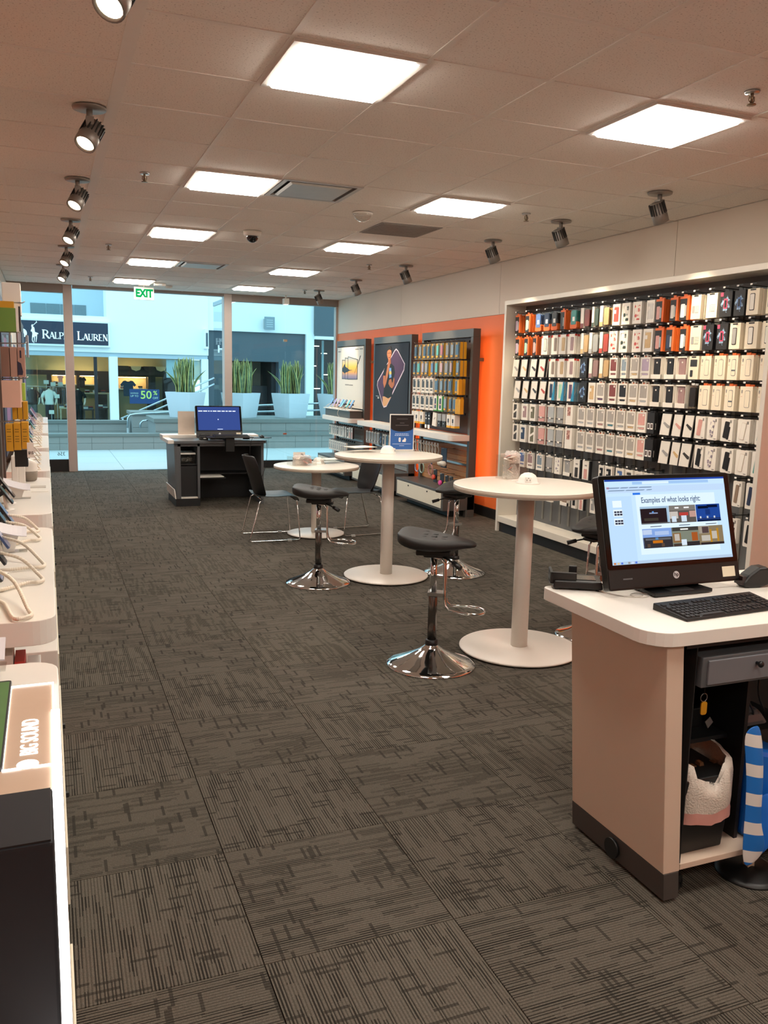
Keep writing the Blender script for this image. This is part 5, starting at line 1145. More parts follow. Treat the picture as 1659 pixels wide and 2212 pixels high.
for c_ in range(3, 7):
    y0 = .57+1.83*c_
    for k in range(4):
        y = y0+.2+.34*k
        ph = demo_phone(-.16, y, 1.007, '%s demo phone from the front on the %s left counter' % (ORD[k], names[c_]), bodies[(k+c_) % 6], scr[(k+c_) % 6], 1, .55, None, 'demo phones on the left counters')
        MB().use(mat('tether cable', '#ddd0bd', .5)).tube(tether((-.16, y, 1.08), (-.06, y-.12, 1.014), (-.16, y-.2, 1.014)), .005, 6).build('tether', ph)
# round smart speaker and white bracket stand
sk = thing('smart_speaker', (-.118, 5.55, 1.007), 'white round smart speaker with slanted top and grey fabric base', 'speaker')
pr_ = [(.034, 0), (.042, .006), (.047, .03), (.049, .062)]
MB().use(mat('speaker grey fabric', '#8d8377', .9, var=.1, scale=90)).lathe(pr_, n=24).build('fabric_base', sk, world=False)
b = MB().use(mat('speaker white shell', '#e6dfd5', .4)); n = 24
rings = [(.049, .062, 0), (.0475, .09, 0), (.044, .118, .2), (.040, .134, .45)]
for r, z, sl in rings:
    for k in range(n):
        a = 2*PI*k/n; b.v.append((r*math.cos(a), r*math.sin(a), z - sl*r*math.cos(a)))
for i in range(3):
    for k in range(n): b.f.append([i*n+k, i*n+(k+1) % n, (i+1)*n+(k+1) % n, (i+1)*n+k]); b.mi.append(b.cur); b.sm.append(True)
b.f.append([3*n+k for k in range(n)]); b.mi.append(b.cur); b.sm.append(False)
b.build('shell', sk, world=False)
wb = thing('bracket_stand', (-.185, 5.15, 1.007), 'white upright bracket stand left of the round speaker', 'stand')
MB().use(WHITE).box(-.20, -.165, 5.12, 5.18, 1.007, 1.20).build('upright', wb, .004)
MB().use(WHITE).box(-.165, -.13, 5.13, 5.17, 1.04, 1.14).build('arm', wb, .004)
MB().use(WHITE).box(-.22, -.12, 5.09, 5.21, 1.007, 1.015).build('foot', wb, .002)
tag(MB().use(CARD).box(-.10, -.012, 5.02, 5.10, 1.007, 1.012).build('leaflet'), 'flat white leaflet near the round speaker', 'leaflet')
tag(MB().use(mat('leaflet grey', '#c3bdb4', .6)).box(-.11, -.025, 5.2, 5.28, 1.007, 1.011).build('leaflet'), 'flat grey leaflet behind the white leaflet', 'leaflet')
# hanging packs on the third left fixture, seen edge on
Y0 = 4.40
def lp_(name, label, mt, x0, x1, z0, z1, d=.11, y=Y0, cat='box', extra=None):
    o = MB().use(mt).box(x0, x1, y, y+d, z0, z1).build(name, bevel=.0015); tag(o, label, cat, 'packs hanging above the third left counter'); return o
YB = mat('mustard box', '#d29a1c', .5, var=.04); BRN = mat('brown box', '#8a6658', .6); BRN2 = mat('pink brown box', '#b08a7c', .6)
for k, (x0, x1) in enumerate(((-.19, -.158), (-.155, -.123), (-.12, -.088))):
    o = lp_('yellow_box', '%s mustard yellow box from the left above the third left counter' % ORD[k], YB, x0, x1, 1.292+.005*k, 1.42+.006*k)
    pb = MB().use(mat('mustard print', '#8a6a10', .6))
    for q in range(5): pb.box(x0+.006, x1-.008, Y0-.0006, Y0, 1.395-.012*q-(.01 if q > 1 else 0), 1.399-.012*q-(.01 if q > 1 else 0))
    pb.build('print', o)
for k, x0 in enumerate((-.165, -.14, -.115)): lp_('yellow_box', '%s small yellow box in the row behind the mustard boxes' % ORD[k], YB, x0, x0+.022, 1.43, 1.52, y=Y0+.25)
o = lp_('peach_box', 'pale peach box hanging above the mustard boxes', mat('peach box', '#e0b6a2', .5), -.198, -.116, 1.50, 1.628)
lp_('green_box', 'narrow lime box beside the pale peach box', mat('lime box', '#9fc14a', .5), -.112, -.098, 1.53, 1.615, y=Y0+.12)
for k, (x0, x1, mt) in enumerate(((-.195, -.158, BRN), (-.155, -.125, BRN2), (-.122, -.09, BRN2))):
    o = lp_('brown_box', '%s brown case box from the left above the peach box' % ORD[k], mt, x0, x1, 1.645, 1.785)
    if k == 2: MB().use(mat('dark violet', '#26203a', .5)).prism([(-.124, 1.72), (-.108, 1.71), (-.100, 1.67), (-.103, 1.655), (-.124, 1.655)], Y0-.001, Y0, 'y').box(-.112, -.105, Y0-.001, Y0, 1.735, 1.77).build('print', o)
for k, x0 in enumerate((-.185, -.165, -.085, -.078)): 
    lp_('clear_pack', '%s clear plastic pack from the left above the brown boxes' % ORD[k], CLEARP if k < 2 else mat('silver pack', '#a9adb5', .4), x0, x0+.016 if k < 2 else x0+.005, 1.79 if k < 2 else 1.74, 1.845, y=Y0+.06)
o = lp_('green_box', 'large green box with a mustard top above the clear packs', mat('leaf green box', '#6f9440', .5), -.205, -.122, 1.855, 1.965)
MB().use(YB).box(-.205, -.128, Y0+.002, Y0+.1, 1.965, 1.995).build('top_flap', o)
MB().use(CARD).box(-.1215, -.110, Y0, Y0+.11, 1.856, 1.97).use(DWOOD).box(-.1095, -.102, Y0+.02, Y0+.11, 1.86, 1.975).build('side_panel', o)
lp_('white_box', 'bright white box hanging at the top of the third left fixture', CARD, -.178, -.098, 1.935, 2.085, y=Y0+.05)
lp_('black_box', 'black box under the mustard yellow boxes', BLACK, -.16, -.10, 1.20, 1.285, y=Y0+.15)
pc = thing('price_tag', (-.083, Y0-.02, 1.265), 'white fifteen dollar price tag beside the mustard boxes', 'price tag')
MB().use(CARD).box(-.098, -.068, Y0-.02, Y0-.018, 1.262, 1.335).build('card', pc)
text('lettering', '$15', .018, face((-.082, Y0-.0205, 1.285), (1, 0, 0), (0, 0, 1)), BLACK, pc, .0005, .0004, sx=.85)
for x, z in ((-.155, 1.80), (-.155, 1.635), (-.15, 1.43), (-.15, 1.99)):
    MB().use(STEEL).tube([(-.33, Y0+.05, z), (-.09, Y0+.05, z+.004), (-.08, Y0+.05, z+.012)], .003, 6).build('peg_hook', LF[2][0])
# boxes hanging under the near end of the second left counter
for k, (x0, x1, c_, n_) in enumerate(((-.15, -.115, '#e8e4de', 'white'), (-.112, -.085, '#c23a30', 'red'), (-.08, -.045, '#ece8e2', 'white'))):
    tag(MB().use(mat('under box %s' % n_, c_, .5)).box(x0, x1, 2.45, 2.56, .72, .90-.02*k).build('small_box', bevel=.001), 'small %s box, %s from the left, under the second left counter' % (n_, ORD[k]), 'box', 'boxes under the second left counter')
# ------------------------------------------------------------------ tables, stools, chairs
TBW = mat('white table laminate', '#e7dfd2', .3, var=.015, scale=4, coat=.15)
EDG = mat('table edge band', '#a39484', .5)
BASEW = mat('white powder coat', '#e2dad0', .35, var=.015)
def table_(x, y, h, rt, rb, label):
    t = thing('round_table', (x, y, 0), label, 'table')
    MB().use(TBW).lathe([(.001, h-.034), (rt-.006, h-.034), (rt-.001, h-.030)], n=72).use(EDG).lathe([(rt-.001, h-.030), (rt, h-.027), (rt, h-.006)], n=72).use(TBW).lathe([(rt, h-.006), (rt-.002, h-.001), (rt-.006, h), (.001, h)], n=72).build('table_top', t, world=False)
    MB().use(BASEW).lathe([(.052, .02), (.052, h-.045)], n=32).build('column', t, world=False)
    MB().use(STEEL).lathe([(.001, h-.046), (.14, h-.046), (.14, h-.034), (.001, h-.034)], n=24).build('mounting_plate', t, world=False)
    MB().use(BASEW).lathe([(.001, .008), (rb-.004, .008), (rb, .012), (rb, .018), (rb-.006, .022), (.056, .026), (.001, .026)], n=64).build('base_plate', t, world=False)
    MB().use(BLACK).lathe([(rb-.05, 0), (rb-.03, 0), (rb-.03, .008), (rb-.05, .008)], n=40).build('base_glide', t, world=False)
table_(2.72, 4.43, 1.05, .45, .377, 'tall white round table nearest the counter with the monitor')
table_(2.64, 6.50, 1.045, .452, .36, 'tall white round table carrying the blue sign')
table_(2.63, 8.50, .745, .452, .305, 'low white round table between the two black chairs')
# stools
SEATB = mat('black polyurethane seat', '#1d1c1b', .55, var=.12, scale=40, bump=.15)
def seat_mesh():
    st = [(-.215, .02, .785, .76), (-.21, .10, .80, .745), (-.185, .165, .808, .73), (-.13, .20, .80, .715), (-.06, .205, .788, .705), (.01, .185, .78, .702), (.08, .145, .776, .703), (.14, .10, .772, .71), (.19, .07, .764, .718), (.23, .052, .752, .722), (.245, .02, .742, .728)]
    b = MB().use(SEATB); n = 16
    for x, w, zt, zb in st:
        for k in range(n):
            a = 2*PI*k/n; c, s_ = math.cos(a), math.sin(a)
            yy = w*(abs(c)**.7)*(1 if c >= 0 else -1)
            lip = .014*abs(c)**3 if x < .05 else 0
            zz = (zt+zb)/2 + (zt-zb)/2*(abs(s_)**.6)*(1 if s_ >= 0 else -1) + (lip if s_ > -.3 else 0) - (.010 if abs(c) < .3 and s_ > 0 and -.12 < x < .1 else 0)
            b.v.append((x, yy, zz))
    for i in range(len(st)-1):
        for k in range(n): b.f.append([i*n+k, i*n+(k+1) % n, (i+1)*n+(k+1) % n, (i+1)*n+k]); b.mi.append(0); b.sm.append(True)
    b.f += [[k for k in range(n)], [(len(st)-1)*n+k for k in range(n)]]; b.mi += [0, 0]; b.sm += [False, False]
    return b
stool0 = thing('bar_stool', (2.07, 4.35, 0), '', 'stool', 'black and chrome bar stools at the tall tables')
seat_o = seat_mesh().build('seat', stool0, world=False)
md = seat_o.modifiers.new('subdivision', 'SUBSURF'); md.levels = 1; md.render_levels = 1
gb = MB().use(SEATB)
for r in range(4):
    for q in range(3): gb.ball((-.12+.058*r, -.08+.08*q+(.04 if r % 2 else 0)-.02, .789-.006*r), .017, 12, sx=1.2, sz=.3)
gb.build('grip_pads', seat_o, world=False)
MB().use(BLACK).box(-.10, .10, -.085, .085, .672, .705).box(-.06, .12, -.05, .05, .655, .675).build('seat_housing', stool0, .008, world=False)
CHD = mat('dark chrome column', '#6f6d6a', .22, .9)
MB().use(CHROME).lathe([(.265, 0), (.267, .004), (.262, .010), (.235, .022), (.18, .042), (.12, .068), (.07, .095), (.042, .118), (.034, .13)], n=64).build('trumpet_base', stool0, world=False)
MB().use(BLACK).lathe([(.022, .10), (.04, .118), (.036, .15), (.026, .155)], n=24).build('base_collar', stool0, world=False)
MB().use(CHD).lathe([(.027, .13), (.027, .42), (.023, .425)], n=24).build('outer_column', stool0, world=False)
MB().use(CHROME).lathe([(.02, .42), (.02, .66)], n=20).build('inner_column', stool0, world=False)
MB().use(BLACK).tube([(.05, -.04, .665), (.10, -.08, .652), (.13, -.11, .64)], [.005, .006, .005], 8).tube([(.12, -.10, .644), (.165, -.14, .625)], [.013, .016], 8).build('lever', stool0, world=False)
fr_ = [(.0, .028, .655), (.045, .032, .65), (.065, .036, .62), (.07, .04, .42), (.078, .045, .375), (.10, .055, .352), (.20, .085, .345), (.27, .075, .342), (.30, .04, .342), (.305, 0, .342), (.30, -.04, .342), (.27, -.075, .342), (.20, -.085, .345), (.10, -.055, .352), (.078, -.045, .375), (.07, -.04, .42), (.065, -.036, .62), (.045, -.032, .65), (.0, -.028, .655)]
MB().use(CHROME).tube(fr_, .0075, 10).build('foot_rest', stool0, world=False)
MB().use(STEEL).box(-.03, .075, -.04, .04, .425, .445).build('foot_rest_bracket', stool0, world=False)
S_ = [(2.07, 4.35, -.55, 'black saddle stool with chrome foot in front of the near tall table'), (2.02, 6.455, -.35, 'black saddle stool left of the table carrying the blue sign'), (3.275, 6.46, PI+.35, 'black saddle stool between the blue sign table and the near tall table'), (3.36, 4.52, PI+.2, 'black saddle stool half hidden behind the near monitor')]
for k, (x, y, a, l) in enumerate(S_):
    if k == 0: stool0.location = (x, y, 0); stool0.rotation_euler.z = a; stool0['label'] = l
    else: dup(stool0, None, (x, y, 0), a, l)
# chairs
CHB = mat('black chair shell', '#17181a', .45, var=.08, scale=20)
ch0 = thing('stacking_chair', (2.12, 8.45, 0), '', 'chair', 'black chairs at the low table')
def loft(b, secs, thick):
    n = len(secs[0]); m1 = len(secs); o = len(b.v)
    for s_ in secs: b.v += s_
    for i in range(m1-1):
        for k in range(n-1): b.f.append([o+i*n+k, o+i*n+k+1, o+(i+1)*n+k+1, o+(i+1)*n+k]); b.mi.append(b.cur); b.sm.append(True)
def sheet(name, secs, parent, mt, th):
    b = MB().use(mt); loft(b, secs, th); o = b.build(name, parent, world=False)
    sd = o.modifiers.new('thickness', 'SOLIDIFY'); sd.thickness = th; sd.offset = 0
    sb_ = o.modifiers.new('subdivision', 'SUBSURF'); sb_.levels = 1; sb_.render_levels = 2; return o
prof = [(-.20, .470, .19), (-.15, .452, .215), (-.05, .442, .225), (.08, .444, .225), (.18, .452, .222), (.235, .448, .215), (.255, .425, .20), (.258, .40, .19)]
sheet('seat', [[(x, w*u, z + .018*abs(u)**2*(1 if x < .2 else 0)) for u in (-1, -.6, -.2, .2, .6, 1)] for x, z, w in prof], ch0, CHB, .010)
bprof = [(-.17, .45, .15), (-.185, .50, .19), (-.205, .56, .215), (-.225, .64, .225), (-.25, .72, .235), (-.275, .80, .22), (-.295, .855, .18), (-.298, .868, .15)]
sheet('backrest', [[(x + .10*abs(u)**2, w*u, z) for u in (-1, -.6, -.2, .2, .6, 1)] for x, z, w in bprof], ch0, CHB, .010)
for s_ in (-1, 1):
    y = s_*.235
    MB().use(CHROME).tube([(-.13, s_*.20, .43), (-.16, y, .41), (-.25, y, .05), (-.268, y, .018), (-.24, y, .009), (.23, y, .009), (.258, y, .018), (.256, y, .05), (.225, y*.98, .41), (.20, s_*.19, .43)], .0065, 8).build('sled_leg', ch0, world=False)
    MB().use(mat('clear glide', '#b9b9b5', .3)).box(.13, .17, y-.012, y+.012, 0, .02).build('glide', ch0, world=False)
MB().use(CHROME).tube([(-.13, -.20, .43), (-.13, .20, .43)], .0065, 8).tube([(.20, -.19, .43), (.20, .19, .43)], .0065, 8).build('seat_bar', ch0, world=False)
ch0['label'] = 'black chair left of the low round table, in front of the far desk'; ch0.rotation_euler.z = -.04
dup(ch0, None, (3.10, 8.52, 0), PI+.10, 'black chair right of the low round table')
# ------------------------------------------------------------------ things on the tables
def power_dome(x, y, z, label, face_a):
    t = thing('power_dome', (x, y, z), label, 'power outlet', 'white power domes on the tables', face_a)
    MB().use(WHITE).lathe([(.075, 0), (.075, .006), (.062, .008), (.058, .03), (.045, .052), (.025, .064), (.001, .068)], n=32).build('dome', t, world=False)
    MB().use(WHITE).box(-.02, .02, -.064, -.04, .010, .045).build('socket_plate', t, .003, world=False)
    MB().use(BLACK).box(-.011, -.008, -.0655, -.064, .020, .030).box(.008, .011, -.0655, -.064, .020, .030).lathe([(.0001, 0), (.003, 0)], n=8, M=Matrix.Translation((0, -.0655, .038)) @ Matrix.Rotation(PI/2, 4, 'X')).build('socket_slots', t, world=False)
power_dome(2.77, 4.50, 1.05, 'white power dome in the middle of the near tall table', -.5)
power_dome(2.67, 6.60, 1.045, 'white power dome in front of the blue sign', .9)
power_dome(2.70, 8.66, .745, 'white power dome behind the bag on the low table', .5)
# acrylic sign
sgn = thing('table_sign', (2.88, 6.80, 1.045), 'framed black and blue sign standing on the tall round table', 'sign', None, -.10)
MB().use(ACRYL).box(-.115, .115, -.003, .003, 0, .325).box(-.115, .115, -.003, .07, 0, .003).build('acrylic_holder', sgn, world=False)
MB().use(CARD).box(-.112, .112, -.006, -.0031, .004, .322).build('sheet', sgn, world=False)
MB().use(mat('sign blue', '#2f62a8', .4)).box(-.104, .104, -.0075, -.006, .014, .314).build('print_blue', sgn, world=False)
cur = [(-.104, .314), (.104, .314), (.104, .205)] + [(.104*math.cos(a), .205 - .035*math.sin(a)) for a in [PI*k/10 for k in range(1, 10)]] + [(-.104, .205)]
MB().use(mat('sign black', '#1a1718', .35)).prism(cur, -.009, -.0075, 'y').build('print_black', sgn, world=False)
SW = mat('sign light text', '#b8cbe6', .5); SG = mat('sign dim text', '#4a4547', .5)
tm = lambda z, y=-.0078: Matrix.Translation((0, y, z)) @ Matrix.Rotation(PI/2, 4, 'X')
def ltext(name, s_, size, z, mt, parent, y=-.0078, bold=0):
    me = text_mesh(s_, size, .0006, bold); me.transform(tm(z, y)); me.materials.clear(); me.materials.append(mt); inst(name, me, parent)
for k, (a, b_) in enumerate(((.15, .06), (.137, .065))):
    bb = MB().use(SW); x = -b_
    while x < b_: L = random.uniform(.008, .02); bb.box(x, min(b_, x+L), -.0082, -.0075, a-.003, a+.003); x += L+.004
    bb.build('text_line', sgn, world=False)
for z, w in ((.062, .085), (.047, .022)): MB().use(SW).box(-w, w, -.0082, -.0075, z-.0018, z+.0018).build('text_line', sgn, world=False)
for z, w in ((.28, .05), (.245, .02), (.225, .06)): MB().use(SG).box(-w, w, -.0096, -.009, z-.004, z+.004).build('text_line', sgn, world=False)
MB().use(TAGW).prism(rrect(-.028, -.010, .08, .118, .008), -.0085, -.0075, 'y').use(mat('sign blue', '#2f62a8')).prism(rrect(-.022, -.016, .09, .096, .003), -.009, -.0085, 'y').prism(rrect(-.022, -.016, .102, .108, .003), -.009, -.0085, 'y').build('icon', sgn, world=False)
MB().use(TAGW).prism([(.006, .08), (.036, .08), (.040, .105), (.026, .118), (.020, .102), (.006, .095)], -.0085, -.0075, 'y').build('icon', sgn, world=False)
# acrylic trays
def tray(x, y, z, rz, label):
    t = thing('acrylic_tray', (x, y, z), label, 'tray', 'clear acrylic trays on the tables', rz)
    w, d = .14, .10
    MB().use(ACRYL).box(-w, w, -d, d, .04, .043).build('tray_plate', t, world=False)
    for sx in (-1, 1): MB().use(ACRYL).box(sx*w-.002, sx*w+.002, -d, d, 0, .04).build('tray_leg', t, world=False)
    MB().use(mat('paper sheet', '#e8e2d6', .7)).box(-w+.02, w-.02, -d+.015, d-.015, .0435, .045).build('paper', t, world=False)
tray(2.48, 6.76, 1.045, .3, 'clear acrylic tray with paper left on the blue sign table')
tray(2.86, 8.70, .745, .25, 'clear acrylic tray on the low round table')
# clear bags of parts in acrylic bins
BAGP = bpy.data.materials.new('crinkled bag film'); BAGP.use_nodes = True
_n = BAGP.node_tree; _b = _n.nodes['Principled BSDF']; _b.inputs['Base Color'].default_value = (.82, .78, .74, 1); _b.inputs['Roughness'].default_value = .25
_t = _n.nodes.new('ShaderNodeBsdfTransparent'); _x = _n.nodes.new('ShaderNodeMixShader'); _z = _n.nodes.new('ShaderNodeTexNoise'); _z.inputs['Scale'].default_value = 30
_r = _n.nodes.new('ShaderNodeMapRange'); _r.inputs[3].default_value = .05; _r.inputs[4].default_value = .75
_n.links.new(_z.outputs['Fac'], _r.inputs[0]); _n.links.new(_r.outputs[0], _x.inputs[0]); _n.links.new(_t.outputs[0], _x.inputs[1]); _n.links.new(_b.outputs[0], _x.inputs[2]); _n.links.new(_x.outputs[0], _n.nodes['Material Output'].inputs[0])
PAPR = mat('bag paper', '#e3d6cb', .7, var=.05); GRYP = mat('bag grey label', '#77706c', .6); REDP = mat('bag red', '#c98a80', .6)
rb_ = random.Random(9)
def bag(x, y, z, w, h, label, rz=0):
    t = thing('acrylic_bin', (x, y, z), 'clear acrylic bin holding %s' % label[0], 'bin', 'clear bins on the tables', rz)
    for q in ((-w, w, -w*.7, -w*.7+.003), (-w, w, w*.7-.003, w*.7), (-w, -w+.003, -w*.7, w*.7), (w-.003, w, -w*.7, w*.7)): MB().use(ACRYL).box(q[0], q[1], q[2], q[3], 0, h).build('bin_side', t, world=False)
    g = thing('plastic_bag', (x, y, z+.003), label[1], 'bag', 'crinkled plastic bags on the tables', rz)
    b = MB().use(BAGP); n = 14; st = [(.0, .90), (.12, .97), (.35, .95), (.6, .93), (.85, .9), (1.0, .85), (1.1, .7), (1.12, .3)]
    for u, s_ in st:
        for k in range(n):
            a = 2*PI*k/n; r = s_*(1 + rb_.uniform(-.10, .04)); b.v.append(((w-.012)*r*math.cos(a), (w*.7-.012)*r*math.sin(a), h*u*(1 + (rb_.uniform(-.05, .05) if u > .1 else 0))))
    for i in range(len(st)-1):
        for k in range(n): b.f.append([i*n+k, i*n+(k+1) % n, (i+1)*n+(k+1) % n, (i+1)*n+k]); b.mi.append(0); b.sm.append(False)
    b.f.append([(len(st)-1)*n+k for k in range(n)]); b.mi.append(0); b.sm.append(False)
    b.build('bag_film', g, world=False)
    for k in range(16):
        s_ = rb_.uniform(.02, .045); M = Matrix.Translation((rb_.uniform(-.6, .6)*w, rb_.uniform(-.45, .45)*w, .02 + h*.85*rb_.random()**1.4)) @ Matrix.Rotation(rb_.uniform(0, 6), 4, 'Z') @ Matrix.Rotation(rb_.uniform(-.7, 1.6), 4, 'X')
        MB().use((PAPR, PAPR, PAPR, GRYP, REDP)[k % 5]).frus((-s_, s_, -s_*.7, s_*.7), (-s_*.9, s_*.8, -s_*.7, s_*.6), 0, .004, M=M).build('paper_packet', g, world=False)
bag(2.79, 4.74, 1.05, .085, .155, ('a crinkled bag on the near tall table', 'crinkled clear bag of white packets on the near tall table'), .3)
bag(2.48, 8.54, .745, .13, .09, ('white packets on the low table', 'crumpled bag of white packets on the low round table'), .2)
tag(MB().use(CARD).box(2.42, 2.55, 8.66, 8.665, .745, .87).build('white_card'), 'white card standing behind the bag on the low table', 'card')
pp = tag(MB().use(PAPR).frus((2.71, 2.85, 4.61, 4.66), (2.73, 2.84, 4.62, 4.655), 1.0505, 1.057).build('crumpled_paper'), 'crumpled paper at the foot of the bag on the near table', 'paper')
# ------------------------------------------------------------------ all-in-one computers
SCRB = mat('computer black gloss', '#090a0b', .3, var=.05)
def computer(label, cx, yb, z0, screen_builder, near=True, rz=0):
    """front faces -y; yb = y of the panel's bottom edge; z0 = desk top"""
    t = thing('computer', (cx, yb+.06, z0), label, 'computer', None, rz)
    off = Vector((cx, yb+.06, z0))
    W, Hh = .597, .412; tilt = .275
    M = Matrix.Translation((0, -.06, .027)) @ Matrix.Rotation(-tilt, 4, 'X')      # panel plane x,z ; -y is front
    pb = MB().use(SCRB).prism(rrect(-W/2, W/2, 0, Hh, .012, 3), 0, .035, 'y', M=M).build('monitor_body', t, .002, world=False)
    MB().use(mat('bezel glass', '#08090a', .08)).prism(rrect(-W/2+.004, W/2-.004, .075, Hh-.004, .008, 3), -.0015, 0, 'y', M=M).build('bezel', pb, world=False)
    MB().use(mat('computer chin', '#0f1011', .45)).box(-W/2+.004, W/2-.004, -.002, 0, .006, .072, M=M).build('chin', pb, world=False)
    SW_, SH_ = .545, .306; x0, z0_ = -SW_/2, .09
    s = MB().use(emitmat('near screen white', (.56, .76, .96), .66) if near else emitmat('far screen blue', (.035, .065, .24), .75)).box(x0, x0+SW_, -.0026, -.0015, z0_, z0_+SH_, M=M).build('screen', pb, world=False)
    screen_builder(s, M, x0, z0_, SW_, SH_)
    MB().use(mat('logo silver', '#c9ccd0', .3, .3)).lathe([(.0001, 0), (.0135, 0), (.0135, .001)], n=24, M=M @ Matrix.Translation((0.0, -.002, .040)) @ Matrix.Rotation(PI/2, 4, 'X')).build('round_logo', pb, world=False)
    me = text_mesh('hp', .020, .0006, .0002); me.transform(M @ Matrix.Translation((0.0, -.0036, .0415)) @ Matrix.Rotation(PI/2, 4, 'X') @ Matrix.Shear('XZ', 4, (0, 0)) ); me.materials.clear(); me.materials.append(SCRB); inst('logo_letters', me, pb)
    MB().use(mat('asset sticker', '#d9d0b8', .6)).box(.215, .275, -.0028, -.002, .018, .056, M=M).build('asset_sticker', pb, world=False)
    MB().use(mat('model print', '#55575a', .5)).box(-.235, -.195, -.0026, -.002, .036, .041, M=M).build('model_print', pb, world=False)
    MB().use(SCRB).prism([(-.13, -.10), (.13, -.10), (.12, .10), (-.12, .10)], .004, .018, 'z').build('stand_base', t, .003, world=False)
    MB().use(SCRB).prism([(.02, .018), (.07, .018), (.09, .20), (.06, .20)], -.06, .06, 'x').build('stand_neck', t, .003, world=False)
    MB().use(STEEL).box(-.05, .05, -.095, -.045, .018, .0185).build('stand_plate', t, world=False)
    return t, M, off
def near_screen(s, M, x0, z0, W, H):
    k = [0]
    def r(n, u0, u1, v0, v1, c, e=1.0):
        k[0] += 1; d = -.0026 - .00012*k[0]
        nm = 'px ' + '%.2f %.2f %.2f %.2f' % (*c, e)
        MB().use(emitmat(nm, c, e*.66)).box(x0+u0*W, x0+u1*W, d, -.0026, z0+(1-v1)*H, z0+(1-v0)*H, M=M).build(n, s, world=False)
    r('title_bar', 0, 1, 0, .022, (.02, .06, .35)); r('tab_strip', .22, .86, .03, .065, (.35, .55, .85)); r('tab', .30, .52, .034, .062, (.7, .85, 1)); r('menu_band', 0, 1, .085, .16, (.52, .68, .9)); r('badge', .012, .032, .09, .11, (.75, .05, .05))
    r('toolbar_button', .215, .275, .163, .188, (.03, .18, .75)); r('side_panel', 0, .20, .20, .97, (.50, .70, .95)); r('taskbar', 0, 1, .965, 1, (.45, .58, .75)); r('slide_area', .235, .90, .19, .90, (.72, .87, 1.0))
    for q, c in enumerate(((.6, .2, .05), (.7, .55, .3), (.1, .2, .7), (.4, .6, .8), (.3, .3, .3), (.6, .7, .9), (.1, .2, .7))): r('task_icon', .008+.028*q, .024+.028*q, .972, .995, c)
    for q in range(3): r('slide_thumb', .045, .115, .25+.105*q, .33+.105*q, (.8, .9, 1)); 
    for q in (1, 2):
        for i in range(3):
            for j in range(2): r('thumb_picture', .05+.022*i, .068+.022*i, .268+.105*q+.03*j, .29+.105*q+.03*j, (.04, .04, .06))
    PX = [(.258, .49), (.497, .715), (.725, .925)]; PZ = [(.335, .545), (.60, .83)]
    def pic(u, v, base, items):
        r('photo', PX[u][0], PX[u][1], PZ[v][0], PZ[v][1], base)
        a, b = PX[u]; c, d = PZ[v]
        for (p0, p1, q0, q1, col) in items: r('photo_detail', a+(b-a)*p0, a+(b-a)*p1, c+(d-c)*q0, c+(d-c)*q1, col)
    pic(0, 0, (.35, .5, .65), [(0, .92, .12, .95, (.022, .012, .014)), (.3, .6, .35, .42, (.25, .3, .45)), (.4, .46, .28, .36, (.1, .3, .7)), (.1, .6, .66, .82, (.05, .04, .03)), (0, 1, .93, 1, (.12, .12, .12))])
    pic(1, 0, (.10, .085, .075), [(0, 1, 0, .3, (.2, .18, .16)), (.2, .35, .1, .18, (.9, .9, .9)), (.55, .75, .1, .18, (.9, .9, .9)), (0, .3, .35, .75, (.55, .5, .45)), (.35, .7, .42, .6, (.45, .05, .04)), (.42, .62, .6, .95, (.6, .7, .8)), (.05, .22, .62, .95, (.6, .7, .8)), (.75, 1, .35, .7, (.5, .3, .25))])
    pic(2, 0, (.015, .06, .30), [(.05, .5, .1, .25, (.002, .005, .02)), (.45, .9, .05, .2, (.003, .006, .03)), (.36, .56, .3, .62, (.01, .035, .18)), (0, 1, .82, .86, (.02, .02, .04)), (.1, .16, .7, .82, (.6, .65, .7)), (.4, .46, .7, .82, (.6, .65, .7)), (.7, .76, .7, .82, (.6, .65, .7)), (0, 1, .9, 1, (.005, .01, .04))])
    pic(0, 1, (.22, .36, .72), [(.0, .3, .05, .3, (.5, .6, .8)), (.4, .9, .15, .35, (.4, .52, .78)), (0, 1, .45, 1, (.035, .03, .035)), (.05, .95, .5, .6, (.12, .12, .13)), (.3, .65, .62, .76, (.55, .16, .01)), (.4, .5, .48, .58, (.1, .25, .5)), (.1, .2, .78, .95, (.1, .06, .04)), (.6, .7, .78, .95, (.1, .06, .04))])
    pic(1, 1, (.20, .22, .17), [(0, 1, 0, .2, (.05, .045, .04)), (.3, .6, .08, .15, (.9, .9, .85)), (0, .3, .3, .8, (.25, .13, .05)), (.05, .24, .35, .7, (.5, .45, .4)), (.72, .95, .3, .75, (.36, .09, .02)), (.3, .5, .65, .95, (.65, .75, .85)), (.5, 1, .78, 1, (.03, .025, .025)), (.0, .3, .85, 1, (.06, .04, .03))])
    pic(2, 1, (.24, .18, .10), [(0, .4, 0, .4, (.35, .3, .24)), (.1, .38, .05, .38, (.08, .05, .05)), (.42, .5, .2, .9, (.45, .22, .02)), (.72, .8, .15, .85, (.45, .22, .02)), (.5, .72, .3, .7, (.5, .45, .38)), (.05, .42, .5, .8, (.5, .46, .4)), (0, 1, .88, 1, (.03, .02, .02))])
    for u in (0, 1, 2): r('caption_line', PX[u][0]+.07, PX[u][0]+.15, .572, .580, (.12, .14, .18))
    me = text_mesh('Examples of what looks right:', .029, .0004, .0003, 'LEFT'); me.transform(M @ Matrix.Translation((x0+.262*W, -.0026-.00012*(k[0]+2), z0+(1-.262)*H)) @ Matrix.Rotation(PI/2, 4, 'X') @ Matrix.Diagonal((.78, 1, 1, 1))); me.materials.clear(); me.materials.append(emitmat('slide title ink', (.06, .09, .15), 1)); inst('slide_title', me, s)
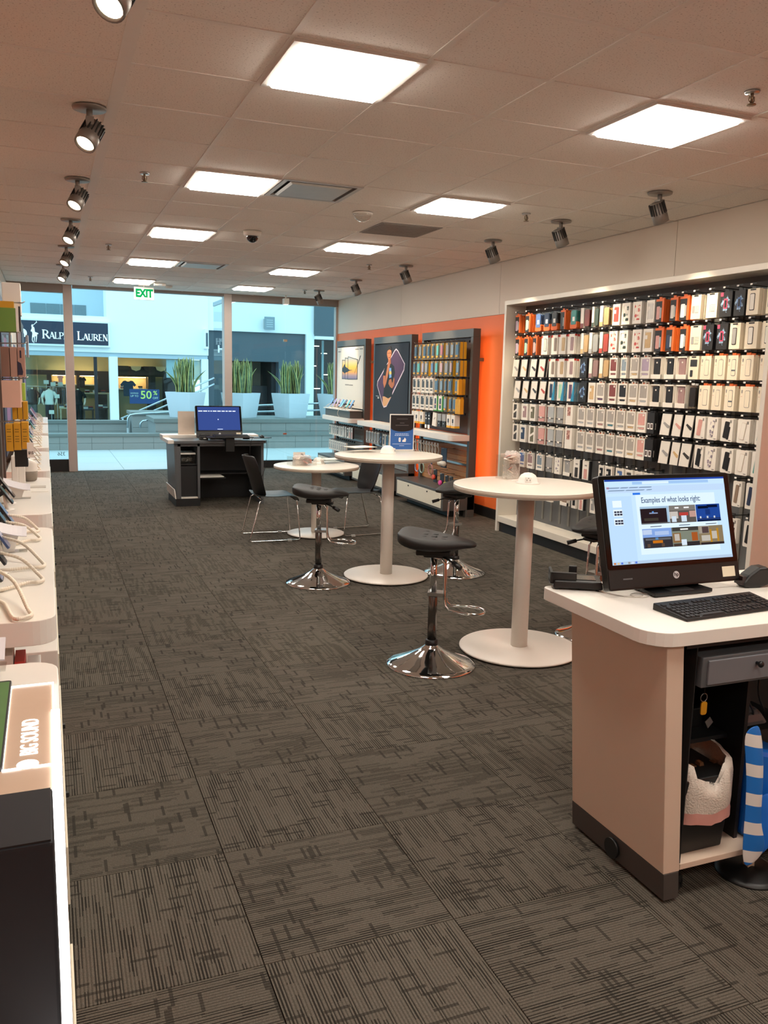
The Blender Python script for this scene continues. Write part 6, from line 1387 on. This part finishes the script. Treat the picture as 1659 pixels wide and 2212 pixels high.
    for q, (u0, u1) in enumerate(((.01, .10), (.12, .17), (.19, .25), (.27, .36), (.02, .14), (.16, .30), (.33, .36))): r('menu_text', u0, u1, .098 if q < 4 else .13, .106 if q < 4 else .137, (.2, .28, .4))
def far_screen(s, M, x0, z0, W, H):
    b = MB().use(emitmat('far screen text', (.6, .68, .9), 1)); x = .02
    rr_ = random.Random(2)
    while x < .92: L = rr_.uniform(.03, .1); b.box(x0+x*W, x0+min(.93, x+L)*W, -.003, -.0026, z0+.80*H, z0+.84*H, M=M); x += L+.02
    b.box(x0+.47*W, x0+.49*W, -.003, -.0026, z0+.44*H, z0+.48*H, M=M); b.box(x0+.45*W, x0+.58*W, -.003, -.0026, z0+.03*H, z0+.05*H, M=M)
    b.build('screen_text', s, world=False)
KEY = mat('key cap', '#1b1c1e', .5)
key_me = MB().use(KEY).frus((-.0082, .0082, -.0082, .0082), (-.0068, .0068, -.0062, .0072), 0, .006).mesh('key')
def keyboard(label, x, y, z, rz, full=True):
    t = thing('keyboard', (x, y, z), label, 'keyboard', None, rz)
    MB().use(BLACK).prism([(-.078, .0), (.078, .0), (.078, .024), (.0, .014), (-.078, .009)], -.225, .225, 'x').build('keyboard_body', t, .003, world=False)
    zf = lambda yy: .009 + (yy+.078)/.156*.0125
    if full:
        for r_ in range(6):
            yy = -.062 + .0205*r_ + (.006 if r_ == 5 else 0)
            for c_ in range(21):
                xx = -.208 + .0195*c_ + (.008 if c_ > 14 else 0) + (.008 if c_ > 17 else 0)
                if r_ == 0 and 3 <= c_ <= 8: continue
                if xx > .215 or (r_ == 5 and c_ in (1, 6, 11)) or (c_ in (15, 16, 17) and r_ == 2): continue
                inst('key', key_me, t, (xx, yy, zf(yy)-.001), (.08, 0, 0))
        o = inst('key', key_me, t, (-.208+.0195*5.5, -.062, zf(-.062)-.001), (.08, 0, 0), (6.6, 1, 1)); o.name = 'space_bar'
    else:
        for r_ in range(5): MB().use(KEY).box(-.21, .21, -.068+.027*r_, -.048+.027*r_, zf(-.06+.027*r_), zf(-.06+.027*r_)+.005).build('key_row', t, world=False)
    return t
# ------------------------------------------------------------------ near counter
CWARM = mat('counter beige laminate', '#d8c2ae', .45, var=.02, scale=6)
nc = thing('service_counter', (2.3, 2.27, 0), 'white-topped beige service counter carrying the bright monitor', 'counter')
n = 6; r = .10; X0, X1, YA, YB_ = 1.68, 3.0, 1.965, 2.60
po = [(X1, YA), (X1, YB_)]
po += [(X0+.03 + .03*math.cos(a), YB_-.03 + .03*math.sin(a)) for a in [PI/2 + PI/2*k/3 for k in range(4)]]
po += [(X0+r + r*math.cos(a), YA+r + r*math.sin(a)) for a in [PI + PI/2*k/n for k in range(n+1)]]
MB().use(WHITE).prism(po, .885, .93, 'z').build('worktop', nc, .002)
# tapered left side panel: top leans outward
def tp(name, mt, xb, xt, y0, y1, z0, z1, th, bev=0): MB().use(mt).frus((xb, xb+th, y0, y1), (xt, xt+th, y0, y1), z0, z1).build(name, nc, bev)
tp('side_panel', CWARM, 1.805, 1.748, 1.985, 2.50, .105, .885, .066, .002)
tp('side_plinth', mat('counter grey plinth', '#4a4542', .5), 1.812, 1.805, 1.982, 2.50, .012, .105, .06)
MB().use(BLACK).lathe([(.0001, 0), (.034, 0), (.036, .004), (.036, .012)], n=24, M=Matrix.Translation((1.803, 2.24, .058)) @ Matrix.Rotation(-PI/2, 4, 'Y')).build('cable_grommet', nc)
MB().use(CWARM).box(1.872, 2.98, 1.985, 2.46, .108, .128).build('bottom_shelf', nc, .001)
MB().use(BLACK2).box(1.82, 2.98, 2.46, 2.49, .105, .885).build('back_board', nc)
MB().use(CWARM).box(2.93, 2.995, 1.985, 2.50, 0, .885).build('far_side_panel', nc)
MB().use(BLACK2).box(1.83, 2.93, 1.99, 2.46, .865, .885).build('top_rail', nc)
MB().use(BLACK2).box(1.872, 1.876, 1.99, 2.46, .128, .865).build('inner_lining', nc)
MB().use(BLACK2).box(2.16, 2.175, 2.05, 2.46, .128, .70).build('inner_divider', nc)
MB().use(BLACK2).box(1.876, 2.16, 2.12, 2.46, .47, .485).build('inner_shelf', nc)
dr = MB().use(GREY).box(1.885, 2.45, 1.975, 2.40, .735, .835).build('drawer', nc, .003)
MB().use(mat('drawer face grey', '#6d6f74', .45)).box(1.905, 2.43, 1.967, 1.975, .745, .825).build('drawer_face', dr, .002)
MB().use(BLACK).lathe([(.005, 0), (.005, .012), (.010, .014), (.011, .020), (.008, .024), (.0001, .025)], n=14, M=Matrix.Translation((2.10, 1.967, .80)) @ Matrix.Rotation(PI/2, 4, 'X')).build('knob', dr)
for x, y in ((1.85, 2.02), (1.85, 2.45), (2.94, 2.02), (2.94, 2.45)): MB().use(BLACK).cyl((x, y, 0), (x, y, .1), .014, 10).lathe([(.022, 0), (.022, .01), (.014, .014)], (x, y, 0), 14).build('levelling_foot', nc)
# caster-like foot and tag near the corner
cs = thing('caster', (1.885, 2.0, 0), 'small black caster under the front corner of the service counter', 'caster')
MB().use(BLACK).lathe([(.0001, -.01), (.03, -.01), (.032, 0), (.03, .01), (.0001, .01)], n=20, M=Matrix.Translation((0, .03, .033)) @ Matrix.Rotation(PI/2, 4, 'Y')).build('wheel', cs, world=False)
MB().use(BLACK).box(-.016, .016, .0, .06, .05, .075).box(-.018, -.012, .0, .06, .03, .06).box(.012, .018, .0, .06, .03, .06).cyl((0, .03, .07), (0, .03, .106), .008).build('fork', cs, world=False)
MB().use(TAGW).box(-.03, -.017, .0, .012, .0, .03).build('tag', cs, world=False)
# round foot of a stool stored under the counter
st_ = thing('floor_stand', (2.22, 2.03, 0), 'dark round floor stand under the service counter', 'stand')
MB().use(BLACK).lathe([(.11, 0), (.11, .006), (.09, .014), (.03, .02), (.012, .03)], n=32).build('round_foot', st_, world=False)
MB().use(mat('beige post', '#a8947f', .5)).box(-.014, .014, -.012, .012, .02, .107).build('post', st_, world=False)
# waste bin with liner
wb_ = thing('waste_bin', (2.0, 2.1, .128), 'black waste bin with a white liner folded over its rim', 'waste bin')
MB().use(BLACK).frus((1.905, 2.085, 2.03, 2.2), (1.893, 2.097, 2.012, 2.218), .1285, .40).build('bin_body', wb_, .006)
LIN = mat('bin liner', '#cfc5b9', .35, var=.12, scale=14, bump=.9); LINP = mat('liner pink band', '#d29a90', .45)
rl2 = random.Random(4)
b = MB().use(LIN); st = [(.43, .86), (.425, 1.0), (.40, 1.05), (.34, 1.06), (.285, 1.07), (.275, 1.072), (.245, 1.075)]; n = 40
def sq(a):  # rounded-square
    c, s_ = math.cos(a), math.sin(a); k = 1/max(abs(c)**4 + abs(s_)**4, 1e-9)**.25; return c*k, s_*k
jit = [[rl2.uniform(-.05, .045) for _ in range(n)] for _ in st]
for i, (z, s_) in enumerate(st):
    for k in range(n):
        a = 2*PI*k/n; c, d = sq(a); f = s_ + jit[i][k]*(1 if i < 4 else .5)
        dz = .022*math.sin(2*a+.6) + .03*(c > .2)*(i < 3) - (.045 if (i < 2 and abs(c+.1) < .45 and d < 0) else 0)
        b.v.append((1.995+.110*f*c, 2.115+.115*f*d, z + (dz if i < 4 else .006*math.sin(5*a))))
for i in range(len(st)-1):
    b.use(LIN if i < 4 else LINP)
    for k in range(n): b.f.append([i*n+k, i*n+(k+1) % n, (i+1)*n+(k+1) % n, (i+1)*n+k]); b.mi.append(b.cur); b.sm.append(True)
b.build('liner', wb_)
for k in range(5): MB().use(mat('brown wrapper', '#6b4325', .6)).frus((1.95+.03*k, 1.98+.03*k, 2.08, 2.12), (1.96+.03*k, 1.975+.03*k, 2.09, 2.11), .36, .395+.008*(k % 3)).build('rubbish', wb_)
# blue and white shopping bag
bgm = bpy.data.materials.new('blue white stripe bag'); bgm.use_nodes = True; nt = bgm.node_tree
tc = nt.nodes.new('ShaderNodeTexCoord'); sp = nt.nodes.new('ShaderNodeSeparateXYZ'); wv = nt.nodes.new('ShaderNodeMath'); wv.operation = 'MULTIPLY'; wv.inputs[1].default_value = 10.0
ad = nt.nodes.new('ShaderNodeMath'); ad.operation = 'MULTIPLY_ADD'; ad.inputs[1].default_value = .25
fr2 = nt.nodes.new('ShaderNodeMath'); fr2.operation = 'FRACT'; gt2 = nt.nodes.new('ShaderNodeMath'); gt2.operation = 'GREATER_THAN'; gt2.inputs[1].default_value = .58
mxb = nt.nodes.new('ShaderNodeMix'); mxb.data_type = 'RGBA'; mxb.inputs[6].default_value = lin('#1f6fc4'); mxb.inputs[7].default_value = lin('#d9d6d2')
nt.links.new(tc.outputs['Object'], sp.inputs[0]); nt.links.new(sp.outputs[0], ad.inputs[0]); nt.links.new(sp.outputs[2], ad.inputs[2]); nt.links.new(ad.outputs[0], wv.inputs[0]); nt.links.new(wv.outputs[0], fr2.inputs[0]); nt.links.new(fr2.outputs[0], gt2.inputs[0]); nt.links.new(gt2.outputs[0], mxb.inputs[0]); nt.links.new(mxb.outputs[2], nt.nodes['Principled BSDF'].inputs['Base Color']); nt.nodes['Principled BSDF'].inputs['Roughness'].default_value = .35
BLUB = mat('blue bag film', '#1767c8', .3, var=.1, scale=10)
bb = thing('shopping_bag', (2.2, 2.02, .128), 'blue and white striped shopping bag spilling over the counter shelf', 'bag')
P = [[(2.085, 1.985, .56), (2.10, 1.97, .45), (2.105, 1.962, .33), (2.10, 1.955, .22), (2.098, 1.95, .14), (2.11, 1.948, .092)],
     [(2.125, 1.972, .585), (2.14, 1.955, .46), (2.145, 1.948, .34), (2.14, 1.942, .22), (2.15, 1.94, .14), (2.135, 1.942, .088)],
     [(2.165, 1.985, .575), (2.175, 1.965, .46), (2.175, 1.958, .34), (2.17, 1.95, .23), (2.20, 1.948, .17), (2.20, 1.95, .12)]]
b = MB().use(bgm)
for row in P: b.v += row
for i in range(2):
    for k in range(5): b.f.append([i*6+k, i*6+k+1, (i+1)*6+k+1, (i+1)*6+k]); b.mi.append(0); b.sm.append(True)
o = b.build('striped_side', bb); sd = o.modifiers.new('thickness', 'SOLIDIFY'); sd.thickness = .003
sb2 = o.modifiers.new('subdivision', 'SUBSURF'); sb2.levels = 1; sb2.render_levels = 2
b = MB().use(BLUB)
Q = [[(2.17, 1.97, .34), (2.165, 1.955, .23), (2.18, 1.948, .16), (2.16, 1.945, .10)], [(2.23, 1.975, .32), (2.25, 1.96, .25), (2.27, 1.955, .20), (2.24, 1.955, .145)], [(2.33, 2.0, .31), (2.36, 1.98, .26), (2.38, 1.975, .22), (2.33, 1.975, .175)]]
for row in Q: b.v += row
for i in range(2):
    for k in range(3): b.f.append([i*4+k, i*4+k+1, (i+1)*4+k+1, (i+1)*4+k]); b.mi.append(0); b.sm.append(True)
o = b.build('blue_side', bb); sd = o.modifiers.new('thickness', 'SOLIDIFY'); sd.thickness = .003
sb2 = o.modifiers.new('subdivision', 'SUBSURF'); sb2.levels = 1; sb2.render_levels = 2
MB().use(BLUB).prism([(2.19, .13), (2.42, .13), (2.40, .40), (2.20, .46)], 2.03, 2.3, 'y').build('bag_body', bb, .02)
# clutter on the dark inner shelf
ky = thing('key_bunch', (1.98, 2.05, .52), 'keys with a yellow tag hanging inside the counter', 'keys')
MB().use(YEL).prism(rrect(1.975, 2.0, .60, .645, .008), 2.06, 2.064, 'y').build('yellow_tag', ky)
MB().use(STEEL).tube([(1.985+.014*math.cos(a), 2.062, .66+.014*math.sin(a)) for a in [2*PI*k/12 for k in range(12)]], .0016, 6, True).build('ring', ky)
MB().use(STEEL).prism([(1.995, .575), (2.015, .59), (2.03, .57), (2.01, .55)], 2.058, 2.061, 'y').build('key', ky)
MB().use(BLACK).tube([(1.985, 2.062, .735), (1.985, 2.062, .674)], .002, 6).build('cord', ky)
for k, (x, z, h_, l) in enumerate(((1.93, .485, .12, 'black pen cup box on the dark inner shelf'), (2.08, .485, .07, 'low black box on the dark inner shelf'))):
    tag(MB().use(BLACK).box(x-.04, x+.04, 2.2, 2.3, z, z+h_).build('black_box', bevel=.004), l, 'box')
cb = MB().use(BLACK)
rc = random.Random(8)
for k in range(5):
    x = 2.22+.05*k
    cb.tube(bez((x, 2.1, .73), (x-.1, 2.05, .55), (x+.12, 2.1, .6), (x+.06, 2.2, .42), 12), .004, 6)
o = cb.build('cable_bundle'); tag(o, 'black cables dangling inside the counter behind the bag', 'cables')
pl = MB().use(mat('grey film', '#4f4f52', .3)).frus((2.19, 2.34, 2.1, 2.2), (2.2, 2.30, 2.12, 2.18), .50, .56).build('plastic_wrap', bevel=.02)
tag(pl, 'crumpled grey plastic wrap in the dark inside of the counter', 'plastic wrap')
tag(MB().use(BLACK2).box(2.19, 2.45, 2.08, 2.3, .47, .498).build('inner_tray'), 'flat black tray inside the counter right of the divider', 'tray')
# computer and things on the worktop
nm, MM_, off_ = computer('large all-in-one computer showing example store photos, on the near counter', 2.11, 2.37, .93, near_screen, True)
keyboard('black keyboard in front of the bright monitor', 2.10, 2.145, .93, .06)
cr = thing('card_reader', (1.80, 2.56, .93), 'black card reader cradle at the far left corner of the near counter', 'card reader', None, -.50)
MB().use(BLACK).frus((-.085, .095, -.065, .065), (-.08, .09, -.06, .06), .006, .035).build('reader_base', cr, .005, world=False)
MB().use(BLACK).box(-.095, .0, -.05, -.035, .02, .062).box(-.095, -.085, -.05, .05, .02, .062).build('cradle_wall', cr, .003, world=False)
MB().use(BLACK).box(-.02, .01, .045, .06, .03, .068).build('back_fin', cr, .003, world=False)
MB().use(mat('reader screen', '#2b2e33', .15)).box(-.02, .07, -.04, .03, .035, .037).build('reader_screen', cr, world=False)
for x in (-.07, .08):
    for y in (-.05, .05): MB().use(BLACK).cyl((x, y, 0), (x, y, .008), .01, 10).build('rubber_foot', cr, world=False)
cbl = MB().use(BLACK).tube(bez((1.88, 2.50, .955), (1.92, 2.44, .94), (1.97, 2.52, .934), (2.06, 2.53, .934)), .003, 6).tube(bez((1.87, 2.53, .945), (1.93, 2.50, .934), (1.99, 2.58, .934), (2.05, 2.55, .934)), .003, 6).build('reader_cable')
tag(cbl, 'thin black cables between the card reader and the computer', 'cable')
cw = MB().use(mat('clear grey cord', '#b9b2a8', .3)).tube(bez((1.84, 2.49, .933), (1.86, 2.38, .933), (1.90, 2.33, .933), (1.96, 2.37, .933)), .002, 6).tube([(1.95+.035*math.cos(a), 2.375+.03*math.sin(a), .9325) for a in [2*PI*k/16 for k in range(17)]], .0015, 6).build('security_cord')
tag(cw, 'thin clear security cord curled on the near counter', 'cord')
bc = thing('barcode_scanner', (2.50, 2.36, .93), 'black handheld barcode scanner lying at the right frame edge', 'scanner', None, -.15)
MB().use(BLACK).prism([(-.085, .0), (-.095, .02), (-.07, .05), (-.03, .078), (.0, .08), (.03, .064), (.14, .058), (.16, .045), (.15, .022), (.06, .020), (.02, .012), (-.02, .0)], -.03, .03, 'y').build('scanner_body', bc, .010, 3, world=False)
MB().use(mat('scanner window', '#241012', .1)).box(-.098, -.082, -.024, .024, .012, .045, M=Matrix.Rotation(0, 4, 'Y')).build('scan_window', bc, world=False)
MB().use(mat('scanner amber', '#b07a2a', .4)).box(.03, .07, -.031, -.029, .016, .022).build('trigger', bc, world=False)
# ------------------------------------------------------------------ far desk
fd = thing('service_desk', (2.0, 11.05, 0), 'grey open-front service desk near the doorway', 'desk')
MB().use(GREY).box(1.455, 2.625, 10.70, 11.2, .80, .835).build('desk_top', fd, .003)
MB().use(WHITE).box(1.375, 2.64, 11.2, 11.5, .835, .875).build('rear_ledge', fd, .003)
MB().use(WHITE).box(1.38, 1.455, 10.72, 11.5, .80, .845).build('side_ledge', fd, .002)
MB().use(GREY).frus((1.475, 1.50, 10.73, 11.5), (1.455, 1.50, 10.73, 11.5), .10, .80).build('side_panel', fd, .002)
MB().use(WHITE).frus((1.462, 1.475, 10.73, 11.5), (1.446, 1.46, 10.73, 11.5), .10, .22).build('side_band', fd)
MB().use(GREY).box(2.565, 2.60, 10.73, 11.5, 0, .80).build('side_panel', fd, .002)
MB().use(GREY).box(1.50, 1.535, 10.73, 10.75, .10, .80).build('face_stile', fd)
MB().use(GREY).box(1.745, 1.775, 10.73, 11.45, .10, .80).build('divider', fd)
MB().use(GREY).box(1.50, 2.565, 10.73, 10.76, .765, .80).build('face_rail', fd)
MB().use(BLACK2).box(1.48, 2.565, 11.44, 11.47, 0, .80).build('back_board', fd)
MB().use(BLACK2).box(1.47, 1.775, 10.74, 11.44, 0, .10).build('plinth', fd)
MB().use(WHITE).box(1.535, 1.745, 10.74, 11.44, .10, .118).build('locker_floor', fd)
MB().use(BLACK2).box(1.535, 1.745, 10.80, 11.42, .52, .535).build('locker_shelf', fd)
MB().use(BLACK2).box(1.54, 1.74, 10.78, 10.80, .12, .51).build('locker_door', fd)
MB().use(BLACK2).box(1.775, 2.565, 11.1, 11.44, .36, .375).build('inner_shelf', fd)
tag(MB().use(CARD).frus((1.80, 2.10, 10.85, 11.08), (1.81, 2.11, 10.85, 11.08), .376, .386).build('paper_stack'), 'sheet of white paper on the inner shelf of the far desk', 'paper') if False else None
ppr = thing('paper_shelf', (1.95, 10.95, .30), 'white paper tray inside the dark opening of the far desk', 'tray')
MB().use(CARD).box(1.79, 2.10, 10.84, 11.43, .352, .36).build('paper', ppr)
MB().use(BLACK2).box(1.776, 2.12, 10.84, 11.43, .335, .352).build('tray', ppr)
bn = thing('storage_tub', (1.64, 11.0, .535), 'clear tub of small parts with a white lid in the far desk', 'tub')
MB().use(glassmat('tub plastic', (.75, .75, .72), 2.0, .15)).frus((1.56, 1.72, 10.83, 11.1), (1.55, 1.73, 10.82, 11.12), .536, .655).build('tub', bn)
MB().use(CARD).box(1.545, 1.735, 10.81, 11.13, .655, .675).build('lid', bn, .003)
for k in range(7): MB().use(mat('tub part', '#8d8780', .5)).tube(bez((1.58+.02*k, 10.9, .56), (1.60+.01*k, 10.9, .62), (1.66, 10.95, .58+.005*k), (1.70-.01*k, 10.9, .60)), .006, 6).build('small_part', bn)
keyt = thing('keyboard_tray', (2.15, 10.72, .86), 'black articulated keyboard tray on the far desk', 'keyboard tray')
MB().use(BLACK).box(1.86, 2.44, 10.60, 10.80, .875, .888).build('tray_board', keyt, .004)
MB().use(BLACK).prism([(2.44, 10.60), (2.58, 10.58), (2.68, 10.63), (2.67, 10.72), (2.58, 10.77), (2.44, 10.78)], .872, .880, 'z').build('mouse_board', keyt)
MB().use(BLACK).box(2.09, 2.20, 10.64, 10.695, .70, .875).build('support_arm', keyt, .004)
MB().use(BLACK).box(2.09, 2.20, 10.66, 10.95, .836, .86).build('slide', keyt)
computer('all-in-one computer with a dark blue screen on the far desk', 2.07, 10.93, .84, far_screen, False)
keyboard('black keyboard on the tray of the far desk', 2.17, 10.70, .888, 0, False)
ms = thing('mouse', (2.56, 10.67, .880), 'black mouse on the round tray at the far desk', 'mouse')
MB().use(BLACK).ball((0, 0, 0), .034, 16, sx=.9, sy=1.5, sz=.9, z0=0).build('mouse_shell', ms, world=False)
MB().use(DGREY).box(-.003, .003, -.04, -.02, .024, .030).build('scroll_wheel', ms, world=False)
sc2 = thing('desk_phone_cradle', (2.38, 10.78, .835), 'black rounded scanner cradle on the far desk top', 'scanner')
MB().use(BLACK).ball((0, 0, 0), .05, 14, sx=1.0, sy=.9, sz=1.2, z0=0).build('cradle', sc2, world=False)
MB().use(BLACK).box(-.08, -.01, -.02, .02, .03, .05).build('scanner_head', sc2, .006, world=False)
cr2 = thing('card_reader', (1.85, 10.86, .835), 'small black card reader left of the far computer', 'card reader')
MB().use(BLACK).box(-.055, .045, -.06, .06, 0, .05).build('reader_base', cr2, .005, world=False)
MB().use(TAGW).box(-.015, .02, -.062, -.060, .018, .028).build('reader_badge', cr2, world=False)
MB().use(BLACK).box(-.04, .08, .03, .1, .03, .065).build('cradle', cr2, .005, world=False)
pd = thing('paper_stand', (1.69, 11.3, .875), 'blank cream card standing on the rear ledge of the far desk', 'card')
MB().use(mat('cream card', '#d8c8b8', .6)).box(1.585, 1.80, 11.27, 11.274, .8755, 1.18).build('card', pd)
MB().use(ACRYL).box(1.58, 1.805, 11.274, 11.278, .875, 1.185).box(1.58, 1.805, 11.278, 11.33, .875, .878).build('acrylic_back', pd)
dc = MB().use(BLACK).tube(bez((2.44, 10.68, .87), (2.36, 10.62, .72), (2.40, 10.66, .45), (2.50, 10.70, .36), 16), .003, 6).tube(bez((2.63, 10.70, .84), (2.65, 10.72, .7), (2.64, 10.7, .5), (2.56, 10.70, .35), 16), .003, 6).build('desk_cable')
tag(dc, 'thin black cables drooping from the far desk', 'cable')
